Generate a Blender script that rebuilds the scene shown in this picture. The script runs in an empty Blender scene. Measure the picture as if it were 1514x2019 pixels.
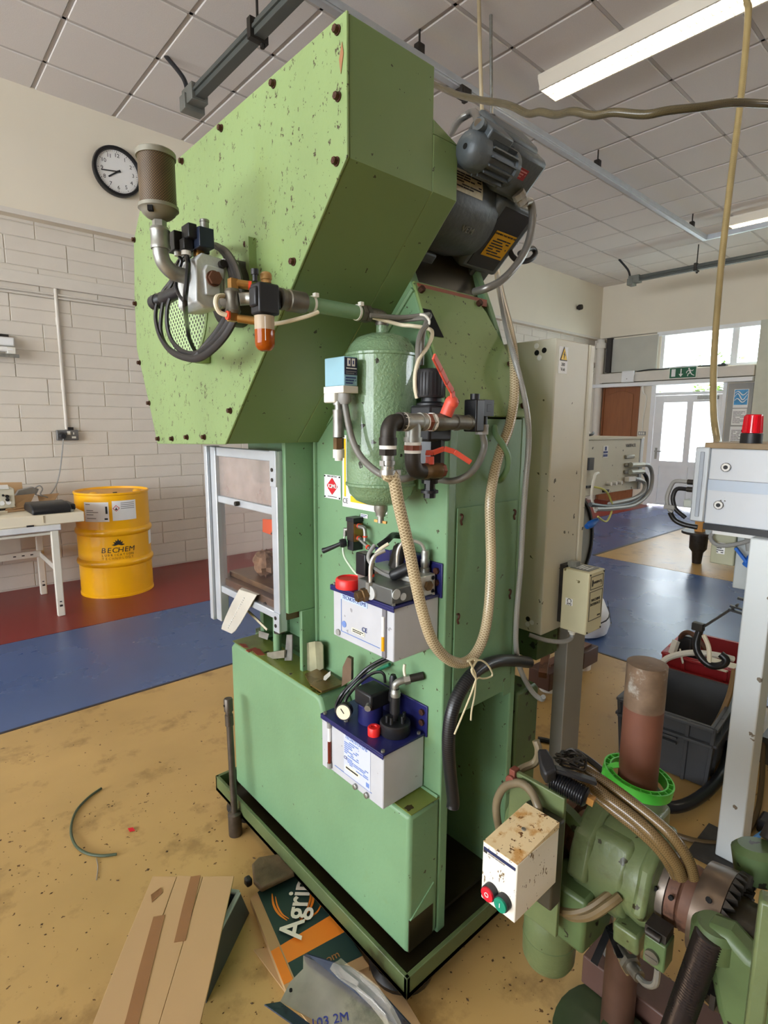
import bpy, bmesh, math, random
from mathutils import Vector, Matrix
random.seed(7)
SC = bpy.context.scene
COL = SC.collection

# ------------------------------------------------------------------ camera, world, light, exposure
cam_data = bpy.data.cameras.new('camera')
cam_data.sensor_fit = 'AUTO'; cam_data.sensor_width = 36.0
cam_data.lens = 1091.748 / 2019.0 * 36.0
cam_data.clip_start = 0.02; cam_data.clip_end = 200
camera = bpy.data.objects.new('camera', cam_data); COL.objects.link(camera)
camera.matrix_world = Matrix(((0.745807, 0.098660, -0.658816, 0.0), (-0.666127, 0.120669, -0.736012, 0.0),
                              (0.006883, 0.987778, 0.155716, 1.44), (0, 0, 0, 1)))
SC.camera = camera
SC.view_settings.view_transform = 'Standard'; SC.view_settings.look = 'None'
SC.view_settings.gamma = 1.0; SC.view_settings.use_curve_mapping = False
SC.view_settings.exposure = 0.05
SC.cycles.use_denoising = True
SC.cycles.max_bounces = 10; SC.cycles.diffuse_bounces = 5; SC.cycles.glossy_bounces = 4
SC.cycles.transmission_bounces = 8; SC.cycles.transparent_max_bounces = 12
SC.cycles.sample_clamp_indirect = 6.0; SC.cycles.caustics_reflective = False; SC.cycles.caustics_refractive = False

world = bpy.data.worlds.new('overcast_sky'); SC.world = world; world.use_nodes = True
_bg = world.node_tree.nodes['Background']
_bg.inputs[0].default_value = (0.88, 0.94, 1.0, 1); _bg.inputs[1].default_value = 17.0

def window_portal(name, loc, rot, sx, sy):
    """daylight portal lying in a real window opening: it only guides the sampling of the sky"""
    l = bpy.data.lights.new(name, 'AREA'); l.shape = 'RECTANGLE'; l.size = sx; l.size_y = sy
    l.cycles.is_portal = True
    o = bpy.data.objects.new(name, l); COL.objects.link(o); o.location = loc; o.rotation_euler = rot
    return o
H = math.pi / 2
window_portal('window_portal', (-7.02, 1.4, 2.05), (0, -H, 0), 2.3, 7.8)          # windows behind the camera
window_portal('window_portal', (10.5, 0.9, 2.72), (0, H, 0), 0.55, 6.6)            # clerestory in the far wall
window_portal('window_portal', (10.5, 3.75, 1.35), (0, H, 0), 1.6, 0.95)           # glazed door in the far wall

# ------------------------------------------------------------------ materials
def lin(c):
    return tuple(((v / 255 / 12.92) if v / 255 <= 0.04045 else ((v / 255 + 0.055) / 1.055) ** 2.4) for v in c)
MATS = {}
FONTS = []
def mat(name, rgb, rough=0.5, metal=0.0, var=0.08, scale=9.0, spots=None, spots2=None, bump=0.0, bscale=60.0,
        emit=0.0, trans=0.0, ior=1.45, alpha=1.0, coat=0.0, spec=0.5, stretch=None):
    """procedural painted / metal / plastic surface: base colour, slow mottling, optional specks, fine bump"""
    if name in MATS: return MATS[name]
    m = bpy.data.materials.new(name); m.use_nodes = True
    nt = m.node_tree; N = nt.nodes; L = nt.links
    b = N['Principled BSDF']; c = lin(rgb)
    b.inputs['Roughness'].default_value = rough; b.inputs['Metallic'].default_value = metal
    b.inputs['IOR'].default_value = ior; b.inputs['Transmission Weight'].default_value = trans
    b.inputs['Alpha'].default_value = alpha; b.inputs['Coat Weight'].default_value = coat
    b.inputs['Specular IOR Level'].default_value = spec
    tc = N.new('ShaderNodeTexCoord'); vec = tc.outputs['Object']
    if stretch:
        mp = N.new('ShaderNodeMapping'); mp.inputs['Scale'].default_value = stretch
        L.new(vec, mp.inputs[0]); vec = mp.outputs[0]
    out = None
    if var > 0:
        n = N.new('ShaderNodeTexNoise'); n.inputs['Scale'].default_value = scale; n.inputs['Detail'].default_value = 5
        L.new(vec, n.inputs['Vector'])
        r = N.new('ShaderNodeValToRGB'); r.color_ramp.elements[0].position = 0.3; r.color_ramp.elements[1].position = 0.7
        r.color_ramp.elements[0].color = tuple(v * (1 - var) for v in c) + (1,)
        r.color_ramp.elements[1].color = tuple(min(1, v * (1 + var)) for v in c) + (1,)
        L.new(n.outputs['Fac'], r.inputs[0]); out = r.outputs[0]
        if rough > 0.08:
            rr = N.new('ShaderNodeMapRange'); rr.inputs['To Min'].default_value = rough * 0.82; rr.inputs['To Max'].default_value = min(1, rough * 1.18)
            L.new(n.outputs['Fac'], rr.inputs[0]); L.new(rr.outputs[0], b.inputs['Roughness'])
    for sp in (spots, spots2):
        if not sp: continue
        srgb, sscale, thr, dens = sp[:4]; mode = sp[4] if len(sp) > 4 else 'dot'
        if mode == 'dot':
            v = N.new('ShaderNodeTexVoronoi'); v.inputs['Scale'].default_value = sscale
            nz = N.new('ShaderNodeTexNoise'); nz.inputs['Scale'].default_value = sscale * 1.7; L.new(vec, nz.inputs['Vector'])
            mixv = N.new('ShaderNodeMixRGB'); mixv.inputs[0].default_value = 0.025; L.new(vec, mixv.inputs[1]); L.new(nz.outputs['Color'], mixv.inputs[2])
            L.new(mixv.outputs[0], v.inputs['Vector'])
            sepc = N.new('ShaderNodeSeparateColor'); L.new(v.outputs['Color'], sepc.inputs[0])
            # each cell gets its own spot size; most cells get none
            a = N.new('ShaderNodeMath'); a.operation = 'SUBTRACT'; a.inputs[1].default_value = 1 - dens; L.new(sepc.outputs[0], a.inputs[0])
            a2 = N.new('ShaderNodeMath'); a2.operation = 'MULTIPLY'; a2.inputs[1].default_value = thr / dens; L.new(a.outputs[0], a2.inputs[0])
            lt = N.new('ShaderNodeMath'); lt.operation = 'LESS_THAN'; L.new(v.outputs['Distance'], lt.inputs[0]); L.new(a2.outputs[0], lt.inputs[1])
            fac = lt.outputs[0]
        else:
            nz = N.new('ShaderNodeTexNoise'); nz.inputs['Scale'].default_value = sscale; nz.inputs['Detail'].default_value = 8; nz.inputs['Roughness'].default_value = 0.65
            L.new(vec, nz.inputs['Vector'])
            mr = N.new('ShaderNodeMapRange'); mr.inputs['From Min'].default_value = thr; mr.inputs['From Max'].default_value = thr + (0.1 if dens > 0.3 else 0.35)
            mr.inputs['To Max'].default_value = dens
            L.new(nz.outputs['Fac'], mr.inputs[0]); fac = mr.outputs[0]
        mx = N.new('ShaderNodeMixRGB'); L.new(fac, mx.inputs[0])
        if out: L.new(out, mx.inputs[1])
        else: mx.inputs[1].default_value = c + (1,)
        mx.inputs[2].default_value = lin(srgb) + (1,); out = mx.outputs[0]
    if out: L.new(out, b.inputs['Base Color'])
    else: b.inputs['Base Color'].default_value = c + (1,)
    if bump > 0:
        n2 = N.new('ShaderNodeTexNoise'); n2.inputs['Scale'].default_value = bscale; n2.inputs['Detail'].default_value = 4; L.new(tc.outputs['Object'], n2.inputs['Vector'])
        bp = N.new('ShaderNodeBump'); bp.inputs['Strength'].default_value = bump; bp.inputs['Distance'].default_value = 0.004
        L.new(n2.outputs['Fac'], bp.inputs['Height']); L.new(bp.outputs[0], b.inputs['Normal'])
    if emit > 0:
        b.inputs['Emission Color'].default_value = c + (1,); b.inputs['Emission Strength'].default_value = emit
    MATS[name] = m
    return m

def mat_lattice(name, rgb_a, rgb_b, scale, thr=0.3, rough=0.5, metal=0.0):
    """regular round perforations (or braid marks) in a sheet"""
    if name in MATS: return MATS[name]
    m = bpy.data.materials.new(name); m.use_nodes = True; nt = m.node_tree; N = nt.nodes; L = nt.links; b = N['Principled BSDF']
    b.inputs['Roughness'].default_value = rough; b.inputs['Metallic'].default_value = metal
    tc = N.new('ShaderNodeTexCoord'); v = N.new('ShaderNodeTexVoronoi'); v.inputs['Scale'].default_value = scale; v.inputs['Randomness'].default_value = 0.0
    mp = N.new('ShaderNodeMapping'); mp.inputs['Rotation'].default_value = (math.radians(45), 0, 0); mp.inputs['Location'].default_value = (0.5 / scale, 0, 0)
    L.new(tc.outputs['Object'], mp.inputs[0]); L.new(mp.outputs[0], v.inputs['Vector'])
    lt = N.new('ShaderNodeMath'); lt.operation = 'LESS_THAN'; lt.inputs[1].default_value = thr; L.new(v.outputs['Distance'], lt.inputs[0])
    mx = N.new('ShaderNodeMixRGB'); L.new(lt.outputs[0], mx.inputs[0]); mx.inputs[1].default_value = lin(rgb_a) + (1,); mx.inputs[2].default_value = lin(rgb_b) + (1,)
    L.new(mx.outputs[0], b.inputs['Base Color'])
    MATS[name] = m; return m

def mat_braid(name, rgb_a, rgb_b, freq_u=3.0, freq_v=26.0, width=0.2, rough=0.35, spec=0.5):
    """hose skin with a woven braid: two families of diagonal threads laid out along the tube's own UVs"""
    if name in MATS: return MATS[name]
    m = bpy.data.materials.new(name); m.use_nodes = True; nt = m.node_tree; N = nt.nodes; L = nt.links; b = N['Principled BSDF']
    b.inputs['Roughness'].default_value = rough; b.inputs['Specular IOR Level'].default_value = spec
    uv = N.new('ShaderNodeUVMap'); sp = N.new('ShaderNodeSeparateXYZ'); L.new(uv.outputs[0], sp.inputs[0])
    def M(op, a, bb=None):
        n = N.new('ShaderNodeMath'); n.operation = op
        for i, q in enumerate((a, bb)):
            if q is None: continue
            if isinstance(q, (int, float)): n.inputs[i].default_value = q
            else: L.new(q, n.inputs[i])
        return n.outputs[0]
    u = M('MULTIPLY', sp.outputs[0], freq_u); v = M('MULTIPLY', sp.outputs[1], freq_v)
    t1 = M('LESS_THAN', M('FRACT', M('ADD', u, v)), width); t2 = M('LESS_THAN', M('FRACT', M('SUBTRACT', v, u)), width)
    fac = M('MAXIMUM', t1, t2)
    nz = N.new('ShaderNodeTexNoise'); nz.inputs['Scale'].default_value = 14; nz.inputs['Detail'].default_value = 5
    tc = N.new('ShaderNodeTexCoord'); L.new(tc.outputs['Object'], nz.inputs['Vector'])
    rp = N.new('ShaderNodeValToRGB'); rp.color_ramp.elements[0].position = 0.35; rp.color_ramp.elements[1].position = 0.62
    rp.color_ramp.elements[0].color = tuple(q * 0.6 for q in lin(rgb_a)) + (1,); rp.color_ramp.elements[1].color = lin(rgb_a) + (1,)
    L.new(nz.outputs['Fac'], rp.inputs[0])
    mx = N.new('ShaderNodeMixRGB'); L.new(fac, mx.inputs[0]); L.new(rp.outputs[0], mx.inputs[1]); mx.inputs[2].default_value = lin(rgb_b) + (1,)
    L.new(mx.outputs[0], b.inputs['Base Color'])
    MATS[name] = m; return m

def mat_glass(name, tint=(235, 242, 240), haze=0.12, rough=0.03):
    """thin pane: light passes straight through, with a little reflection and grime"""
    if name in MATS: return MATS[name]
    m = bpy.data.materials.new(name); m.use_nodes = True; nt = m.node_tree; N = nt.nodes; L = nt.links
    N.remove(N['Principled BSDF']); out = N['Material Output']
    tr = N.new('ShaderNodeBsdfTransparent'); tr.inputs[0].default_value = lin(tint) + (1,)
    gl = N.new('ShaderNodeBsdfGlossy'); gl.inputs['Roughness'].default_value = rough
    df = N.new('ShaderNodeBsdfDiffuse'); df.inputs[0].default_value = lin((205, 195, 188)) + (1,)
    m1 = N.new('ShaderNodeMixShader'); m1.inputs[0].default_value = 0.05; L.new(tr.outputs[0], m1.inputs[1]); L.new(gl.outputs[0], m1.inputs[2])
    nz = N.new('ShaderNodeTexNoise'); nz.inputs['Scale'].default_value = 6; nz.inputs['Detail'].default_value = 5
    tc = N.new('ShaderNodeTexCoord'); L.new(tc.outputs['Object'], nz.inputs['Vector'])
    mr = N.new('ShaderNodeMapRange'); mr.inputs['From Min'].default_value = 0.3; mr.inputs['From Max'].default_value = 0.75
    mr.inputs['To Min'].default_value = haze * 0.5; mr.inputs['To Max'].default_value = min(1.0, haze * 1.4); L.new(nz.outputs['Fac'], mr.inputs[0])
    m2 = N.new('ShaderNodeMixShader'); L.new(mr.outputs[0], m2.inputs[0]); L.new(m1.outputs[0], m2.inputs[1]); L.new(df.outputs[0], m2.inputs[2])
    L.new(m2.outputs[0], out.inputs[0]); MATS[name] = m; return m

SPECK = ((52, 42, 26), 62.0, 0.42, 0.3)
green = mat('green_enamel', (116, 152, 114), 0.42, var=0.07, scale=5, spots=((60, 58, 34), 60.0, 0.26, 0.14), spots2=((120, 140, 84), 3.0, 0.6, 0.5, 'stain'), bump=0.12, bscale=90)
green_cover = mat('green_enamel_speckled', (128, 151, 97), 0.45, var=0.08, scale=4, spots=((58, 50, 26), 115.0, 0.46, 0.26), spots2=((128, 150, 84), 2.5, 0.58, 0.5, 'stain'), bump=0.15, bscale=70, stretch=(1, 1, 0.62))
green_oily = mat('green_enamel_oily', (112, 124, 58), 0.25, var=0.22, scale=9, spots=((52, 44, 16), 34.0, 0.45, 0.4), spots2=((62, 58, 22), 8.0, 0.55, 0.8, 'stain'))
green_hammer = mat('green_hammered_enamel', (122, 152, 116), 0.26, var=0.06, scale=12, spots=((44, 46, 28), 60.0, 0.34, 0.2), bump=0.8, bscale=170, coat=0.5)
green_dirty = mat('green_enamel_grimy', (76, 94, 58), 0.4, var=0.2, scale=8, spots=((34, 32, 20), 40.0, 0.4, 0.3), spots2=((46, 46, 26), 6.0, 0.58, 0.75, 'stain'))
green_cast = mat('green_cast_iron_paint', (94, 106, 70), 0.33, var=0.14, scale=10, spots=((48, 46, 26), 45.0, 0.35, 0.25), spots2=((70, 76, 42), 7.0, 0.6, 0.7, 'stain'), bump=0.3, bscale=50)
oil_shade_black = mat('oily_grime_and_shade_black', (44, 39, 24), 0.3, var=0.35, scale=14)  # oily grime; also used as painted shade on the head block
bolt_rust = mat('rusty_bolt', (74, 44, 32), 0.6, 0.4, var=0.3, scale=60)
rust = mat('rusty_steel', (104, 72, 56), 0.65, 0.25, var=0.3, scale=18, spots2=((60, 42, 34), 22.0, 0.55, 0.7, 'stain'))
rust_rod = mat('rust_brown_bar', (102, 62, 46), 0.6, 0.1, var=0.16, scale=10)
steel = mat('bright_steel', (176, 176, 172), 0.32, 0.9, var=0.12, scale=20)
galv = mat('galvanised_iron', (152, 152, 146), 0.42, 0.75, var=0.2, scale=40)
iron = mat('malleable_iron', (112, 108, 98), 0.45, 0.7, var=0.2, scale=40)
dark_iron = mat('dark_iron', (58, 54, 50), 0.5, 0.6, var=0.25, scale=30)
brass = mat('brass', (176, 132, 74), 0.35, 0.85, var=0.15, scale=40)
bronze = mat('dull_bronze', (110, 86, 58), 0.45, 0.7, var=0.2, scale=40)
copper = mat('red_copper_sealed', (122, 66, 48), 0.5, 0.3, var=0.2, scale=40)
cast_alu = mat('cast_aluminium', (202, 206, 206), 0.45, 0.25, var=0.1, scale=25, bump=0.2, bscale=120)
alu = mat('anodised_aluminium', (196, 202, 208), 0.38, 0.45, var=0.05, scale=12)
motor_grey = mat('grey_motor_paint', (82, 90, 96), 0.42, 0.1, var=0.1, scale=12, bump=0.25, bscale=90)
black = mat('black_plastic', (30, 30, 33), 0.42, var=0.12, scale=30)
black_gloss = mat('black_rubber', (24, 24, 26), 0.3, var=0.15, scale=40)
black_blue = mat('blue_black_coil', (32, 40, 58), 0.4, var=0.1, scale=30)
hole = mat('black_void', (8, 8, 8), 0.9, var=0)
white_plastic = mat('white_plastic', (226, 224, 214), 0.4, var=0.03)
cream_tube = mat('cream_nylon_tube', (226, 216, 190), 0.35, var=0.05)
grey_plastic = mat('grey_plastic', (150, 150, 148), 0.4, var=0.08)
grey_tank = mat('light_grey_tank', (190, 192, 198), 0.45, var=0.05, scale=14, spots=((150, 150, 155), 50.0, 0.3, 0.15))
navy = mat('navy_enamel', (34, 36, 92), 0.35, var=0.1, scale=14)
red_cap = mat('red_plastic_cap', (232, 46, 44), 0.35, var=0.05)
red_lever = mat('red_lever', (212, 84, 66), 0.4, var=0.1, scale=30)
ring_red = mat('orange_red_ring', (226, 70, 40), 0.4, var=0.05)
beige = mat('beige_enclosure', (206, 202, 184), 0.42, var=0.03, scale=6, spots=((92, 88, 74), 40.0, 0.28, 0.12))
beige_box = mat('beige_junction_box', (204, 198, 164), 0.5, var=0.06, scale=10, spots=((110, 98, 62), 50.0, 0.3, 0.15))
print_blue = mat('blue_print', (110, 138, 200), 0.5, var=0)
print_dark = mat('dark_print', (40, 40, 42), 0.5, var=0)
print_navy = mat('navy_print', (40, 58, 120), 0.5, var=0)
print_grey = mat('grey_print', (130, 130, 132), 0.5, var=0)
print_red = mat('red_print', (206, 30, 44), 0.5, var=0)
label_white = mat('white_label', (236, 236, 234), 0.45, var=0.03)
label_yellow = mat('yellow_label', (242, 200, 28), 0.45, var=0.04)

# ------------------------------------------------------------------ mesh tools
def V(*a): return Vector(a)
class MB:
    """collects boxes, tubes, turned shapes and sheets given in room coordinates, then links them as ONE mesh object"""
    def __init__(s): s.v = []; s.f = []; s.uv = {}
    def add(s, vs, fs):
        o = len(s.v); s.v += [tuple(q) for q in vs]; s.f += [tuple(i + o for i in f) for f in fs]; return s
    def box(s, x0, y0, z0, x1, y1, z1):
        x0, x1 = sorted((x0, x1)); y0, y1 = sorted((y0, y1)); z0, z1 = sorted((z0, z1))
        return s.add([(x0, y0, z0), (x1, y0, z0), (x1, y1, z0), (x0, y1, z0), (x0, y0, z1), (x1, y0, z1), (x1, y1, z1), (x0, y1, z1)],
                     [(0, 3, 2, 1), (4, 5, 6, 7), (0, 1, 5, 4), (1, 2, 6, 5), (2, 3, 7, 6), (3, 0, 4, 7)])
    def obox(s, c, a, b, d):
        """box from centre c and three half-axis vectors"""
        c, a, b, d = Vector(c), Vector(a), Vector(b), Vector(d)
        if a.cross(b).dot(d) < 0: a = -a
        vs = [c + a * i + b * j + d * k for k in (-1, 1) for j in (-1, 1) for i in (-1, 1)]
        return s.add(vs, [(0, 2, 3, 1), (4, 5, 7, 6), (0, 1, 5, 4), (1, 3, 7, 5), (3, 2, 6, 7), (2, 0, 4, 6)])
    def bar(s, p, q, w, h, up=(0, 0, 1)):
        p, q = Vector(p), Vector(q); d = (q - p); up = Vector(up)
        side = d.cross(up).normalized(); u2 = side.cross(d).normalized()
        return s.obox((p + q) / 2, d / 2, side * w / 2, u2 * h / 2)
    def prism(s, poly, ax, a, b):
        """polygon in the two other axes (in order x,y,z), swept along ax from a to b"""
        n = len(poly)
        def pt(u, w, t): return {'x': (t, u, w), 'y': (u, t, w), 'z': (u, w, t)}[ax]
        ar = sum(poly[i][0] * poly[(i + 1) % n][1] - poly[(i + 1) % n][0] * poly[i][1] for i in range(n))
        pl = list(poly) if (ar > 0) != (ax == 'y') else list(poly)[::-1]
        a, b = min(a, b), max(a, b)
        vs = [pt(u, w, a) for u, w in pl] + [pt(u, w, b) for u, w in pl]
        return s.add(vs, [tuple(range(n))[::-1], tuple(range(n, 2 * n))] + [(i, (i + 1) % n, n + (i + 1) % n, n + i) for i in range(n)])
    def slab(s, pts, th, face=None):
        """flat polygon given in space, thickened by th against its normal"""
        P_ = [Vector(p) for p in pts]; n = len(P_)
        nm = sum(((P_[i] - P_[0]).cross(P_[(i + 1) % n] - P_[0]) for i in range(n)), Vector()).normalized()
        if face is not None and nm.dot(Vector(face)) < 0: P_ = P_[::-1]; nm = -nm
        vs = P_ + [p - nm * th for p in P_]
        return s.add(vs, [tuple(range(n)), tuple(range(n, 2 * n))[::-1]] + [(i, n + i, n + (i + 1) % n, (i + 1) % n) for i in range(n)])
    def _frame(s, d):
        d = Vector(d).normalized(); u = Vector((0, 0, 1)) if abs(d.z) < 0.9 else Vector((1, 0, 0))
        a = u.cross(d).normalized(); return d, a, d.cross(a)
    def lathe(s, p, d, prof, n=20):
        """profile [(height along d, radius)] turned about the axis through p"""
        p = Vector(p); d, a, b = s._frame(d); o = len(s.v); k = len(prof)
        for h, r in prof:
            for i in range(n):
                t = 2 * math.pi * i / n; s.v.append(tuple(p + d * h + (a * math.cos(t) + b * math.sin(t)) * max(r, 1e-5)))
        for j in range(k - 1):
            for i in range(n):
                s.f.append((o + j * n + i, o + j * n + (i + 1) % n, o + (j + 1) * n + (i + 1) % n, o + (j + 1) * n + i))
        s.f.append(tuple(o + i for i in range(n))[::-1]); s.f.append(tuple(o + (k - 1) * n + i for i in range(n)))
        return s
    def cyl(s, p, q, r, n=16, r2=None):
        d = Vector(q) - Vector(p); return s.lathe(p, d, [(0, r), (d.length, r if r2 is None else r2)], n)
    def ring(s, p, d, r, w, h, n=24):
        """flat hollow ring: outer radius r, wall w, height h along d"""
        p = Vector(p); d, a, b = s._frame(d); o = len(s.v)
        for hh, rr in ((0, r), (h, r), (h, r - w), (0, r - w)):
            for i in range(n):
                t = 2 * math.pi * i / n; s.v.append(tuple(p + d * hh + (a * math.cos(t) + b * math.sin(t)) * rr))
        for j in range(4):
            for i in range(n):
                s.f.append((o + j * n + i, o + j * n + (i + 1) % n, o + ((j + 1) % 4) * n + (i + 1) % n, o + ((j + 1) % 4) * n + i))
        return s
    def ball(s, c, r, sc=(1, 1, 1), n=12):
        o = len(s.v); m = n // 2
        for j in range(m + 1):
            ph = math.pi * j / m
            for i in range(n):
                t = 2 * math.pi * i / n; rr = max(math.sin(ph), 1e-4)
                s.v.append((c[0] + r * sc[0] * rr * math.cos(t), c[1] + r * sc[1] * rr * math.sin(t), c[2] - r * sc[2] * math.cos(ph)))
        for j in range(m):
            for i in range(n):
                s.f.append((o + j * n + i, o + j * n + (i + 1) % n, o + (j + 1) * n + (i + 1) % n, o + (j + 1) * n + i))
        return s
    def tube(s, pts, r, n=10, sub=5, closed=False, rfun=None, flat=1.0):
        """round hose through the points (smooth curve), with UVs along its length"""
        P_ = [Vector(p) for p in pts]
        if sub > 1 and len(P_) > 2:
            Q_ = []; m = len(P_)
            for i in range(m if closed else m - 1):
                if closed: p0, p1, p2, p3 = P_[i - 1], P_[i], P_[(i + 1) % m], P_[(i + 2) % m]
                else: p0, p1, p2, p3 = P_[max(i - 1, 0)], P_[i], P_[i + 1], P_[min(i + 2, m - 1)]
                for k in range(sub):
                    t = k / sub
                    Q_.append(0.5 * ((2 * p1) + (p2 - p0) * t + (2 * p0 - 5 * p1 + 4 * p2 - p3) * t * t + (3 * p1 - p0 - 3 * p2 + p3) * t ** 3))
            if not closed: Q_.append(P_[-1])
            P_ = Q_
        m = len(P_); o = len(s.v); nrm = None; ln = 0.0; lens = []
        for i in range(m):
            if closed: tg = P_[(i + 1) % m] - P_[i - 1]
            else: tg = P_[min(i + 1, m - 1)] - P_[max(i - 1, 0)]
            if tg.length < 1e-9: tg = Vector((0, 0, 1))
            tg.normalize()
            if nrm is None:
                nrm = tg.orthogonal().normalized()
            nrm = (nrm - tg * nrm.dot(tg)); nrm.normalize(); bn = tg.cross(nrm)
            if i: ln += (P_[i] - P_[i - 1]).length
            lens.append(ln)
            rr = r * (rfun(i / max(1, m - 1)) if rfun else 1)
            for k in range(n):
                t = 2 * math.pi * k / n; s.v.append(tuple(P_[i] + (nrm * math.cos(t) + bn * math.sin(t) * flat) * rr))
        for i in range(m if closed else m - 1):
            j = (i + 1) % m
            for k in range(n):
                s.uv[len(s.f)] = [(k / n, lens[i]), ((k + 1) / n, lens[i]), ((k + 1) / n, lens[j] if j else ln), (k / n, lens[j] if j else ln)]
                s.f.append((o + i * n + k, o + i * n + (k + 1) % n, o + j * n + (k + 1) % n, o + j * n + k))
        if not closed:
            s.f.append(tuple(o + k for k in range(n))[::-1]); s.f.append(tuple(o + (m - 1) * n + k for k in range(n)))
        return s
    def obj(s, name, m, parent=None, bev=0.0, smooth=38, loc=None, seg=2):
        off = Vector((0, 0, 0))
        q = parent
        while q is not None: off += q.location; q = q.parent
        if parent is None and loc is not None: off = Vector(loc)
        me = bpy.data.meshes.new(name)
        me.from_pydata([(v[0] - off.x, v[1] - off.y, v[2] - off.z) for v in s.v], [], s.f)
        if s.uv:
            uvl = me.uv_layers.new(name='UVMap')
            for fi, uvs in s.uv.items():
                p = me.polygons[fi]
                for li, c in zip(p.loop_indices, uvs): uvl.data[li].uv = c
        me.materials.append(m)
        o = bpy.data.objects.new(name, me); COL.objects.link(o)
        if parent is not None: o.parent = parent
        elif loc is not None: o.location = loc
        if smooth:
            me.polygons.foreach_set('use_smooth', [True] * len(me.polygons)); me.set_sharp_from_angle(angle=math.radians(smooth))
        if bev > 0:
            md = o.modifiers.new('bevel', 'BEVEL'); md.width = bev; md.segments = seg; md.limit_method = 'ANGLE'; md.angle_limit = math.radians(50)
        return o

def tag(o, label, cat, group=None):
    o['label'] = label; o['category'] = cat
    if group: o['group'] = group
    return o
def thing(name, label, cat, loc, group=None):
    """an Empty at the thing's base that parents its parts"""
    o = bpy.data.objects.new(name, None); COL.objects.link(o); o.location = loc; o.empty_display_size = 0.05
    return tag(o, label, cat, group)
def structure(o): o['kind'] = 'structure'; return o
def lettering(body, loc, xdir, up, size, m, parent, align='CENTER', name='lettering', ext=0.0004, shear=0.0, width=1.0, bold=0.0):
    c = bpy.data.curves.new(name, 'FONT'); c.body = body; c.size = size; c.align_x = align; c.align_y = 'CENTER'; c.extrude = ext; c.shear = shear; c.offset = bold
    c.materials.append(m); c.resolution_u = 3
    o = bpy.data.objects.new(name, c); COL.objects.link(o)
    x = Vector(xdir).normalized(); u = Vector(up); u = (u - x * u.dot(x)).normalized(); z = x.cross(u)
    off = Vector((0, 0, 0)); q = parent
    while q is not None: off += q.location; q = q.parent
    o.parent = parent
    mw = Matrix.Identity(4)
    for i in range(3): mw[i][0], mw[i][1], mw[i][2] = x[i] * width, u[i], z[i]
    mw.translation = Vector(loc) - off
    o.matrix_local = mw
    FONTS.append(o)
    return o
def ribbon(pts, w, up, m, parent, name, ends=0.35):
    """flat printed stroke through the points, tapering to its ends"""
    P_ = [Vector(p) for p in pts]; Q2 = []
    for i in range(len(P_) - 1):
        p0, p1, p2, p3 = P_[max(i - 1, 0)], P_[i], P_[i + 1], P_[min(i + 2, len(P_) - 1)]
        for k in range(5):
            t = k / 5; Q2.append(0.5 * ((2 * p1) + (p2 - p0) * t + (2 * p0 - 5 * p1 + 4 * p2 - p3) * t * t + (3 * p1 - p0 - 3 * p2 + p3) * t ** 3))
    Q2.append(P_[-1]); n = len(Q2); vs = []; u = Vector(up)
    for i, q in enumerate(Q2):
        d = (Q2[min(i + 1, n - 1)] - Q2[max(i - 1, 0)]).normalized(); k = ends + (1 - ends) * math.sin(math.pi * i / (n - 1))
        sd = d.cross(u).normalized() * w / 2 * k; vs += [q - sd + u * 0.0006, q + sd + u * 0.0006]
    b = MB(); b.add(vs, [(2 * i, 2 * i + 1, 2 * i + 3, 2 * i + 2) for i in range(n - 1)])
    return b.obj(name, m, parent, smooth=0)
def print_lines(m, parent, org, xdir, up, w, h, rows, th=0.0004, name='print', fill=0.45, seed=1):
    """rows of small illegible print: thin raised dashes on a label"""
    rnd = random.Random(seed); b = MB(); o = Vector(org); x = Vector(xdir); u = Vector(up); z = x.cross(u)
    for r in range(rows):
        cy = h * (1 - (r + 0.5) / rows); px = 0.0
        while px < w:
            l = min(w - px, w * rnd.uniform(0.1, 0.35))
            if rnd.random() < 0.85: b.obox(o + x * (px + l * 0.45) + u * cy + z * th, x * l * 0.45, u * (h / rows * fill / 2), z * th)
            px += l
            if r % 3 == 2 and px > w * 0.6: break
    return b.obj(name, m, parent, smooth=0)
def copy_thing(o, dx):
    """copy a thing and each of its parts and sub-parts, moved by dx"""
    def rec(src, par):
        c = src.copy(); COL.objects.link(c)
        if par is not None: c.parent = par
        for ch in list(src.children): rec(ch, c)
        return c
    c = rec(o, None); c.location = Vector(o.location) + Vector(dx); return c

# ------------------------------------------------------------------ THE SETTING
YW, XB, ZC = 5.58, 10.46, 4.054          # block wall, far wall, ceiling
XF, YR = -7.0, -9.0                      # walls behind the camera and to the side
paint_wall = mat('painted_block_wall', (214, 207, 196), 0.6, var=0.04, scale=3, spots=((150, 140, 120), 7.0, 0.16, 0.08), bump=0.25, bscale=45)
plaster = mat('cream_plaster', (226, 218, 200), 0.75, var=0.03, scale=1.5)
tile_m = mat('mineral_ceiling_tile', (222, 218, 214), 0.85, var=0.025, scale=120, bump=0.2, bscale=160)
grid_m = mat('ceiling_grid_enamel', (190, 186, 182), 0.6, var=0.02)
trim_m = mat('painted_trim', (214, 208, 198), 0.5, var=0.03)
upvc = mat('white_upvc', (236, 238, 240), 0.35, var=0.02)
floor_yellow = mat('yellow_floor_paint', (182, 150, 94), 0.34, var=0.12, scale=2.2, spots=((96, 66, 30), 46.0, 0.26, 0.16), spots2=((124, 94, 52), 4.2, 0.54, 0.55, 'stain'))
floor_blue = mat('blue_floor_paint', (70, 92, 136), 0.27, var=0.07, scale=1.5)
floor_red = mat('red_floor_paint', (126, 46, 44), 0.36, var=0.07, scale=1.5)
seam_m = mat('dark_floor_seam', (52, 48, 52), 0.6, var=0.1)

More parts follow.
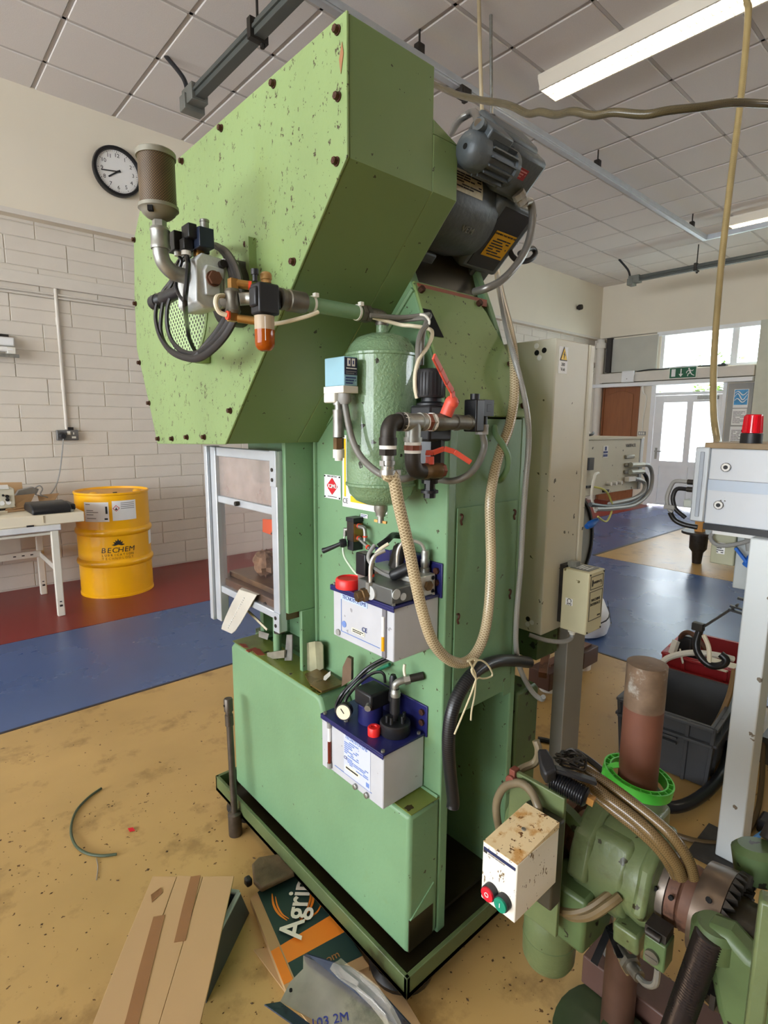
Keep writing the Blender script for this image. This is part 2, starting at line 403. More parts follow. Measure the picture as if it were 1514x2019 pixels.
# floor slab with the painted sheets laid on it
floor = structure(MB().box(XF - 0.2, YR - 0.2, -0.2, XB + 0.2, YW + 0.3, -0.004).obj('floor', seam_m))
def sheet(x0, y0, x1, y1, m):
    MB().box(x0, y0, -0.004, x1, y1, 0.0).obj('floor_sheet', m, floor, smooth=0)
sheet(XF, 4.236, XB, YW + 0.1, floor_red)
sheet(XF, 2.985, XB, 4.228, floor_blue)
sheet(3.30, YR, 5.83, 2.985, floor_blue)
sheet(XF, YR, 3.285, 2.968, floor_yellow)
sheet(5.842, YR, XB, 2.95, floor_yellow)
for a in ((XF, 2.968, 3.285, 2.985), (5.842, 2.95, XB, 2.985)):
    MB().box(a[0], a[1], -0.004, a[2], a[3], 0.002).obj('seam_strip', seam_m, floor, smooth=0)
MB().box(3.285, YR, -0.004, 3.30, 2.985, 0.002).obj('seam_strip', seam_m, floor, smooth=0)

# block wall: every block near the drum and bench is its own piece, the far stretch is joined
wall_left = structure(MB().box(XF - 0.2, YW + 0.008, -0.1, XB + 0.2, YW + 0.25, 4.3).obj('wall_left', paint_wall))
BW, BH = 0.4515, 0.1125
bm0 = MB().box(0.003, 0, 0.003, BW - 0.003, 0.016, BH - 0.003).obj('block', paint_wall, wall_left, bev=0.0025, smooth=0)
block_mesh = bm0.data
bpy.data.objects.remove(bm0)
rest = MB(); rnd = random.Random(3)
for r in range(28):
    shift = (0.19 if (r // 2) % 2 else -0.035)
    for k in range(-16, 24):
        x = shift + k * BW; z = 0.01 + r * BH; dy = rnd.uniform(-0.0015, 0.0015)
        if z + BH > 3.16: continue
        if -0.55 < x < 3.05:
            o = bpy.data.objects.new('block', block_mesh); COL.objects.link(o); o.parent = wall_left; o.location = (x, YW + dy, z)
            md = o.modifiers.new('bevel', 'BEVEL'); md.width = 0.003; md.segments = 1
        elif x + BW < XB and x > XF:
            rest.box(x + 0.004, YW + dy, z + 0.004, x + BW - 0.004, YW + 0.016, z + BH - 0.004)
ro = rest.obj('far_blocks', paint_wall, wall_left, smooth=0); ro['kind'] = 'stuff'
# plaster band above, standing proud of the blocks
MB().box(XF, 5.48, 3.075, XB, YW + 0.02, ZC + 0.1).obj('plaster_band', plaster, wall_left)
t = structure(MB().box(XF, 5.475, 3.075, XB, 5.482, 3.115).obj('trim_1', trim_m))
t = structure(MB().box(XF, YW - 0.035, 2.565, XB, YW + 0.002, 2.66).obj('trim_2', trim_m, bev=0.004))
for i, zz in enumerate((2.515, 2.49)):
    structure(MB().tube([(XF, YW - 0.012, zz), (3, YW - 0.012, zz), (XB, YW - 0.012, zz)], 0.009, 8, 1).obj('trim_%d' % (3 + i), trim_m))

# ceiling: one object per 600 mm tile, held in a grid of tee bars
ceiling = structure(MB().box(XF - 0.2, YR - 0.2, ZC + 0.03, XB + 0.2, YW + 0.3, ZC + 0.2).obj('ceiling', grid_m))
tm = MB().box(0.014, 0.014, -0.007, 0.586, 0.586, 0.02)
tmo = tm.obj('ceiling_tile', tile_m, ceiling, smooth=0); tile_mesh = tmo.data; bpy.data.objects.remove(tmo)
gx0, gy0 = 3.545 - 0.6 * 18, 3.85 - 0.6 * 22
grid = MB(); far = MB(); nt_ = 0
for i in range(0, 30):
    for j in range(0, 25):
        x, y = gx0 + 0.6 * i, gy0 + 0.6 * j
        if x > XB or y > 5.5: continue
        if x >= -0.1 and y >= -0.4 and nt_ < 300:
            o = bpy.data.objects.new('ceiling_tile', tile_mesh); COL.objects.link(o); o.parent = ceiling; o.location = (x, y, ZC); nt_ += 1
            md = o.modifiers.new('bevel', 'BEVEL'); md.width = 0.006; md.segments = 1
        else: far.box(x + 0.014, y + 0.014, ZC - 0.007, x + 0.586, y + 0.586, ZC + 0.02)
fo = far.obj('far_tiles', tile_m, ceiling, smooth=0); fo['kind'] = 'stuff'
for i in range(31): grid.box(gx0 + 0.6 * i - 0.012, YR, ZC, gx0 + 0.6 * i + 0.012, 5.49, ZC + 0.03)
for j in range(26): grid.box(XF, gy0 + 0.6 * j - 0.012, ZC, XB, gy0 + 0.6 * j + 0.012, ZC + 0.03)
grid.obj('ceiling_grid', grid_m, ceiling, smooth=0)

# wall behind the camera, with its row of tall windows
wf = MB()
wf.box(XF - 0.2, YR, -0.1, XF, YW, 0.9); wf.box(XF - 0.2, YR, 3.2, XF, YW, 4.2)
wf.box(XF - 0.2, YR, 0.9, XF, -2.5, 3.2); wf.box(XF - 0.2, 5.3, 0.9, XF, YW, 3.2)
structure(wf.obj('wall_front', plaster))
wn = MB()
for k in range(7): wn.box(XF - 0.12, -2.47 + k * 1.29 - 0.03, 0.9, XF - 0.06, -2.47 + k * 1.29 + 0.03, 3.2)
for zz in (0.93, 3.17): wn.box(XF - 0.12, -2.5, zz - 0.03, XF - 0.06, 5.3, zz + 0.03)
structure(wn.obj('window_1', upvc))
structure(MB().box(XF, YR - 0.2, -0.1, XB, YR, 4.2).obj('wall_right', mat('grey_plaster', (150, 146, 138), 0.8, var=0.04)))

# far wall with clerestory, brown door, glazed door
wb = MB(); X1 = XB + 0.22
wb.box(XB, YR, 3.09, X1, YW, 4.2)                         # plaster above
wb.box(XB, 4.33, 2.44, X1, YW, 3.1)                      # blocked bay (board in front)
wb.box(XB, 4.42, -0.1, X1, 4.63, 2.45); wb.box(XB, 5.33, -0.1, X1, YW, 2.45)
wb.box(XB, 4.63, 2.17, X1, 5.33, 2.45)
wb.box(XB, 3.2, 2.2, X1, 4.42, 2.45)
wb.box(XB, YR, -0.1, X1, 3.2, 2.44)
wall_back = structure(wb.obj('wall_back', plaster))
MB().box(XB - 0.12, 2.2, -0.0, XB, 2.79, 3.09).obj('pillar', mat('pale_green_plaster', (196, 198, 184), 0.7, var=0.04), wall_back)
MB().box(XB - 0.03, 2.82, 1.0, XB, 3.18, 2.15).obj('notice_board', mat('grey_board', (160, 160, 156), 0.7, var=0.05), wall_back)
bd = MB().box(XB - 0.03, 4.37, 2.45, XB, 5.2, 3.06).obj('infill_board', mat('grey_infill_board', (186, 186, 176), 0.7, var=0.08, scale=2), wall_back)
MB().box(XB - 0.1, 5.2, 2.45, XB, 5.29, 3.08).obj('dark_upright', mat('dark_upright', (50, 46, 44), 0.6), wall_back)
MB().cyl((XB - 0.1, 5.4, 0), (XB - 0.1, 5.4, 3.07), 0.075, 20).cyl((XB - 0.1, 5.4, 2.9), (XB - 0.1, 5.4, 3.0), 0.1, 20).obj('drain_pipe', trim_m, wall_back)
structure(MB().box(XB - 0.02, YR, 3.03, XB + 0.05, 4.4, 3.1).obj('trim_5', upvc))
cl = MB()                                                # clerestory frames
for y in (4.32, 3.16, 2.0, 0.84, -0.32, -1.48, -2.64): cl.box(XB + 0.02, y - 0.05, 2.44, XB + 0.1, y + 0.05, 3.06)
cl.box(XB + 0.022, -2.64, 2.43, XB + 0.098, 4.36, 2.48)
win2 = structure(cl.obj('window_2', upvc))
gl_win = mat_glass('window_glass', haze=0.03)
ys = (4.32, 3.16, 2.0, 0.84, -0.32, -1.48, -2.64)
for a, b in zip(ys[:-1], ys[1:]):
    MB().box(XB + 0.055, b + 0.05, 2.48, XB + 0.061, a - 0.05, 3.06).obj('pane', gl_win, win2, smooth=0)
# boxed beam and ledge under the clerestory
structure(MB().box(XB - 0.16, 2.8, 2.25, XB, 5.44, 2.42).obj('trim_6', trim_m, bev=0.008))
structure(MB().box(XB - 0.2, 2.8, 2.165, XB, 5.47, 2.23).obj('trim_7', upvc, bev=0.005))
# brown panelled door
brown = mat('brown_door_veneer', (142, 88, 52), 0.5, var=0.12, scale=3, stretch=(1, 12, 1))
d1 = structure(MB().box(XB + 0.005, 4.66, 0, XB + 0.05, 5.31, 2.16).obj('door_1', brown, bev=0.003))
arch = [(4.75 + 0.47 * k / 12, 2.03 + 0.07 * math.sin(math.pi * k / 12)) for k in range(13)]
MB().prism([(5.22, 1.15), (5.22, 2.03)] + arch[::-1] + [(4.75, 1.15)], 'x', XB - 0.008, XB + 0.006).obj('door_panel', brown, d1, bev=0.012)
MB().box(XB - 0.008, 4.75, 0.2, XB + 0.006, 5.22, 0.95).obj('door_panel', brown, d1, bev=0.012)
MB().box(XB - 0.02, 4.63, 0, XB + 0.02, 4.66, 2.19).box(XB - 0.02, 5.31, 0, XB + 0.02, 5.34, 2.19).box(XB - 0.02, 4.63, 2.16, XB + 0.02, 5.34, 2.19).obj('door_frame', brown, d1)
# white glazed door with transom light
FROST = bpy.data.materials.new('frosted_glass'); FROST.use_nodes = True
_n = FROST.node_tree.nodes; _n.remove(_n['Principled BSDF'])
_t = _n.new('ShaderNodeBsdfTranslucent'); _t.inputs[0].default_value = (0.92, 0.95, 0.97, 1); _tr = _n.new('ShaderNodeBsdfTransparent'); _m = _n.new('ShaderNodeMixShader'); _m.inputs[0].default_value = 0.75
FROST.node_tree.links.new(_tr.outputs[0], _m.inputs[1]); FROST.node_tree.links.new(_t.outputs[0], _m.inputs[2]); FROST.node_tree.links.new(_m.outputs[0], _n['Material Output'].inputs[0])
fr = MB(); xa, xb = XB - 0.02, XB + 0.07
fr.box(xa, 4.34, 0, xb, 4.42, 2.2); fr.box(xa, 3.2, 0, xb, 3.26, 2.2); fr.box(xa + 0.002, 3.201, 2.17, xb - 0.002, 4.419, 2.219); fr.box(xa + 0.002, 3.201, 1.99, xb - 0.002, 4.419, 2.04)
d2 = structure(fr.obj('door_2', upvc))
lf = MB(); xa, xb = XB - 0.03, XB + 0.03
lf.box(xa, 4.18, 0.03, xb, 4.33, 1.985); lf.box(xa, 3.26, 0.03, xb, 3.33, 1.985); lf.box(xa, 3.69, 0.03, xb, 3.79, 1.985)
for z0_, z1_ in ((1.865, 1.984), (0.735, 0.83), (0.031, 0.08)): lf.box(xa + 0.002, 3.261, z0_, xb - 0.002, 4.329, z1_)
leaf = lf.obj('door_leaf', upvc, d2)
for a, b in ((3.79, 4.18), (3.33, 3.69)):
    MB().box(XB - 0.006, a, 0.08, XB + 0.006, b, 0.735).obj('door_panel', upvc, leaf)
    MB().box(XB - 0.003, a, 0.83, XB + 0.003, b, 1.865).obj('pane', FROST, leaf, smooth=0)
MB().box(XB - 0.003, 3.26, 2.04, XB + 0.003, 4.34, 2.17).obj('pane', gl_win, d2, smooth=0)
MB().cyl((XB - 0.03, 4.25, 1.0), (XB - 0.08, 4.25, 1.0), 0.012).box(XB - 0.085, 4.13, 0.99, XB - 0.07, 4.26, 1.01).box(XB - 0.035, 4.23, 0.86, XB - 0.028, 4.27, 1.06).obj('door_handle', galv, leaf)
MB().box(XB - 0.09, 3.3, 1.9, XB - 0.03, 3.62, 1.96).obj('door_closer', galv, leaf, bev=0.006)
# grey-lavender pier, hedge and light paving outside
structure(MB().box(XB + 1.2, 4.3, 0, XB + 1.6, 4.75, 3.4).obj('trim_8', mat('outside_pier', (150, 148, 168), 0.7)))
structure(MB().box(XB + 0.22, -9, -0.3, XB + 26, 14, -0.05).obj('trim_9', mat('outside_paving', (200, 198, 190), 0.8)))
hd = MB(); rnd = random.Random(11)
for k in range(5200):
    y = rnd.uniform(-6, 9); x = XB + 9 + rnd.uniform(0, 2.2); top = 3.75 + 0.5 * math.sin(y * 1.7) + 0.45 * math.sin(y * 4.1 + 1)
    z = rnd.uniform(1.6, top); r = rnd.uniform(0.06, 0.15); a = rnd.uniform(0, 6.28); e = rnd.uniform(-0.8, 0.8)
    u = Vector((math.cos(a) * math.cos(e), math.sin(a) * math.cos(e), math.sin(e))) * r; w = Vector((-math.sin(a), math.cos(a), 0.4)) * r * 0.5
    c = Vector((x, y, z)); hd.add([c - u, c + w, c + u, c - w], [(0, 1, 2, 3)])
h = hd.obj('hedge', mat('hedge_leaves', (92, 112, 34), 0.6, var=0.45, scale=1.2), smooth=0); h['kind'] = 'stuff'
tag(h, 'pale green leafy hedge outside, seen through the far windows', 'hedge')

# ------------------------------------------------------------------ things on the walls and ceiling
lamp_on = mat('fluorescent_tube_glow', (255, 244, 222), 0.5, var=0, emit=26.0)
louvre = mat('white_louvre', (236, 230, 214), 0.4, var=0)
def batten(name, label, x, y0, y1, slats=True):
    t = thing(name, label, 'ceiling light', (x, (y0 + y1) / 2, ZC - 0.1))
    b = MB(); w = 0.15
    b.prism([(x - w, ZC - 0.008), (x + w, ZC - 0.008), (x + w, ZC - 0.03), (x + 0.115, ZC - 0.1), (x + 0.1, ZC - 0.1), (x + 0.1, ZC - 0.05), (x - 0.1, ZC - 0.05), (x - 0.1, ZC - 0.1), (x - 0.115, ZC - 0.1), (x - w, ZC - 0.03)], 'y', y0, y1)
    b.box(x - 0.12, y0 - 0.004, ZC - 0.1, x + 0.12, y0, ZC - 0.02); b.box(x - 0.12, y1, ZC - 0.1, x + 0.12, y1 + 0.004, ZC - 0.02)
    b.obj('housing', louvre, t, smooth=0)
    for dx in (-0.05, 0.05): MB().cyl((x + dx, y0 + 0.02, ZC - 0.066), (x + dx, y1 - 0.02, ZC - 0.066), 0.013, 10).obj('tube', lamp_on, t)
    if slats:
        s = MB(); n = int((y1 - y0) / 0.045)
        for k in range(n + 1):
            y = y0 + (y1 - y0) * k / n; s.box(x - 0.1, y - 0.0012, ZC - 0.1, x + 0.1, y + 0.0012, ZC - 0.07)
        for dx in (0.0,): s.box(x + dx - 0.003, y0, ZC - 0.1, x + dx + 0.003, y1, ZC - 0.055)
        o = s.obj('louvre', louvre, t, smooth=0); o['kind'] = 'stuff'
    return t
batten('ceiling_light', 'long lit fluorescent ceiling light above the press motor', 4.08, 1.17, 2.69)
batten('ceiling_light', 'distant lit fluorescent ceiling light near the far wall', 8.33, 1.17, 2.69)
batten('ceiling_light', 'lit fluorescent ceiling light overhead behind the viewpoint', -0.14, 1.17, 2.69, False)
batten('ceiling_light', 'added unseen fluorescent fill light over the feeder bay', 4.08, -1.9, -0.38, False)  # unseen batten added as fill light for the right side
batten('ceiling_light', 'added unseen fluorescent fill light beyond the feeder bay, out of frame', 8.33, -1.9, -0.38, False)  # unseen batten added to brighten the far end of the room

def busbar(label, x, y0, y1, z, stub):
    t = thing('busbar_trunking', label, 'trunking', (x, y0, z))
    gm = mat('grey_green_trunking', (84, 88, 84), 0.5, 0.2, var=0.1)
    b = MB(); b.box(x - 0.035, y1, z - 0.04, x + 0.035, y0, z + 0.04); b.box(x - 0.05, y1, z - 0.008, x + 0.05, y0, z + 0.012)
    b.obj('rail', gm, t, bev=0.003)
    MB().box(x - 0.06, y0 - 0.14, z - 0.06, x + 0.06, y0 + 0.03, z + 0.05).box(x - 0.075, y0 - 0.05, z - 0.09, x + 0.075, y0 + 0.04, z + 0.01).obj('end_box', mat('grey_end_box', (120, 122, 116), 0.45, 0.4, var=0.15), t, bev=0.004)
    MB().tube([(x - 0.02, y0 + 0.02, z + 0.05), (x - 0.03, y0 + 0.06, z + 0.16), (x - 0.1, y0 + 0.18, ZC)], 0.016, 8).obj('supply_cable', black, t)
    for k in range(3):
        y = y0 - 0.95 - 1.5 * k
        if y < y1: break
        MB().box(x - 0.06, y - 0.02, z - 0.055, x + 0.06, y + 0.02, z + 0.055).cyl((x, y, z), (x, y, ZC), 0.008, 8).cyl((x + 0.03, y, z - 0.075), (x + 0.03, y, z - 0.05), 0.015, 8).obj('hanger', dark_iron, t)
    return t
busbar('grey green busbar trunking with black supply cable, hanging above the clock wall', 1.88, 4.2, -3.6, 3.73, None)
busbar('dark busbar trunking hanging by the far wall beyond the beacon', 9.05, 4.28, -3.6, 3.73, None)

t = thing('ceiling_rail', 'long aluminium conductor rail running across the ceiling behind the press', 'rail', (5, 2.95, 3.86))
b = MB(); b.box(-2.4, 2.925, 3.835, 8.2, 2.975, 3.85); b.box(-2.4, 2.92, 3.85, 8.2, 2.932, 3.895); b.box(-2.4, 2.968, 3.85, 8.2, 2.98, 3.895); b.box(-2.4, 2.94, 3.85, 8.2, 2.96, 3.885)
b.obj('rail', alu, t, bev=0.002)
for x in (0.5, 2.93, 5.36, 7.75):
    MB().box(x - 0.03, 2.925, 3.88, x + 0.03, 2.975, 3.96).cyl((x, 2.95, 3.94), (x, 2.95, ZC), 0.007, 8).obj('hanger', dark_iron, t, bev=0.006)
MB().box(3.32, 2.905, 3.80, 3.43, 2.995, 3.85).cyl((3.34, 2.92, 3.78), (3.34, 2.92, 3.84), 0.018, 10).box(3.39, 2.93, 3.77, 3.42, 2.97, 3.81).obj('trolley', dark_iron, t, bev=0.005)
MB().box(8.2, -3.5, 3.84, 8.24, 2.98, 3.9).obj('cross_rail', alu, t)

# wall clock
cc = (1.74, 5.48, 3.599)
t = thing('wall_clock', 'round black rimmed wall clock with white dial on the cream plaster', 'clock', (cc[0], 5.48, cc[2]))
MB().lathe((cc[0], 5.479, cc[2]), (0, -1, 0), [(0, 0.2), (0.03, 0.205), (0.05, 0.198), (0.05, 0.176), (0.028, 0.17)], 40).obj('rim', black_gloss, t)
MB().cyl((cc[0], 5.455, cc[2]), (cc[0], 5.4495, cc[2]), 0.173, 40).obj('dial', label_white, t)
for k in range(1, 13):
    a = math.radians(30 * k)
    lettering(str(k), (cc[0] + 0.128 * math.sin(a), 5.449, cc[2] + 0.128 * math.cos(a)), (1, 0, 0), (0, 0, 1), 0.044, print_dark, t, name='numeral')
tk = MB()
for k in range(60):
    a = math.radians(6 * k); l = 0.012 if k % 5 == 0 else 0.006; u = Vector((math.sin(a), 0, math.cos(a)))
    tk.obox(Vector((cc[0], 5.449, cc[2])) + u * (0.164 - l / 2), u * l / 2, Vector((u.z, 0, -u.x)) * (0.002 if k % 5 == 0 else 0.001), Vector((0, 0.0005, 0)))
o = tk.obj('minute_marks', print_dark, t, smooth=0); o['kind'] = 'stuff'
hands = MB()
for ang, l, w in ((233, 0.1, 0.006), (262, 0.138, 0.0045)):
    a = math.radians(ang); u = Vector((math.sin(a), 0, math.cos(a))); c = Vector((cc[0], 5.444, cc[2]))
    hands.obox(c + u * (l / 2 - 0.012), u * (l / 2 + 0.012), Vector((u.z, 0, -u.x)) * w, Vector((0, 0.001, 0)))
hands.cyl((cc[0], 5.446, cc[2]), (cc[0], 5.438, cc[2]), 0.008).obj('hands', print_dark, t, smooth=0)

# socket, conduit drop
sk = (1.206, 5.57, 1.329)
t = thing('double_socket', 'grey double wall socket with one black plug, below the conduit', 'socket', (sk[0], 5.58, sk[2]))
MB().box(sk[0] - 0.085, 5.535, sk[2] - 0.045, sk[0] + 0.085, 5.578, sk[2] + 0.045).obj('back_box', mat('metalclad_grey', (112, 112, 112), 0.45, 0.4), t, bev=0.006)
MB().box(sk[0] - 0.005, 5.53, sk[2] + 0.005, sk[0] + 0.02, 5.536, sk[2] + 0.035).box(sk[0] + 0.03, 5.531, sk[2] - 0.028, sk[0] + 0.062, 5.536, sk[2] - 0.01).box(sk[0] + 0.042, 5.531, sk[2] + 0.005, sk[0] + 0.05, 5.536, sk[2] + 0.025).obj('insert', white_plastic, t)
MB().lathe((sk[0] - 0.045, 5.536, sk[2] - 0.005), (0, -1, 0), [(0, 0.032), (0.03, 0.03), (0.045, 0.018)], 14).obj('plug', black, t)
MB().box(sk[0] + 0.01, 5.54, sk[2] + 0.043, sk[0] + 0.05, 5.57, sk[2] + 0.07).obj('cable_gland', black, t)
tag(MB().tube([(sk[0] - 0.045, 5.5, sk[2] - 0.03)] + [(1.112, 5.5, 1.014), (1.053, 5.45, 0.88), (0.96, 5.3, 0.832), (0.873, 5.25, 0.856)], 0.005, 6).obj('mains_cable', grey_plastic), 'thin grey mains cable hanging from the black plug to the bench', 'cable')
ct = thing('wall_conduit', 'white vertical conduit running down the block wall to the grey socket', 'conduit', (sk[0], 5.57, sk[2] + 0.05))
MB().tube([(sk[0], 5.565, 2.565), (sk[0], 5.565, 1.9), (sk[0], 5.565, sk[2] + 0.05)], 0.0135, 10, 1).obj('pipe', trim_m, ct)
for z in (2.3, 1.75): MB().cyl((sk[0], 5.565, z - 0.03), (sk[0], 5.565, z + 0.03), 0.0165, 10).obj('coupler', trim_m, ct)
# insect killer style wall lamp at the frame edge
wl = (0.795, 5.55, 2.021)
t = thing('wall_lamp', 'white tubular wall lamp on the block wall above the bench', 'wall lamp', (wl[0] - 0.5, 5.57, wl[2]))
x1 = wl[0] + 0.07
MB().box(x1 - 0.9, 5.5, wl[2] + 0.03, x1, 5.575, wl[2] + 0.1).obj('housing', upvc, t, bev=0.01)
MB().cyl((x1 - 0.9, 5.49, wl[2]), (x1 - 0.02, 5.49, wl[2]), 0.022, 12).obj('tube', label_white, t)
MB().box(x1 - 0.06, 5.47, wl[2] - 0.035, x1, 5.575, wl[2] + 0.02).obj('end_cap', white_plastic, t, bev=0.006)
MB().box(x1 - 0.9, 5.47, wl[2] - 0.06, x1 + 0.02, 5.5, wl[2] - 0.035).obj('grille', galv, t)
MB().box(x1 - 0.9, 5.54, wl[2] + 0.1, x1 - 0.03, 5.575, wl[2] + 0.125).obj('bracket', dark_iron, t)

# exit sign
t = thing('exit_sign', 'green fire exit sign with arrow and running figure on the white beam', 'sign', (10.28, 3.86, 2.25))
MB().box(10.28, 3.63, 2.255, 10.3, 4.08, 2.45).obj('board', white_plastic, t, bev=0.003)
gs = mat('exit_green', (22, 92, 62), 0.4, var=0)
MB().box(10.276, 3.645, 2.27, 10.28, 4.065, 2.44).obj('panel', gs, t, smooth=0)
a = MB(); X = 10.272
a.box(X, 3.97, 2.295, X + 0.003, 4.035, 2.42)
a.box(X, 3.872, 2.33, X + 0.003, 3.888, 2.42); a.prism([(3.88, 2.285), (3.845, 2.335), (3.915, 2.335)], 'x', X, X + 0.003)
a.obj('arrow_and_door', label_white, t, smooth=0)
fg = MB(); fg.ball((X + 0.001, 3.755, 2.415), 0.014, (0.2, 1, 1), 10)
for p, q, w in (((3.75, 2.4), (3.725, 2.345), 0.022), ((3.75, 2.395), (3.79, 2.365), 0.011), ((3.745, 2.395), (3.7, 2.375), 0.011), ((3.7, 2.375), (3.685, 2.395), 0.01), ((3.73, 2.35), (3.765, 2.325), 0.014), ((3.765, 2.325), (3.77, 2.29), 0.012), ((3.725, 2.345), (3.7, 2.315), 0.014), ((3.7, 2.315), (3.665, 2.3), 0.012), ((3.79, 2.365), (3.79, 2.34), 0.01)):
    fg.bar((X + 0.0015, p[0], p[1]), (X + 0.0015, q[0], q[1]), 0.003, w, (0, p[1] - q[1], q[0] - p[0]))
fg.obj('running_figure', label_white, t, smooth=0)

# notices on the board by the glazed door
def poster(label, y0, y1, z0, z1, m):
    t = thing('poster', label, 'poster', (XB - 0.034, (y0 + y1) / 2, z0)); MB().box(XB - 0.034, y1, z0, XB - 0.031, y0, z1).obj('sheet', m, t, smooth=0); return t
t = poster('blue and white wave poster pinned topmost by the glazed door', 3.085, 2.875, 1.752, 2.05, label_white)
MB().box(XB - 0.036, 2.885, 1.80, XB - 0.0345, 3.075, 2.04).obj('print', mat('poster_blue', (70, 150, 205), 0.5, var=0.3, scale=12), t, smooth=0)
for z, a_ in ((1.87, 0.03), (1.93, 0.05), (1.985, 0.03)):
    ribbon([(XB - 0.0365, 3.07 - 0.18 * i / 8, z + a_ * math.sin(i * 0.9)) for i in range(9)], 0.016, (-1, 0, 0), label_white, t, 'white_wave')
t = poster('pale typed notice pinned in the middle by the glazed door', 3.085, 2.88, 1.475, 1.737, label_white)
print_lines(print_grey, t, (XB - 0.035, 3.07, 1.5), (0, -1, 0), (0, 0, 1), 0.17, 0.2, 9)
t = poster('pale typed notice with dark stamp pinned lowest by the glazed door', 3.09, 2.885, 1.18, 1.45, label_white)
print_lines(print_grey, t, (XB - 0.035, 3.07, 1.2), (0, -1, 0), (0, 0, 1), 0.17, 0.2, 8, seed=4)
MB().box(XB - 0.036, 2.9, 1.36, XB - 0.0345, 2.93, 1.4).obj('stamp', print_dark, t, smooth=0)
t = thing('switch_plate', 'small grey triple switch plate beside the brown door', 'switch', (XB - 0.01, 4.53, 1.29))
MB().box(XB - 0.03, 4.47, 1.28, XB, 4.6, 1.35).obj('plate', grey_plastic, t, bev=0.004)
for k in range(3): MB().box(XB - 0.036, 4.485 + k * 0.037, 1.295, XB - 0.03, 4.51 + k * 0.037, 1.335).obj('rocker', white_plastic, t)
tag(MB().tube([(XB - 0.17, 4.53, 2.2), (XB - 0.1, 4.535, 2.05), (XB - 0.02, 4.5, 1.95), (XB - 0.02, 4.53, 1.6), (XB - 0.015, 4.53, 1.35)], 0.01, 6).obj('switch_cable', white_plastic), 'white cable dropping from the beam to the switch plate', 'cable')
t = thing('ledge_box', 'small white junction box on the beam over the brown door', 'box', (XB - 0.2, 4.8, 2.25))
MB().box(XB - 0.22, 4.68, 2.24, XB - 0.17, 4.9, 2.44).obj('case', upvc, t, bev=0.005)
MB().cyl((XB - 0.222, 4.8, 2.3), (XB - 0.22, 4.8, 2.3), 0.01).obj('knockout', grey_plastic, t)
tag(MB().tube([(XB - 0.1, 4.68, 2.43), (XB - 0.09, 4.45, 2.45), (XB - 0.1, 4.2, 2.44), (XB - 0.08, 3.9, 2.46), (XB - 0.1, 3.3, 2.44)], 0.012, 6).obj('ledge_cable', black), 'dark loose cable lying along the top of the white beam', 'cable')
tag(MB().box(XB - 0.13, 3.22, 2.42, XB - 0.03, 3.33, 2.46).box(XB - 0.11, 3.25, 2.46, XB - 0.05, 3.3, 2.48).obj('ledge_device', black, bev=0.006), 'small black device sitting on the beam ledge under the clerestory', 'device')
tag(MB().lathe((9.55, 5.476, 3.55), (0, -1, 0), [(0, 0.03), (0.03, 0.03), (0.035, 0.05), (0.09, 0.045)], 12).obj('wall_sensor', dark_iron), 'small dark sensor fixed high on the white plaster near the room corner', 'sensor')

# ------------------------------------------------------------------ oil drum
yel = mat('yellow_drum_paint', (246, 180, 16), 0.32, var=0.04, scale=5, coat=0.2)
dc = (1.40, 5.06)
t = thing('oil_drum', 'yellow steel oil drum with black lettering standing by the block wall', 'drum', (dc[0], dc[1], 0))
RD, HD = 0.286, 0.875
pr = [(0.0, RD - 0.004), (0.0, RD + 0.004), (0.018, RD + 0.004), (0.022, RD)]
for zc in (0.288, 0.548):
    pr += [(zc - 0.03, RD), (zc - 0.016, RD + 0.012), (zc, RD + 0.016), (zc + 0.016, RD + 0.012), (zc + 0.03, RD)]
pr += [(HD - 0.02, RD), (HD - 0.014, RD + 0.006), (HD, RD + 0.006), (HD + 0.002, RD - 0.006), (HD - 0.018, RD - 0.012)]
MB().lathe((dc[0], dc[1], 0), (0, 0, 1), pr, 56).obj('shell', yel, t)
MB().cyl((dc[0], dc[1], HD - 0.03), (dc[0], dc[1], HD - 0.016), RD - 0.01, 40).obj('lid', mat('rust_stained_yellow', (214, 160, 84), 0.5, var=0.2, scale=4), t)
for ax_, ay_ in ((0.18, -0.08), (-0.17, -0.1)):
    MB().lathe((dc[0] + ax_, dc[1] + ay_, HD - 0.016), (0, 0, 1), [(0, 0.034), (0.01, 0.034), (0.012, 0.026), (0.018, 0.02)], 16).obj('bung', yel, t)
MB().box(dc[0] - 0.02, dc[1] - 0.12, HD - 0.016, dc[0] + 0.01, dc[1] - 0.1, HD - 0.01).obj('spout_tab', dark_iron, t)
def on_drum(ang, z, r=RD + 0.001): a = math.radians(ang); return Vector((dc[0] + r * math.cos(a), dc[1] + r * math.sin(a), z))
def drum_patch(name, a0, a1, z0, z1, m, r, n=10):
    b = MB(); vs = []; fs = []
    for k in range(n + 1):
        a = a0 + (a1 - a0) * k / n; vs += [on_drum(a, z0, r), on_drum(a, z1, r), on_drum(a, z0, RD - 0.001), on_drum(a, z1, RD - 0.001)]
    for k in range(n):
        i = 4 * k; fs.append((i, i + 4, i + 5, i + 1)); fs.append((i + 1, i + 5, i + 7, i + 3)); fs.append((i, i + 2, i + 6, i + 4))
    fs += [(0, 1, 3, 2), (4 * n, 4 * n + 2, 4 * n + 3, 4 * n + 1)]
    return b.add(vs, fs).obj(name, m, t, smooth=60)
FA = math.degrees(math.atan2(-dc[1], -dc[0]))         # bearing of the drum side that faces the doorway
drum_patch('hazard_label', FA - 46, FA - 6, 0.645, 0.805, label_white, RD + 0.0012)
drum_patch('hazard_label', FA - 1, FA + 37, 0.65, 0.812, label_white, RD + 0.0012)
drum_patch('hazard_label', FA + 66, FA + 84, 0.4, 0.55, label_white, RD + 0.0012)
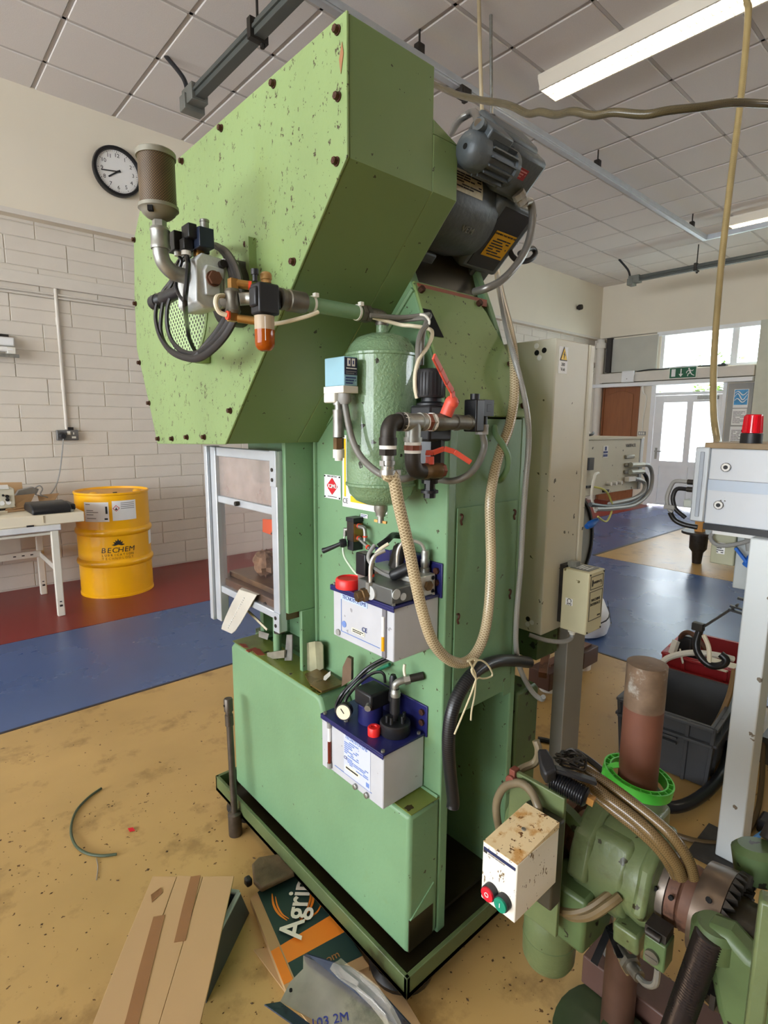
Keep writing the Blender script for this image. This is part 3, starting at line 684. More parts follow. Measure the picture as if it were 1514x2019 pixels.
def drum_text(s_, ang, z, size, m, wd=1.0, step=None, sp=0.68, shear=0.0):
    n = len(s_); adv = size * sp
    for i, ch in enumerate(s_):
        if ch == ' ': continue
        a = ang + math.degrees((i - (n - 1) / 2) * adv / RD); p = on_drum(a, z, RD + 0.0015); r = math.radians(a)
        lettering(ch, p, (-math.sin(r), math.cos(r), 0), (0, 0, 1), size, m, t, name='letter', width=wd, shear=shear)
drum_text('BECHEM', FA + 3, 0.404, 0.06, print_dark, 1.1, sp=0.72, shear=0.15)
drum_text('LUBRICATION', FA + 3, 0.364, 0.026, mat('brown_print', (104, 70, 20), 0.5, var=0), sp=0.88)
drum_text('TECHNOLOGY', FA + 3, 0.336, 0.026, mat('ochre_print', (168, 110, 22), 0.5, var=0), sp=0.96)
em = MB()
ec = on_drum(FA + 4.5, 0.465, RD + 0.002); ra = math.radians(FA + 4.5); ex = Vector((-math.sin(ra), math.cos(ra), 0)); ez = Vector((0, 0, 1)); en = Vector((math.cos(ra), math.sin(ra), 0))
for ang, l in ((0, 0.05), (28, 0.045), (-28, 0.045), (58, 0.045), (-58, 0.045), (90, 0.05), (-90, 0.05)):
    a = math.radians(ang); u = ex * math.sin(a) + ez * math.cos(a); w = ex * math.cos(a) - ez * math.sin(a); c = ec - ez * 0.015
    em.slab([c + en * 0.001, c + u * l * 0.55 + w * 0.008, c + u * l, c + u * l * 0.55 - w * 0.008], 0.001)
em.obj('emblem', print_dark, t, smooth=0)
for z, a0, w in ((0.785, FA - 43, 0.04), (0.735, FA - 42, 0.06), (0.72, FA - 42, 0.1), (0.7, FA - 42, 0.06), (0.67, FA - 42, 0.08)):
    drum_patch('print', a0, a0 + math.degrees(w / RD), z, z + 0.006, print_grey, RD + 0.002, 3)
drum_patch('print', FA - 11, FA - 8, 0.71, 0.77, print_dark, RD + 0.002, 2)
drum_patch('print', FA - 13, FA - 8, 0.66, 0.675, print_dark, RD + 0.002, 2)
for z in (0.79, 0.775, 0.76, 0.745): drum_patch('print', FA + 12, FA + 34, z, z + 0.005, print_grey, RD + 0.002, 4)
p0 = on_drum(FA + 5, 0.752, RD + 0.002); ra = math.radians(FA + 5); ex = Vector((-math.sin(ra), math.cos(ra), 0))
MB().slab([p0 - ez * 0.026, p0 + ex * 0.026, p0 + ez * 0.026, p0 - ex * 0.026], 0.001).obj('hazard_mark', print_red, t, smooth=0)
p0 = on_drum(FA + 5, 0.752, RD + 0.0032)
MB().slab([p0 - ez * 0.02, p0 + ex * 0.02, p0 + ez * 0.02, p0 - ex * 0.02], 0.001).obj('hazard_mark', label_white, t, smooth=0)
p0 = on_drum(FA + 5, 0.752, RD + 0.0042)
MB().slab([p0 - ez * 0.014 - ex * 0.01, p0 - ez * 0.014 + ex * 0.01, p0 + ex * 0.003, p0 + ez * 0.014, p0 - ex * 0.003], 0.001).obj('hazard_mark', print_dark, t, smooth=0)

# ------------------------------------------------------------------ bench by the block wall and what lies on it
bw_m = mat('bench_cream_enamel', (226, 222, 208), 0.45, var=0.03)
t = thing('work_bench', 'white steel legged work bench standing against the block wall', 'bench', (0.2, 4.95, 0))
MB().box(-1.1, 4.58, 0.655, 0.905, 5.4, 0.7).obj('bench_top', mat('bench_top_white', (228, 230, 232), 0.35), t, bev=0.006)
for (x, y) in ((0.865, 4.605), (0.88, 5.3), (-1.05, 4.605), (-1.05, 5.3)):
    lg = MB().box(x - 0.028, y - 0.018, 0, x + 0.022, y + 0.022, 0.655).obj('leg', bw_m, t, bev=0.006)
    if x > 0:
        MB().box(x - 0.012, y - 0.0195, 0.075, x + 0.008, y - 0.017, 0.09).box(x - 0.01, y - 0.0195, 0.11, x + 0.004, y - 0.017, 0.118).obj('bolt_slot', print_dark, lg, smooth=0)
MB().box(-1.05, 4.6, 0.625, 0.85, 4.625, 0.645).obj('front_rail', bw_m, t, bev=0.003)
rl = MB().box(-1.05, 5.27, 0.33, 0.88, 5.3, 0.385).obj('rear_rail', bw_m, t, bev=0.003)
for k in range(3): MB().box(0.8 - k * 0.06, 5.268, 0.353, 0.82 - k * 0.06, 5.271, 0.362).obj('bolt_slot', print_dark, rl, smooth=0)
MB().bar((0.875, 5.29, 0.35), (0.865, 4.61, 0.35), 0.012, 0.045).obj('side_rail', bw_m, t, bev=0.003)
MB().box(0.6, 5.42, 0.3, 0.76, 5.46, 0.66).obj('rear_upright', bw_m, t)
t = thing('bench_board', 'thick cream coated board lying across the white bench', 'board', (0.1, 4.95, 0.7))
MB().box(-1.0, 4.59, 0.7005, 1.066, 5.42, 0.778).obj('panel', mat('cream_board', (238, 228, 204), 0.5, var=0.03, scale=4), t, bev=0.006)
MB().box(0.69, 4.583, 0.70, 0.735, 4.591, 0.712).obj('clip', print_dark, t)
MB().box(0.796, 4.584, 0.72, 0.8, 4.592, 0.772).obj('edge_joint', mat('cream_joint', (188, 172, 140), 0.6), t)
t = thing('tool_case', 'black moulded tool case lying on the cream board', 'case', (0.86, 4.75, 0.778))
c = MB().prism([(4.6, 0.779), (4.6, 0.81), (4.63, 0.835), (4.72, 0.848), (4.88, 0.845), (4.93, 0.82), (4.93, 0.779)], 'x', 0.735, 0.99).obj('shell', black, t, bev=0.01)
MB().box(0.99, 4.66, 0.785, 1.03, 4.9, 0.832).obj('lid_edge', black, t, bev=0.012)
MB().box(0.98, 4.594, 0.785, 1.0, 4.602, 0.8).obj('latch', galv, t)
t = thing('control_box', 'beige control box with black knobs on the bench', 'box', (0.5, 5.05, 0.8))
MB().box(0.3, 5.0, 0.793, 0.694, 5.2, 0.943).obj('case', beige, t, bev=0.006)
MB().prism([(5.0, 0.779), (5.0, 0.793), (5.2, 0.793), (5.2, 0.779)], 'x', 0.32, 0.68).obj('base', dark_iron, t)
for x, z, r in ((0.645, 0.86, 0.013), (0.645, 0.885, 0.012), (0.62, 0.895, 0.008)): MB().cyl((x, 5.0, z), (x, 4.985, z), r).obj('knob', black, t)
for x, z in ((0.61, 0.835), (0.65, 0.838)): MB().cyl((x, 5.0, z), (x, 4.996, z), 0.017).obj('dial', label_white, t)
tag(MB().slab([(0.35, 4.97, 0.952), (0.66, 4.98, 0.948), (0.68, 5.18, 0.956), (0.37, 5.2, 0.96)], 0.005).obj('paper_sheets', label_white, smooth=0), 'white paper sheets lying on top of the beige control box', 'paper')
cardm = mat('brown_card', (178, 144, 104), 0.8, var=0.06, scale=3)
tag(MB().slab([(0.52, 5.27, 0.779), (0.79, 5.25, 0.779), (0.8, 5.34, 0.955), (0.53, 5.36, 0.965)], 0.006).obj('card_panel', cardm), 'brown card panel standing behind the beige control box', 'cardboard')
t = thing('open_carton', 'flattened brown carton with raised flap behind the black tool case', 'carton', (0.85, 5.15, 0.779))
MB().slab([(0.62, 4.86, 0.7805), (0.95, 4.95, 0.7805), (1.0, 5.35, 0.7805), (0.7, 5.38, 0.7805)], 0.0015).obj('base', cardm, t)
MB().slab([(0.62, 4.97, 0.782), (0.78, 5.02, 0.79), (0.86, 5.2, 0.87), (0.7, 5.23, 0.86)], 0.004).obj('flap', cardm, t)
MB().slab([(0.86, 5.02, 0.785), (0.94, 5.0, 0.8), (1.05, 5.3, 0.85), (0.9, 5.34, 0.84)], 0.004).obj('flap', cardm, t)
tag(MB().prism([(0.72, 0.84), (0.76, 0.9), (0.86, 0.92), (0.9, 0.9), (0.88, 0.86), (0.78, 0.83)], 'y', 5.24, 5.3).tube([(0.86, 5.25, 0.9), (0.9, 5.22, 0.93), (0.92, 5.22, 0.9), (0.9, 5.2, 0.86), (0.95, 5.2, 0.83)], 0.006, 6).obj('grey_fitting', grey_plastic, bev=0.006), 'grey plastic fitting with a black hook on the open carton', 'fitting')
tag(MB().box(0.4, 4.75, 0.779, 0.56, 4.9, 0.83).obj('black_adaptor', black, bev=0.008), 'small black power adaptor at the front of the bench board', 'adaptor')

# ------------------------------------------------------------------ THE POWER PRESS
press = thing('power_press', 'large green steel power press with speckled side cover standing on an oily drip tray', 'press', (1.14, 1.35, 0))
# drip tray on round machine feet
tr = MB(); tx0, tx1, ty0, ty1 = 0.812, 1.47, 0.812, 1.86
tr.box(tx0, ty0, 0.055, tx1, ty1, 0.07)
tray = tr.obj('drip_tray', oil_shade_black, press)
rm = MB()
rm.box(tx0, ty0, 0.055, tx0 + 0.012, ty1, 0.115); rm.box(tx1 - 0.012, ty0, 0.055, tx1, ty1, 0.115)
rm.box(tx0, ty0, 0.055, tx1, ty0 + 0.012, 0.115); rm.box(tx0, ty1 - 0.012, 0.055, tx1, ty1, 0.115)
rm.obj('tray_rim', mat('tray_olive', (84, 98, 62), 0.4, var=0.15, scale=9, spots2=((48, 48, 28), 7.0, 0.55, 0.7, 'stain')), tray, bev=0.002)
for (x, y) in ((0.9, 0.92), (1.38, 0.92), (0.9, 1.75), (1.38, 1.75)):
    ft = MB().lathe((x, y, 0), (0, 0, 1), [(0, 0.085), (0.02, 0.09), (0.035, 0.08), (0.04, 0.06), (0.056, 0.055)], 24).obj('machine_foot', black_gloss, press)
    MB().lathe((x, y, 0.036), (0, 0, 1), [(0, 0.074), (0.012, 0.072), (0.021, 0.05)], 24).obj('foot_cap', green_dirty, ft)
# side plates of the frame
def side_plate(name, xa, xb):
    poly = [(0.864, 0.09), (0.864, 1.455), (0.99, 1.76), (1.1, 2.0), (1.85, 2.0), (1.85, 1.42), (1.40, 1.39), (1.405, 0.655), (1.82, 0.655), (1.82, 0.09)]
    return MB().prism(poly, 'x', xa, xb).obj(name, green, press, bev=0.004)
side_plate('frame_plate', 0.975, 1.006); side_plate('frame_plate', 1.262, 1.285)
# weld beads
for wp in ([(0.972, 1.402, 0.66), (0.972, 1.404, 1.0), (0.972, 1.402, 1.392)], [(0.974, 1.402, 1.392), (0.974, 1.2, 1.56), (0.974, 0.99, 1.76)], [(0.971, 0.868, 0.492), (0.971, 1.0, 0.49)]): MB().tube(wp, 0.0065, 6).obj('weld_bead', green, press)
MB().box(1.006, 1.36, 0.09, 1.262, 1.40, 1.75).obj('throat_plate', green, press)
# bed: raised box on the flank, with step
lb = MB(); xa, xb = 0.864, 0.9755
lb.prism([(0.864, 0.10), (0.864, 0.492), (1.222, 0.492), (1.222, 0.61), (1.24, 0.652), (1.26, 0.66), (1.775, 0.66), (1.797, 0.64), (1.797, 0.10), (1.06, 0.10), (1.06, 0.088), (0.93, 0.088)][:10], 'x', xa, xb)
bed = lb.obj('bed_box', green, press, bev=0.012, seg=3)
MB().box(0.872, 0.866, 0.4915, 0.974, 1.22, 0.4935).obj('oily_ledge', green_oily, bed)
MB().box(0.868, 1.25, 0.6595, 0.974, 1.79, 0.6615).obj('oily_ledge', green_oily, bed)
MB().box(0.8632, 1.66, 0.6595, 0.9, 1.68, 0.6625).prism([(0.872, 1.615), (0.893, 1.6), (0.905, 1.66), (0.88, 1.675)], 'z', 0.6595, 0.6627).prism([(0.868, 1.71), (0.88, 1.69), (0.889, 1.73), (0.873, 1.75)], 'z', 0.6595, 0.6625).obj('chipped_patch', mat('red_primer', (140, 66, 44), 0.6, var=0.1), bed, smooth=0)
# foot of the bed box: dark patch painted as a shaded opening, green gusset
MB().box(0.868, 0.8625, 0.108, 0.955, 0.8655, 0.2).obj('recess_shade_patch', oil_shade_black, bed, smooth=0)
MB().prism([(0.87, 0.2), (0.955, 0.2), (0.955, 0.26)], 'y', 0.861, 0.866).obj('gusset', green, bed)
# lower box on the other flank
MB().prism([(1.305, 0.1), (1.305, 0.665), (1.405, 0.665), (1.42, 0.65), (1.42, 0.1)], 'y', 0.868, 1.79).obj('bed_box', green_dirty, press, bev=0.008)
# bed interior behind the throat: inner plate, pull rod, edge ribs
MB().box(1.0, 1.41, 0.1, 1.26, 1.86, 0.655).obj('bed_block', green_dirty, press)
MB().box(1.08, 1.41, 0.655, 1.1, 1.86, 0.82).obj('bed_wall', green, press)
MB().box(0.968, 1.74, 0.655, 1.1, 1.765, 0.83).obj('rib', green, press, bev=0.003)
MB().box(0.918, 1.409, 0.66, 0.976, 1.425, 0.862).obj('rib', green, press, bev=0.003)
MB().cyl((0.93, 1.58, 0.66), (0.93, 1.58, 0.83), 0.014, 14).obj('pull_rod', green, press)
# bolster plate (brown steel)
bl = MB().box(0.872, 1.43, 0.835, 1.4, 1.9, 0.885).obj('bolster_plate', mat('oily_brown_steel', (98, 78, 56), 0.35, 0.35, var=0.25, scale=14), press, bev=0.003)
for y in (1.55, 1.72): MB().cyl((0.8735, y, 0.86), (0.868, y, 0.86), 0.007, 10).obj('bolt', dark_iron, bl)
MB().box(0.9, 1.47, 0.885, 1.35, 1.86, 0.905).obj('die_plate', mat('oily_die_steel', (112, 92, 64), 0.3, 0.4, var=0.3, scale=16), press, bev=0.003)
# front flange plate facing the column, on which the guard hangs
MB().box(0.872, 1.412, 0.862, 0.976, 1.43, 1.392).obj('front_flange', green, press, bev=0.002)
MB().box(1.305, 1.412, 0.862, 1.41, 1.43, 1.392).obj('front_flange', green, press, bev=0.002)
# ram and head block above the die space
MB().box(0.98, 1.44, 1.27, 1.3, 1.84, 1.40).obj('ram', green, press, bev=0.004)
MB().box(0.99, 1.45, 1.23, 1.29, 1.83, 1.27).obj('ram_face', dark_iron, press, bev=0.003)
# head enclosure: bolted side cover + sheet metal casing with its sloping underside
POLY = [(0.86, 2.155), (0.86, 1.92), (0.885, 1.895), (1.39, 1.385), (1.885, 1.372), (1.945, 1.51), (2.03, 1.69), (2.022, 1.86), (1.995, 2.035), (1.9, 2.13), (1.82, 2.157)]
ins = lambda k: [(1.45 + (y - 1.45) * k, 1.8 + (z - 1.8) * k) for y, z in POLY]
cs = MB(); cs.prism(ins(0.997), 'x', 0.681, 0.9); casing = cs.obj('head_casing', mat('green_enamel_casing', (108, 131, 83), 0.42, var=0.07, scale=3, spots=((52, 54, 30), 60.0, 0.26, 0.12), bump=0.12, bscale=40), press, bev=0.002)
lowp = [(0.861, 2.03), (0.861, 1.92), (0.886, 1.896), (1.388, 1.387), (1.88, 1.375), (2.02, 1.69), (2.01, 1.9), (1.9, 2.03)]
MB().prism(lowp, 'x', 0.9, 0.976).obj('head_casing', mat('green_enamel_casing', (108, 131, 83), 0.42, var=0.07, scale=3, spots=((52, 54, 30), 60.0, 0.26, 0.12), bump=0.12, bscale=40), press, bev=0.002)
MB().prism([(0.9, 2.03), (0.976, 2.03), (0.9, 2.056)], 'y', 0.861, 1.2).obj('head_casing', mat('green_enamel_casing', (108, 131, 83), 0.42, var=0.07, scale=3, spots=((52, 54, 30), 60.0, 0.26, 0.12), bump=0.12, bscale=40), press)
cover = MB().prism(POLY, 'x', 0.674, 0.6795).obj('side_cover', green_cover, press, bev=0.0015)
for (y, z) in ((0.885, 2.134), (0.884, 2.026), (0.89, 1.92), (1.041, 1.775), (1.35, 1.473), (1.514, 1.402), (1.635, 1.399), (1.751, 1.392), (1.87, 1.389), (1.936, 1.506), (2.005, 1.643), (2.01, 1.836), (1.985, 2.032), (1.58, 2.14), (1.345, 2.138), (1.104, 2.136), (1.233, 1.851), (1.321, 1.701)):
    MB().cyl((0.674, y, z), (0.6715, y, z), 0.0085, 12).cyl((0.672, y, z), (0.664, y, z), 0.0066, 6).cyl((0.6645, y, z), (0.6635, y, z), 0.0035, 6).obj('cover_bolt', bolt_rust, cover)
MB().slab([(0.6735, 0.872, 2.11), (0.6735, 0.868, 2.09), (0.6735, 0.876, 2.06), (0.6735, 0.881, 2.085)], 0.0008).obj('chipped_patch', mat('chipped_rust', (150, 104, 70), 0.7), cover, smooth=0)
# perforated flywheel grille let into the cover
MB().ring((0.6745, 1.61, 1.76), (-1, 0, 0), 0.152, 0.012, 0.003, 44).obj('grille_rim', green_cover, cover)
MB().cyl((0.6738, 1.61, 1.76), (0.6722, 1.61, 1.76), 0.142, 44).obj('perforated_grille', mat_lattice('perforated_green_sheet', (164, 190, 138), (26, 28, 22), 72, 0.36, 0.45), cover, smooth=0)
MB().box(0.655, 1.196, 1.74, 0.674, 1.212, 1.857).obj('angle_strip', green_cover, cover)
MB().box(0.64, 1.455, 1.60, 0.674, 1.49, 1.63).obj('bracket', green_cover, cover, bev=0.004)
# back: upper cover leaning with the plate, access panel, seam
up = Vector((0, 0.131, 0.305)).normalized(); nb = Vector((0, -0.305, 0.131)).normalized()
b0 = Vector((0.977, 0.862, 1.46)); 
pts = [b0, Vector((1.28, 0.862, 1.46)), Vector((1.28, 0.862, 1.46)) + up * 0.17, Vector((1.235, 0.862, 1.46)) + up * 0.30, Vector((1.2, 0.862, 1.46)) + up * 0.345, b0 + up * 0.345 + Vector((0.0, 0, 0))]
bc = MB().slab([p + nb * 0.008 for p in pts], 0.008).obj('back_cover', mat('green_enamel_olive', (128, 152, 96), 0.42, var=0.08, scale=4, spots=((50, 52, 28), 100.0, 0.4, 0.22), spots2=((96, 112, 62), 3.0, 0.6, 0.5, 'stain')), press, bev=0.0015)
hp = [b0 + up * v + Vector((u, 0, 0)) + nb * 0.0095 for u, v in ((0.0, 0.27), (0.028, 0.27), (0.045, 0.2), (0.0, 0.2))]
MB().slab(hp, 0.001).obj('cable_cutout', hole, bc, smooth=0)
for u, v in ((0.012, 0.03), (0.285, 0.03), (0.285, 0.15), (0.23, 0.32), (0.012, 0.32)):
    c_ = b0 + up * v + Vector((u, 0, 0)) + nb * 0.008
    MB().cyl(c_, c_ + nb * 0.012, 0.008, 6).obj('bolt', bolt_rust, bc)
ap = MB().box(1.008, 0.8605, 0.735, 1.252, 0.8635, 1.243).obj('access_panel', green, press, bev=0.0006)
MB().box(1.0055, 0.8655, 0.70, 1.263, 0.872, 1.456).obj('back_sheet', green, press)
for (x, z) in ((1.02, 1.215), (1.238, 1.205), (1.018, 0.965), (1.233, 0.985), (1.02, 0.76)):
    MB().tube([(x - 0.004, 0.8595, z + 0.012), (x + 0.004, 0.8595, z + 0.01), (x + 0.003, 0.8595, z), (x - 0.001, 0.8595, z - 0.004), (x + 0.003, 0.8595, z - 0.014)], 0.003, 6, 3).obj('latch_slot', bolt_rust, ap)
MB().slab([(1.008, 0.866, 0.70), (1.262, 0.866, 0.70), (1.262, 0.93, 0.76), (1.008, 0.93, 0.76)], 0.003).obj('back_lip', green_dirty, press)
MB().box(1.23, 0.864, 0.685, 1.262, 0.876, 0.745).obj('lip_tab', green, press)
MB().box(1.006, 0.9, 0.09, 1.262, 1.36, 0.1).obj('base_pan', oil_shade_black, press)
# lifting hook bar bent out of the back plate
MB().tube([(1.136, 0.858, 1.436), (1.119, 0.84, 1.417), (1.125, 0.825, 1.396), (1.143, 0.82, 1.365), (1.15, 0.825, 1.333), (1.151, 0.84, 1.31), (1.166, 0.86, 1.3)], 0.0075, 10).obj('lifting_hook', green, press)
# motor slide plate under the motor, red edged
MB().slab([(0.99, 1.02, 1.785), (1.3, 1.02, 1.785), (1.3, 1.2, 1.95), (0.99, 1.2, 1.95)], 0.02).obj('motor_plate', green_dirty, press)
MB().box(0.985, 0.985, 1.757, 1.25, 0.995, 1.775).obj('plate_edge', mat('red_brown_edge', (140, 74, 48), 0.6), press)
MB().prism([(1.02, 1.77), (1.4, 1.77), (1.4, 2.0), (1.1, 2.0)], 'x', 1.006, 1.262).obj('head_block', oil_shade_black, press)  # black colour stands in for the shadow below the motor
# motor belt hood: dark grey lid showing past the casing
MB().prism([(0.98, 2.04), (0.98, 2.085), (1.02, 2.12), (1.5, 2.14), (1.5, 2.04)], 'x', 0.9, 1.01).obj('belt_hood', motor_grey, press, bev=0.01)

# guard: aluminium frame with panes in front of the die space
guard = thing('press_guard', 'aluminium framed sliding guard with clear panes on the press front', 'guard', (0.86, 1.65, 0.73))
gx = 0.862
MB().box(gx - 0.012, 1.835, 0.725, gx + 0.02, 1.875, 1.36).obj('post', alu, guard, bev=0.003)
MB().box(gx - 0.022, 1.88, 0.722, gx + 0.03, 1.905, 1.362).obj('post', alu, guard, bev=0.003)
MB().box(gx - 0.01, 1.43, 0.80, gx + 0.018, 1.465, 1.362).obj('post', alu, guard, bev=0.003)
for z0, z1 in ((1.328, 1.36), (1.165, 1.19), (0.835, 0.86)):
    MB().box(gx - 0.006, 1.463, z0, gx + 0.014, 1.838, z1).obj('cross_bar', alu, guard, bev=0.003)
gp = mat_glass('guard_pane_hazy', (236, 222, 220), 0.42)
MB().box(gx + 0.002, 1.463, 1.19, gx + 0.006, 1.838, 1.328).obj('upper_pane', gp, guard, smooth=0)
MB().box(gx + 0.002, 1.463, 0.86, gx + 0.006, 1.838, 1.165).obj('lower_pane', mat_glass('guard_pane_clear', (255, 252, 253), 0.02), guard, smooth=0)
bd = MB()
for (y, z) in ((1.448, 1.305), (1.448, 1.275), (1.448, 0.845), (1.448, 0.82)): MB().cyl((gx - 0.016, y, z), (gx - 0.009, y, z), 0.006, 10).obj('bolt', dark_iron, guard)
MB().cyl((gx - 0.008, 1.68, 1.178), (gx - 0.02, 1.68, 1.178), 0.008, 10).obj('bolt', dark_iron, guard)
MB().box(gx - 0.014, 1.428, 1.255, gx - 0.008, 1.462, 1.362).obj('hinge_plate', alu, guard, bev=0.001)
MB().box(gx - 0.014, 1.428, 0.80, gx - 0.008, 1.462, 0.862).obj('hinge_plate', alu, guard, bev=0.001)
MB().cyl((gx, 1.45, 0.795), (gx, 1.45, 0.80), 0.018, 14).obj('pivot', dark_iron, guard)
bd.v = []
# far guard side (seen through the panes) in orange acrylic
t = thing('orange_shield', 'small orange acrylic shield seen through the guard pane', 'shield', (1.2, 1.7, 1.2))
MB().slab([(1.05, 1.866, 1.081), (1.05, 1.758, 1.091), (1.05, 1.761, 1.026), (1.05, 1.869, 1.029)], 0.004).obj('panel', mat('orange_acrylic', (250, 96, 20), 0.3, var=0.03), t, bev=0.008)
MB().slab([(1.047, 1.807, 1.031), (1.047, 1.784, 1.053), (1.047, 1.751, 1.062), (1.047, 1.753, 1.028)], 0.002).obj('corner_plate', dark_iron, t)
rg = Vector((0.947, 1.665, 0.95))
rb_ = MB(); rb_.ball((0, 0, 0), 1.0, n=16); rnd = random.Random(12); jit = {}
vs = []
for v in rb_.v:
    k_ = tuple(round(c, 3) for c in v); jit.setdefault(k_, rnd.uniform(0.84, 1.12)); j_ = jit[k_]
    vs.append(rg + (Vector((0.45, 0.9, 0)).normalized() * v[1] * 0.085 + Vector((0.9, -0.45, 0)).normalized() * v[0] * 0.044 + Vector((0, 0, v[2] * 0.044))) * j_ + Vector((0.02, 0.05, 0)))
rb_.v = vs
tag(rb_.obj('rag_roll', mat('brown_paper_rag', (128, 104, 78), 0.9, var=0.3, scale=30, bump=1.0, bscale=60), smooth=20), 'crumpled brown rag roll lying on the die plate behind the guard', 'rag')
# bent zinc strap hooked over the lower guard bar
le = [(0.905, 1.718, 0.862), (0.89, 1.719, 0.872), (0.87, 1.706, 0.881), (0.856, 1.701, 0.877), (0.848, 1.71, 0.854), (0.843, 1.732, 0.824), (0.838, 1.769, 0.771), (0.834, 1.796, 0.728), (0.833, 1.803, 0.711)]
re_ = [(0.905, 1.634, 0.846), (0.89, 1.606, 0.866), (0.87, 1.583, 0.885), (0.856, 1.578, 0.887), (0.848, 1.588, 0.867), (0.843, 1.619, 0.826), (0.838, 1.663, 0.772), (0.834, 1.698, 0.734), (0.833, 1.724, 0.717)]
vs = []; fs = []
for a, b in zip(le, re_):
    a, b = Vector(a), Vector(b); vs += [a, b, b + Vector((0.0016, 0, -0.001)), a + Vector((0.0016, 0, -0.001))]
for i in range(len(le) - 1):
    a = 4 * i; fs += [(a, a + 1, a + 5, a + 4), (a + 3, a + 7, a + 6, a + 2), (a, a + 4, a + 7, a + 3), (a + 1, a + 2, a + 6, a + 5)]
fs += [(0, 3, 2, 1), (a + 4, a + 5, a + 6, a + 7)]
st = MB().add(vs, fs).obj('metal_strap', mat('zinc_strap', (206, 202, 190), 0.4, 0.3, var=0.06)); tag(st, 'curved zinc strap hooked over the lower guard bar', 'strap')
dm = MB(); pa, pb = (Vector(le[4]) + Vector(re_[4])) / 2, (Vector(le[7]) + Vector(re_[7])) / 2
for i in range(16): dm.ball(pa.lerp(pb, i / 15) + Vector((-0.0015, 0, 0.0005)), 0.0026, n=6)
o = dm.obj('dimple_row', label_white, st); o['kind'] = 'stuff'
# short lever switch under the bolster
t = thing('bolster_switch', 'small grey feeler rod switch under the bolster plate edge', 'switch', (0.9, 1.74, 0.79))
MB().cyl((0.895, 1.78, 0.81), (0.885, 1.73, 0.80), 0.013, 12).obj('body', white_plastic, t)
MB().tube([(0.885, 1.73, 0.80), (0.89, 1.68, 0.785), (0.91, 1.61, 0.745)], 0.0045, 6).obj('feeler', cream_tube, t)
# loose offcuts on the bed ledge
sm = mat('scrap_steel', (150, 146, 132), 0.42, 0.55, var=0.25, scale=20)
def scrap(name, label, cat, parts, m=sm):
    b = MB()
    for p in parts: b.slab(*p)
    return tag(b.obj(name, m, bev=0.0), label, cat)
scrap('angle_offcut', 'tall bent mottled steel offcut leaning on the column by the bed ledge', 'offcut',
      [([(0.935, 1.434, 0.645), (0.935, 1.437, 0.737), (0.94, 1.403, 0.756), (0.94, 1.397, 0.654)], 0.003), ([(0.94, 1.397, 0.654), (0.94, 1.403, 0.756), (0.95, 1.381, 0.764), (0.95, 1.372, 0.664)], 0.003), ([(0.95, 1.372, 0.664), (0.95, 1.381, 0.764), (0.952, 1.351, 0.771), (0.952, 1.34, 0.764), (0.952, 1.339, 0.688)], 0.003)], mat('mottled_scrap', (140, 138, 112), 0.4, 0.45, var=0.4, scale=14))
scrap('plate_offcut', 'flat brown oily plate lying on the bed ledge', 'offcut', [([(0.898, 1.366, 0.67), (0.964, 1.375, 0.67), (0.954, 1.236, 0.67), (0.872, 1.24, 0.67), (0.873, 1.298, 0.67)], 0.005)], mat('oily_brown_plate', (104, 84, 46), 0.28, 0.3, var=0.3, scale=12))
scrap('clip_offcut', 'small shiny folded clip on the flat oily plate', 'clip', [([(0.895, 1.317, 0.672), (0.909, 1.284, 0.672), (0.936, 1.314, 0.672), (0.937, 1.331, 0.672)], 0.0015), ([(0.915, 1.293, 0.667), (0.925, 1.301, 0.683), (0.935, 1.281, 0.704), (0.935, 1.281, 0.689)], 0.0015)], mat('dull_clip_steel', (120, 116, 104), 0.45, 0.5, var=0.2, scale=30))
scrap('wedge_offcut', 'thick rusty wedge standing at the step of the bed box', 'offcut', [([(0.925, 1.203, 0.692), (0.925, 1.198, 0.753), (0.93, 1.183, 0.787), (0.935, 1.17, 0.784), (0.935, 1.171, 0.719)], 0.012)], mat('brown_wedge', (112, 92, 74), 0.5, 0.3, var=0.2, scale=16))
scrap('bracket_offcut', 'grey perforated bracket standing on the bed ledge by the pull rod', 'bracket', [([(0.915, 1.505, 0.668), (0.925, 1.505, 0.755), (0.925, 1.471, 0.765), (0.915, 1.461, 0.683)], 0.004)], galv)
scrap('strip_offcut', 'pale steel strip lying flat beside the grey perforated bracket', 'offcut', [([(0.9, 1.59, 0.673), (0.91, 1.495, 0.71), (0.91, 1.496, 0.683), (0.9, 1.588, 0.65)], 0.006)])
scrap('bright_offcut', 'bright crumpled sheet scrap lying behind the pull rod', 'offcut', [([(0.96, 1.759, 0.685), (0.96, 1.685, 0.695), (0.95, 1.68, 0.676), (0.95, 1.742, 0.669)], 0.002)], steel)
# maker's plates on the column flank
FX = 0.9745
t = thing('maker_plate', 'small white plate with red diamond mark on the press column', 'plate', (FX, 1.315, 1.27))
MB().box(FX - 0.0015, 1.277, 1.222, FX, 1.357, 1.292).obj('plate', label_white, t, smooth=0)
MB().slab([(FX - 0.0025, 1.317, 1.234), (FX - 0.0025, 1.29, 1.259), (FX - 0.0025, 1.317, 1.284), (FX - 0.0025, 1.344, 1.259)][::-1], 0.001).obj('diamond', print_red, t, smooth=0)
lettering('UCIMU', (FX - 0.0042, 1.317, 1.259), (0, -1, 0), (0, 0, 1), 0.0165, label_white, t, bold=0.0003)
lettering('MADE IN ITALY', (FX - 0.002, 1.317, 1.288), (0, -1, 0), (0, 0, 1), 0.007, print_dark, t)
print_lines(print_dark, t, (FX - 0.0015, 1.34, 1.226), (0, -1, 0), (0, 0, 1), 0.045, 0.004, 1)
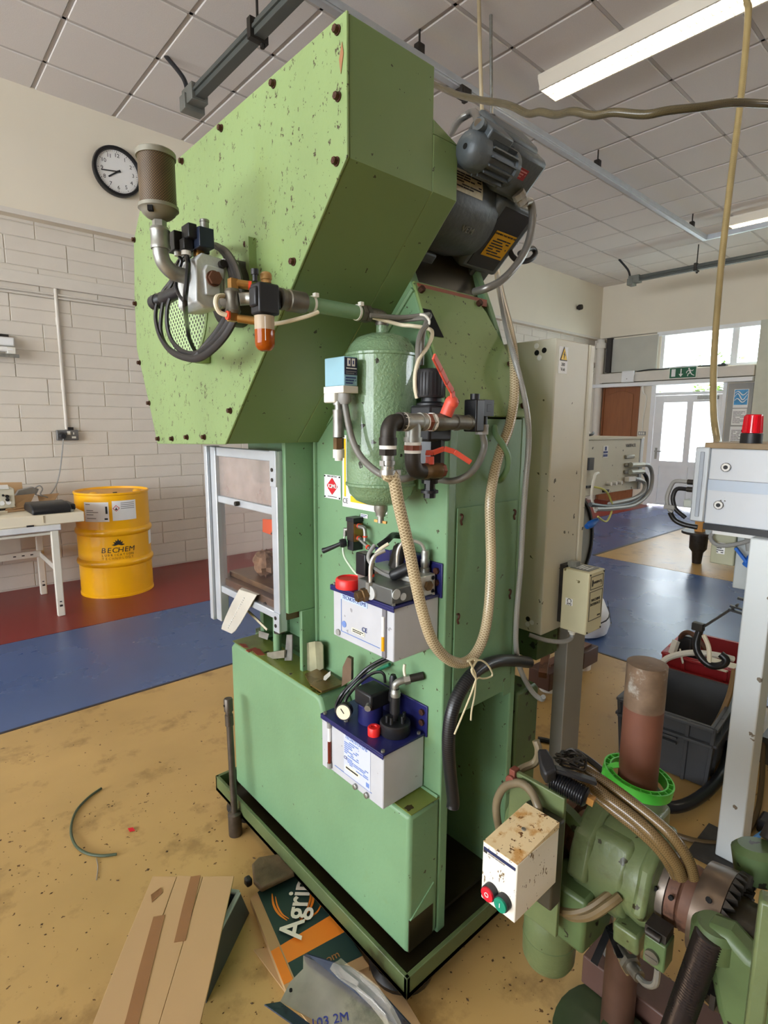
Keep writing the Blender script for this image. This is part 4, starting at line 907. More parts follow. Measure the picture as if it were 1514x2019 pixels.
for y, z in ((1.281, 1.226), (1.353, 1.226), (1.281, 1.288), (1.353, 1.288)): MB().cyl((FX - 0.004, y, z), (FX - 0.001, y, z), 0.0025, 8).obj('rivet', print_dark, t)
t = thing('warning_plate', 'tall white plate with yellow border and CE mark behind the air receiver', 'plate', (FX, 1.15, 1.22))
MB().box(FX - 0.0015, 1.075, 1.205, FX, 1.268, 1.41).obj('plate', label_white, t, smooth=0)
MB().box(FX - 0.0024, 1.251, 1.235, FX - 0.0015, 1.259, 1.40).obj('yellow_edge', label_yellow, t, smooth=0)
MB().box(FX - 0.0024, 1.1, 1.222, FX - 0.0015, 1.23, 1.24).obj('yellow_edge', label_yellow, t, smooth=0)
lettering('CE', (FX - 0.002, 1.254, 1.222), (0, -1, 0), (0, 0, 1), 0.02, print_dark, t)
t = thing('small_plate', 'tiny white printed plate under the tall warning plate', 'plate', (FX, 1.17, 1.185))
MB().box(FX - 0.0015, 1.155, 1.183, FX, 1.185, 1.194).obj('plate', label_white, t, smooth=0)
print_lines(print_navy, t, (FX - 0.0016, 1.183, 1.185), (0, -1, 0), (0, 0, 1), 0.025, 0.008, 2)

# ------------------------------------------------------------------ air receiver on the column flank
RX, RY, RR = 0.873, 0.987, 0.082
t = thing('air_receiver', 'green hammered vertical air receiver tank on the press column', 'air tank', (RX, RY, 1.24))
z0, z1 = 1.248, 1.648
pr = [(0, 0.012), (0.004, 0.035), (0.014, 0.06), (0.03, 0.075), (0.048, 0.0805), (0.051, 0.0845), (0.056, 0.0845), (0.058, 0.082), (z1 - z0 - 0.056, 0.082), (z1 - z0 - 0.054, 0.0845), (z1 - z0 - 0.049, 0.0845), (z1 - z0 - 0.046, 0.0805), (z1 - z0 - 0.03, 0.074), (z1 - z0 - 0.014, 0.06), (z1 - z0 - 0.004, 0.034), (z1 - z0, 0.012)]
MB().lathe((RX, RY, z0), (0, 0, 1), pr, 40).obj('shell', green_hammer, t, smooth=50)
MB().cyl((RX, RY, z1 - 0.004), (RX, RY, z1 + 0.022), 0.0135, 16).obj('top_socket', green_hammer, t)
MB().lathe((RX, RY, z0 + 0.004), (0, 0, -1), [(0, 0.0165), (0.016, 0.0165), (0.024, 0.012), (0.03, 0.012)], 16).obj('bottom_socket', galv, t)
dv = MB().cyl((RX, RY, z0 - 0.024), (RX, RY, z0 - 0.042), 0.008, 12).obj('drain_valve', galv, t)
MB().bar((RX - 0.004, RY + 0.017, z0 - 0.038), (RX + 0.004, RY - 0.017, z0 - 0.04), 0.006, 0.006).obj('wing_handle', brass, dv)
MB().box(0.93, 1.055, 1.29, 0.976, 1.062, 1.40).box(0.93, 0.912, 1.29, 0.976, 0.92, 1.40).obj('mounting_bracket', green, t)
MB().cyl((RX - 0.02, RY + 0.075, 1.44), (RX - 0.035, RY + 0.115, 1.44), 0.011, 12).obj('side_socket', green_hammer, t)

# pressure switch on its tee beside the receiver
t = thing('pressure_switch', 'pale blue pressure switch with dark label beside the air receiver', 'switch', (0.76, 0.98, 1.38))
px, py = 0.740, 0.957
light_blue = mat('pale_blue_casing', (146, 190, 206), 0.45, var=0.06, scale=10, spots=((60, 70, 80), 60.0, 0.3, 0.15))
MB().box(px, py, 1.522, px + 0.037, py + 0.07, 1.583).obj('casing', light_blue, t, bev=0.002)
MB().box(px + 0.001, py - 0.0015, 1.545, px + 0.035, py, 1.581).obj('dark_label', mat('dark_navy_label', (24, 30, 56), 0.4), t, smooth=0)
for dx in (0.008, 0.02): MB().box(px + dx, py - 0.0025, 1.563, px + dx + 0.008, py - 0.0015, 1.579).obj('white_mark', label_white, t, smooth=0)
for dx in (0.011, 0.022): MB().box(px + dx, py - 0.003, 1.567, px + dx + 0.003, py - 0.0025, 1.575).obj('white_mark', print_navy, t, smooth=0)
print_lines(label_white, t, (px + 0.005, py - 0.0016, 1.556), (1, 0, 0), (0, 0, 1), 0.028, 0.005, 1)
print_lines(print_grey, t, (px + 0.004, py - 0.0016, 1.546), (1, 0, 0), (0, 0, 1), 0.028, 0.008, 2)
print_lines(print_navy, t, (px + 0.004, py - 0.0004, 1.525), (1, 0, 0), (0, 0, 1), 0.028, 0.017, 3)
MB().box(px - 0.002, py, 1.507, px + 0.039, py + 0.072, 1.522).obj('flange', white_plastic, t, bev=0.001)
MB().box(px - 0.004, py + 0.03, 1.487, px + 0.018, py + 0.07, 1.508).obj('lower_body', white_plastic, t, bev=0.003)
MB().lathe((px + 0.017, py + 0.02, 1.508), (0, 0, -1), [(0, 0.014), (0.016, 0.015), (0.024, 0.0095)], 12).obj('cable_gland', grey_plastic, t)
tx, ty = 0.752, 0.993
MB().lathe((tx, ty, 1.49), (0, 0, -1), [(0, 0.012), (0.008, 0.012), (0.008, 0.0085), (0.018, 0.0085), (0.018, 0.0135), (0.026, 0.0125), (0.07, 0.0125), (0.078, 0.0135), (0.08, 0.008)], 16).obj('tee', galv, t)
MB().cyl((tx, ty, 1.438), (RX - 0.045, RY + 0.06, 1.438), 0.0115, 14).obj('branch', galv, t)
MB().cyl((tx, ty, 1.385), (tx, ty, 1.366), 0.013, 14).cyl((tx, ty, 1.366), (tx, ty, 1.36), 0.009, 14).obj('white_plug', white_plastic, t)
MB().cyl((tx, ty, 1.41), (tx, ty, 1.386), 0.012, 6).obj('bronze_nut', bronze, t)
cond = mat('grey_flex_conduit', (120, 118, 112), 0.4, 0.15, var=0.12, scale=30)
tag(MB().tube([(px + 0.017, py + 0.02, 1.487)] + [(0.757, 0.959, 1.426), (0.757, 0.941, 1.393), (0.757, 0.915, 1.367), (0.757, 0.874, 1.345), (0.763, 0.841, 1.334), (0.775, 0.815, 1.331), (0.8, 0.804, 1.335), (0.85, 0.816, 1.342)], 0.0075, 10).obj('switch_conduit', cond), 'grey flexible conduit curving from the pressure switch across the receiver', 'conduit')

# supply manifold with two red levered ball valves
MY = 0.79; MZ = 1.446
t = thing('valve_manifold', 'threaded pipe manifold with two red levered ball valves before the receiver', 'pipework', (0.85, MY, 1.37))
white_tape = mat('white_sealing_tape', (232, 230, 224), 0.6, var=0.03)
ex, ez = 0.716, 1.408
MB().tube([(0.727 + 0.02, MY, MZ), (0.727, MY, MZ - 0.002), (0.717, MY, MZ - 0.015), (0.716, MY, MZ - 0.04)], 0.0155, 14, 6).ring((0.752, MY, MZ), (-1, 0, 0), 0.0185, 0.004, 0.009).cyl((0.716, MY, MZ - 0.03), (0.716, MY, MZ - 0.045), 0.0175, 16).obj('elbow', dark_iron, t)
MB().cyl((0.716, MY, MZ - 0.045), (0.716, MY, MZ - 0.052), 0.0165, 14).cyl((0.747, MY, MZ), (0.758, MY, MZ), 0.0185, 14).obj('white_tape', white_tape, t)
MB().cyl((0.716, MY, MZ - 0.052), (0.716, MY, MZ - 0.064), 0.017, 6).obj('nut', dark_iron, t)
MB().cyl((0.716, MY, MZ - 0.064), (0.716, MY, MZ - 0.1), 0.0125, 14).obj('hose_tail', galv, t)
MB().ring((0.716, MY, MZ - 0.074), (0, 0, -1), 0.0145, 0.003, 0.008).box(0.7, MY - 0.006, MZ - 0.084, 0.708, MY + 0.006, MZ - 0.074).obj('hose_clip', steel, t)
cl_ = MB().ring((0.716, MY, MZ - 0.092), (0, 0, -1), 0.0155, 0.003, 0.009).box(0.728, MY - 0.012, MZ - 0.103, 0.74, MY - 0.002, MZ - 0.092).obj('hose_clip', steel, t)
MB().cyl((0.756, MY, MZ), (0.81, MY, MZ), 0.0165, 16).cyl((0.783, MY, MZ), (0.783, MY, MZ - 0.04), 0.016, 16).ring((0.756, MY, MZ), (1, 0, 0), 0.0185, 0.004, 0.009).ring((0.80, MY, MZ), (1, 0, 0), 0.0185, 0.004, 0.01).ring((0.783, MY, MZ - 0.03), (0, 0, -1), 0.0185, 0.004, 0.009).obj('tee', galv, t)
MB().cyl((0.783, MY, MZ - 0.04), (0.783, MY, MZ - 0.046), 0.0168, 14).cyl((0.783, MY, MZ - 0.056), (0.783, MY, MZ - 0.062), 0.0168, 14).cyl((0.812, MY, MZ), (0.816, MY, MZ), 0.018, 14).cyl((0.833, MY, MZ), (0.838, MY, MZ), 0.019, 14).obj('white_tape', white_tape, t)
MB().cyl((0.783, MY, MZ - 0.046), (0.783, MY, MZ - 0.056), 0.018, 8).cyl((0.816, MY, MZ), (0.827, MY, MZ), 0.019, 6).obj('copper_nut', copper, t)
MB().cyl((0.827, MY, MZ), (0.835, MY, MZ), 0.0195, 6).obj('union_nut', galv, t)
b = MB().tube([(0.783, MY, MZ - 0.062), (0.784, MY, MZ - 0.082), (0.793, MY, MZ - 0.096), (0.812, MY, MZ - 0.1)], 0.0165, 14, 6).obj('lower_elbow', dark_iron, t)
# upper ball valve body, pipe nipple to the solenoid
MB().lathe((0.838, MY, MZ), (1, 0, 0), [(0, 0.017), (0.015, 0.018), (0.03, 0.019), (0.045, 0.017), (0.055, 0.016), (0.062, 0.0155)], 14).obj('upper_valve', iron, t)
MB().cyl((0.9, MY, MZ), (0.958, MY, MZ), 0.0155, 16).ring((0.905, MY, MZ), (1, 0, 0), 0.0172, 0.003, 0.012).ring((0.948, MY, MZ), (1, 0, 0), 0.0165, 0.003, 0.008).obj('nipple', iron, t)
uv_ = MB().cyl((0.872, MY - 0.006, MZ + 0.014), (0.878, MY - 0.014, MZ + 0.04), 0.0135, 14).ball((0.879, MY - 0.015, MZ + 0.04), 0.015, n=12).obj('lever_hub', red_lever, t)
lv = MB(); pts = [(0.879, MY - 0.02, MZ + 0.04), (0.872, MY - 0.022, MZ + 0.062), (0.851, MY - 0.026, MZ + 0.078), (0.822, MY - 0.035, MZ + 0.1), (0.785, MY - 0.05, MZ + 0.122)]
for a, c_ in zip(pts[:-1], pts[1:]): lv.bar(a, c_, 0.005, 0.013, (0.4, 0, 1))
lv.obj('lever', red_lever, t, bev=0.0015)
MB().lathe((0.812, MY, MZ - 0.1), (1, 0, 0), [(0, 0.0165), (0.012, 0.017), (0.013, 0.0145), (0.028, 0.015), (0.03, 0.0165), (0.048, 0.0165), (0.05, 0.014)], 14).obj('lower_valve', bronze, t)
MB().cyl((0.862, MY, MZ - 0.1), (0.872, MY, MZ - 0.1), 0.0155, 8).obj('copper_nut', copper, t)
MB().cyl((0.833, MY, MZ - 0.086), (0.833, MY, MZ - 0.07), 0.009, 12).obj('lever_hub', red_lever, t)
lv = MB(); pts = [(0.817, MY - 0.004, MZ - 0.062), (0.836, MY - 0.006, MZ - 0.062), (0.858, MY - 0.016, MZ - 0.054), (0.878, MY - 0.026, MZ - 0.06), (0.91, MY - 0.045, MZ - 0.083)]
for a, c_ in zip(pts[:-1], pts[1:]): lv.bar(a, c_, 0.005, 0.011, (0, -0.3, 1))
lv.obj('lever', red_lever, t, bev=0.0015)
# filter regulator behind the manifold
FXc, FYc = 0.892, 0.845
t = thing('filter_regulator', 'black air filter regulator with ribbed knob behind the red levers', 'regulator', (FXc, FYc, 1.28))
MB().lathe((FXc, FYc, 1.298), (0, 0, 1), [(0, 0.01), (0.0, 0.012), (0.014, 0.012), (0.014, 0.018), (0.022, 0.018), (0.024, 0.026), (0.03, 0.031), (0.11, 0.031)], 8).obj('bowl', black_gloss, t, smooth=25)
MB().cyl((FXc, FYc, 1.28), (FXc, FYc, 1.3), 0.0135, 8).cyl((FXc, FYc, 1.291), (FXc, FYc, 1.297), 0.02, 12).obj('drain', black, t)
MB().box(FXc - 0.036, FYc - 0.03, 1.405, FXc + 0.036, FYc + 0.03, 1.482).obj('body', black, t, bev=0.006)
MB().lathe((FXc, FYc, 1.48), (0, 0, 1), [(0, 0.032), (0.006, 0.032), (0.01, 0.022), (0.03, 0.022)], 16).obj('bonnet', black, t)
kn = MB().lathe((FXc - 0.005, FYc, 1.498), (0, 0, 1), [(0, 0.031), (0.004, 0.033), (0.05, 0.032), (0.058, 0.029), (0.061, 0.02)], 28).obj('knob', black, t)
rb = MB()
for k in range(28):
    a = 2 * math.pi * k / 28; rb.cyl((FXc - 0.005 + 0.0325 * math.cos(a), FYc + 0.0325 * math.sin(a), 1.503), (FXc - 0.005 + 0.0318 * math.cos(a), FYc + 0.0318 * math.sin(a), 1.55), 0.0013, 5)
o = rb.obj('knob_ribs', black, kn); o['kind'] = 'stuff'
# dump solenoid valve
t = thing('dump_solenoid', 'black solenoid valve with square connector at the manifold end', 'solenoid', (0.985, MY, MZ))
MB().box(0.957, MY - 0.018, MZ - 0.02, 0.985, MY + 0.018, MZ + 0.05).obj('body', black_gloss, t, bev=0.003)
MB().cyl((0.972, MY, MZ + 0.05), (0.972, MY, MZ + 0.062), 0.0105, 12).obj('cap_nut', black, t)
MB().box(0.985, MY - 0.016, MZ + 0.014, 1.02, MY + 0.016, MZ + 0.05).box(0.995, MY - 0.0165, MZ + 0.024, 1.01, MY - 0.0155, MZ + 0.04).obj('connector', black, t, bev=0.002)
MB().cyl((1.0, MY, MZ + 0.014), (1.0, MY, MZ - 0.004), 0.012, 14).obj('gland_neck', black, t)
MB().cyl((1.0, MY, MZ - 0.004), (1.0, MY, MZ - 0.01), 0.0155, 14).cyl((1.0, MY, MZ - 0.01), (1.0, MY, MZ - 0.026), 0.0145, 8).obj('gland_nut', grey_plastic, t)
tag(MB().tube([(1.0, MY, MZ - 0.02)] + [(1.011, 0.79, 1.393), (0.99, 0.79, 1.354), (0.964, 0.8, 1.328), (0.953, 0.83, 1.315), (0.954, 0.87, 1.314), (0.955, 0.9, 1.314)], 0.0078, 10).obj('solenoid_conduit', cond), 'grey conduit looping from the black solenoid behind the filter bowl', 'conduit')

# ------------------------------------------------------------------ hoses along the back of the press
hose_cream = mat_braid('braided_cream_hose', (160, 140, 106), (204, 190, 158), 6.0, 150.0, 0.3, 0.28)
hose_brown = mat_braid('braided_brown_hose', (128, 108, 70), (150, 132, 92), 5.0, 130.0, 0.3, 0.28)
hose_grey = mat_braid('silver_braided_hose', (134, 132, 126), (172, 172, 168), 6.0, 300.0, 0.35, 0.28)
t = tag(MB().tube([(0.716, MY, MZ - 0.085), (0.717, MY, MZ - 0.105)] + [(0.726, 0.785, 1.341), (0.74, 0.785, 1.29), (0.757, 0.785, 1.237), (0.774, 0.785, 1.183), (0.793, 0.785, 1.115), (0.818, 0.785, 1.038), (0.848, 0.785, 0.973), (0.894, 0.785, 0.922), (0.948, 0.785, 0.894), (0.994, 0.785, 0.9), (1.033, 0.79, 0.935), (1.062, 0.8, 0.996), (1.079, 0.81, 1.094), (1.083, 0.82, 1.193), (1.085, 0.825, 1.262), (1.106, 0.83, 1.328), (1.135, 0.835, 1.383), (1.172, 0.84, 1.439), (1.194, 0.845, 1.502), (1.212, 0.86, 1.579), (1.254, 0.9, 1.65), (1.364, 1, 1.74), (1.537, 1.15, 1.845), (1.836, 1.4, 2.021), (2.307, 1.8, 2.342), (2.882, 2.3, 2.841), (3.071, 2.5, 3.31), (3.026, 2.5, 3.675), (2.992, 2.5, 4.026), (2.976, 2.5, 4.237)], 0.0125, 12, 6).obj('air_supply_hose', hose_cream), 'cream braided air hose looping from the manifold up behind the motor to the ceiling', 'hose')
tag(MB().tube([(1.709, 1.3, 1.972), (1.465, 1.1, 1.826), (1.317, 0.97, 1.717), (1.213, 0.87, 1.63), (1.208, 0.845, 1.572), (1.222, 0.835, 1.516), (1.238, 0.83, 1.452), (1.246, 0.83, 1.387), (1.24, 0.83, 1.295), (1.244, 0.835, 1.186), (1.25, 0.84, 1.059), (1.243, 0.84, 0.96), (1.242, 0.84, 0.873), (1.259, 0.845, 0.808), (1.288, 0.85, 0.752), (1.344, 0.86, 0.684), (1.379, 0.855, 0.642), (1.393, 0.84, 0.629), (1.384, 0.83, 0.644)], 0.0075, 10, 5).obj('silver_hose', hose_grey), 'thin silver braided hose running down the press back edge beside the cabinet', 'hose')
corr = mat_braid('black_corrugated_hose', (22, 22, 24), (46, 46, 50), 0.001, 180.0, 0.4, 0.3)
tag(MB().tube([(0.984, 0.83, 0.48), (0.985, 0.83, 0.503), (0.967, 0.825, 0.577), (0.951, 0.82, 0.655), (0.952, 0.82, 0.721), (0.967, 0.82, 0.769), (0.993, 0.82, 0.802), (1.031, 0.82, 0.827), (1.087, 0.825, 0.833), (1.159, 0.83, 0.823), (1.244, 0.84, 0.795), (1.343, 0.86, 0.754)], 0.0165, 14, 6, rfun=lambda u: 1.0).obj('black_corrugated_hose', corr), 'black corrugated hose arching over the open recess below the access panel', 'hose')
wire_m = mat('bare_cream_wire', (208, 196, 160), 0.5, var=0.05)
tw = thing('tie_wire', 'twisted cream tie wire knotted round the hose loop', 'wire', (0.978, 0.77, 0.887))
MB().tube([(0.955, 0.768, 0.901), (0.969, 0.765, 0.876), (0.977, 0.765, 0.857), (0.979, 0.768, 0.811), (0.972, 0.77, 0.774), (0.97, 0.77, 0.749)], 0.0022, 6, 4).obj('tail', wire_m, tw)
MB().tube([(0.969, 0.765, 0.901), (0.991, 0.76, 0.896), (1.017, 0.76, 0.875), (1.037, 0.762, 0.846), (1.024, 0.765, 0.841), (1.004, 0.765, 0.845), (0.981, 0.765, 0.852), (0.97, 0.77, 0.82), (0.952, 0.772, 0.787), (0.918, 0.775, 0.731)], 0.0022, 6, 4).obj('tail', wire_m, tw)
MB().tube([(0.951, 0.77, 0.903), (0.967, 0.768, 0.904), (0.982, 0.768, 0.897), (0.962, 0.766, 0.88), (0.978, 0.766, 0.855)], 0.003, 6, 4).obj('knot', wire_m, tw)
# cables bundled into the cut-out at the cover edge
tag(MB().tube([(0.868, 0.99, 1.677), (0.9, 0.97, 1.676), (0.923, 0.94, 1.678), (0.935, 0.91, 1.677), (0.921, 0.89, 1.66), (0.892, 0.88, 1.639), (0.873, 0.87, 1.61), (0.873, 0.87, 1.578), (0.873, 0.87, 1.546)], 0.0055, 8).obj('bundled_cable', cond), 'grey cable strapped along the pipe and dropping behind the regulator knob', 'cable')
tag(MB().tube([(0.844, 0.985, 1.678), (0.869, 0.97, 1.672), (0.897, 0.95, 1.664), (0.908, 0.92, 1.659), (0.937, 0.9, 1.654), (0.933, 0.885, 1.639), (0.907, 0.875, 1.608), (0.875, 0.865, 1.583), (0.858, 0.86, 1.555), (0.851, 0.855, 1.523), (0.858, 0.855, 1.497)], 0.0045, 8).obj('cream_air_tube', cream_tube), 'thin cream air tube dropping in front of the black regulator knob', 'tube')
tag(MB().tube([(0.828, 0.975, 1.679), (0.897, 0.95, 1.68), (0.94, 0.92, 1.686), (0.939, 0.9, 1.683), (0.915, 0.89, 1.659), (0.897, 0.88, 1.624), (0.89, 0.875, 1.569)], 0.0055, 8).obj('bundled_cable', cond), 'second grey cable strapped above the receiver into the dark cut-out', 'cable')
MBt = MB().tube([(0.908, 0.9, 1.681), (0.914, 0.89, 1.678), (0.922, 0.885, 1.668), (0.921, 0.885, 1.659)], 0.003, 6); tag(MBt.obj('cable_tie', white_plastic), 'white cable tie round the bundle at the dark cut-out', 'cable tie')

# ------------------------------------------------------------------ green air pipe with lubricator
PZ = 1.686; PY = 1.0
t = thing('air_pipe', 'green pipe with threaded unions feeding the receiver top', 'pipe', (0.74, PY, PZ))
MB().cyl((0.66, PY, PZ), (0.825, PY, PZ), 0.0155, 18).obj('pipe', green, t)
MB().lathe((0.612, PY, PZ), (1, 0, 0), [(0, 0.021), (0.008, 0.021), (0.01, 0.019), (0.018, 0.019), (0.02, 0.0215), (0.058, 0.021), (0.06, 0.017)], 18).obj('coupling', iron, t)
MB().cyl((0.818, PY, PZ), (0.83, PY, PZ), 0.019, 6).cyl((0.832, PY, PZ), (0.843, PY, PZ), 0.0195, 6).obj('union_nut', iron, t)
MB().tube([(0.84, PY, PZ), (0.862, PY - 0.003, PZ), (0.872, RY, PZ - 0.006), (RX, RY, PZ - 0.022)], 0.0155, 14, 6).obj('elbow', iron, t)
for x in (0.688, 0.808):
    MB().ring((x, PY, PZ), (1, 0, 0), 0.0175, 0.002, 0.005).box(x - 0.003, PY - 0.02, PZ + 0.012, x + 0.006, PY - 0.01, PZ + 0.02).obj('cable_tie', white_plastic, t)
t = thing('oil_lubricator', 'black air line lubricator with amber oil bowl hanging below', 'lubricator', (0.575, PY, 1.585))
MB().box(0.557, PY - 0.018, 1.65, 0.602, PY + 0.018, 1.708).box(0.551, PY - 0.013, 1.663, 0.609, PY + 0.013, 1.70).obj('body', black, t, bev=0.004)
amber = mat('amber_oil', (176, 84, 18), 0.1, var=0.15, scale=12, trans=0.25, ior=1.3)
clear = mat('clear_bowl', (206, 186, 160), 0.08, var=0.05, trans=0.25, ior=1.2)
LX = 0.577
MB().lathe((LX, PY, 1.648), (0, 0, -1), [(0, 0.0195), (0.03, 0.0195)], 20).obj('bowl', clear, t)
MB().lathe((LX, PY, 1.622), (0, 0, -1), [(0, 0.0196), (0.026, 0.0194), (0.032, 0.018), (0.038, 0.0135), (0.04, 0.008)], 20).obj('oil', amber, t)
MB().cyl((LX - 0.008, PY - 0.0165, 1.645), (LX - 0.008, PY - 0.0165, 1.6), 0.0012, 6).obj('level_line', label_white, t)
MB().lathe((LX + 0.006, PY, 1.71), (0, 0, 1), [(0, 0.011), (0.006, 0.0095), (0.007, 0.0115), (0.016, 0.0115), (0.02, 0.009), (0.022, 0.004)], 14).obj('sight_dome', mat('amber_dome', (196, 150, 90), 0.12, var=0, trans=0.4), t)
MB().lathe((LX - 0.018, PY, 1.71), (0, 0, 1), [(0, 0.005), (0.012, 0.005), (0.012, 0.0075), (0.022, 0.0075)], 10).obj('adjusting_screw', black, t)
t = thing('inlet_tee', 'grey cast tee with brass push fittings before the lubricator', 'fitting', (0.552, 1.08, 1.665))
ty_ = 1.08
MB().lathe((0.552, ty_, 1.66), (0, 0, 1), [(0, 0.0135), (0.006, 0.016), (0.012, 0.014), (0.036, 0.014), (0.042, 0.016), (0.048, 0.013)], 14).cyl((0.552, ty_, 1.686), (0.552, ty_ + 0.03, 1.69), 0.0145).obj('tee_body', iron, t)
MB().cyl((0.56, ty_ + 0.03, 1.69), (0.60, 1.2, 1.715), 0.012, 12).obj('feed_nipple', iron, t)
MB().tube([(0.56, ty_ - 0.012, 1.688), (0.575, ty_ - 0.02, 1.69), (0.583, ty_ - 0.04, 1.688), (0.582, PY + 0.02, 1.684)], 0.0125, 12, 5).obj('elbow_nipple', galv, t)
MB().box(0.546, ty_ - 0.008, 1.708, 0.561, ty_ + 0.008, 1.728).cyl((0.56, ty_, 1.72), (0.582, ty_ - 0.012, 1.718), 0.0088, 12).obj('brass_elbow', brass, t)
MB().cyl((0.582, ty_ - 0.012, 1.718), (0.587, ty_ - 0.015, 1.7175), 0.009, 12).obj('red_ring', ring_red, t)
MB().cyl((0.54, ty_ - 0.004, 1.655), (0.536, ty_ - 0.004, 1.655), 0.009, 12).obj('red_ring', ring_red, t)
MB().cyl((0.585, ty_ - 0.03, 1.647), (0.59, ty_ - 0.033, 1.6465), 0.009, 12).obj('red_ring', ring_red, t)
MB().box(0.541, ty_ - 0.01, 1.645, 0.558, ty_ + 0.006, 1.663).cyl((0.558, ty_ - 0.008, 1.651), (0.585, ty_ - 0.03, 1.647), 0.0084, 12).obj('brass_elbow', brass, t)
MB().tube([(0.587, ty_ - 0.015, 1.7175), (0.60, ty_ - 0.03, 1.715), (0.612, ty_ - 0.05, 1.708)], 0.0042, 8).obj('tube', cream_tube, t)
MB().tube([(0.536, ty_ - 0.004, 1.655), (0.522, ty_, 1.66), (0.515, ty_, 1.675), (0.522, ty_ + 0.005, 1.69), (0.54, ty_ + 0.01, 1.695)], 0.0048, 8).obj('tube', cream_tube, t)
MB().tube([(0.59, ty_ - 0.033, 1.6465), (0.62, 1.03, 1.643), (0.66, 0.985, 1.655), (0.69, 0.978, 1.668)], 0.0042, 8).obj('tube', cream_tube, t)

# ------------------------------------------------------------------ clutch valve at the flywheel cover
t = thing('clutch_valve', 'cast aluminium clutch air valve block with brown plug on the side cover', 'valve', (0.58, 1.25, 1.69))
vy = 1.2
MB().prism([(0.528, 1.70), (0.531, 1.785), (0.545, 1.802), (0.594, 1.798), (0.594, 1.705), (0.585, 1.692), (0.545, 1.689)], 'y', vy, vy + 0.1).obj('body', cast_alu, t, bev=0.003)
MB().prism([(0.5985, 1.70), (0.5985, 1.799), (0.634, 1.80), (0.634, 1.71)], 'y', vy + 0.004, vy + 0.1).obj('rear_body', cast_alu, t, bev=0.003)
MB().box(0.594, vy - 0.001, 1.70, 0.5985, vy + 0.098, 1.799).obj('gasket', label_white, t)
MB().prism([(0.548, 1.715), (0.545, 1.765), (0.552, 1.778), (0.592, 1.776), (0.592, 1.753), (0.583, 1.752), (0.58, 1.716)], 'y', vy - 0.009, vy + 0.004).obj('boss', cast_alu, t, bev=0.003)
MB().cyl((0.5645, vy - 0.008, 1.75), (0.5645, vy - 0.014, 1.75), 0.0165, 18).cyl((0.5645, vy - 0.014, 1.75), (0.563, vy - 0.026, 1.749), 0.0145, 6).obj('plug', mat('brown_plug', (112, 76, 58), 0.5, 0.4, var=0.15, scale=40), t)
for z in (1.785, 1.71): MB().cyl((0.589, vy + 0.004, z), (0.589, vy - 0.012, z), 0.0085, 12).obj('socket_screw', dark_iron, t)
MB().cyl((0.63, vy + 0.07, 1.745), (0.676, vy + 0.07, 1.745), 0.075, 28).obj('rotary_joint', dark_iron, t)
MB().cyl((0.552, vy + 0.03, 1.80), (0.552, vy + 0.03, 1.815), 0.0115, 12).cyl((0.572, vy + 0.05, 1.80), (0.572, vy + 0.05, 1.808), 0.009).obj('brass_nut', brass, t)
t2 = thing('twin_solenoid', 'pair of dark solenoid coils with black connectors above the clutch valve', 'solenoid', (0.55, 1.22, 1.81))
MB().box(0.536, 1.188, 1.811, 0.569, 1.236, 1.851).obj('coil', black_blue, t2, bev=0.0015)
MB().box(0.545, 1.245, 1.815, 0.585, 1.29, 1.86).obj('coil', black_blue, t2, bev=0.002)
MB().lathe((0.556, 1.205, 1.851), (0, 0, 1), [(0, 0.0095), (0.014, 0.0095), (0.015, 0.0105), (0.019, 0.0105), (0.02, 0.009)], 14).obj('core_cap', galv, t2)
MB().lathe((0.56, 1.262, 1.86), (0, 0, 1), [(0, 0.0095), (0.01, 0.0095), (0.011, 0.006)], 14).obj('core_cap', galv, t2)
MB().box(0.518, 1.2, 1.828, 0.537, 1.238, 1.857).box(0.513, 1.215, 1.806, 0.534, 1.24, 1.83).obj('connector', black, t2, bev=0.002)
MB().box(0.505, 1.245, 1.81, 0.545, 1.285, 1.85).obj('connector', black, t2, bev=0.002)
MB().cyl((0.523, 1.228, 1.806), (0.523, 1.228, 1.797), 0.0105, 12).cyl((0.52, 1.262, 1.81), (0.52, 1.262, 1.802), 0.0095, 12).obj('gland', white_plastic, t2)
tag(MB().tube([(0.523, 1.228, 1.797)] + [(0.514, 1.2, 1.773), (0.507, 1.19, 1.745), (0.501, 1.19, 1.708), (0.499, 1.19, 1.682), (0.6, 1.424, 1.687), (0.63, 1.486, 1.666), (0.65, 1.512, 1.646), (0.664, 1.526, 1.635)], 0.0055, 8).obj('coil_cable', black_gloss), 'black cable hanging from the solenoid connector across the grille', 'cable')
tag(MB().tube([(0.52, 1.262, 1.802)] + [(0.525, 1.26, 1.792), (0.521, 1.27, 1.772), (0.514, 1.27, 1.745), (0.511, 1.25, 1.719), (0.51, 1.22, 1.699)], 0.004, 8).obj('coil_cable', black_gloss), 'second thin black cable from the rear solenoid behind the elbow pipe', 'cable')
flat = mat('flat_black_cable', (40, 37, 35), 0.5, var=0.1, scale=20)
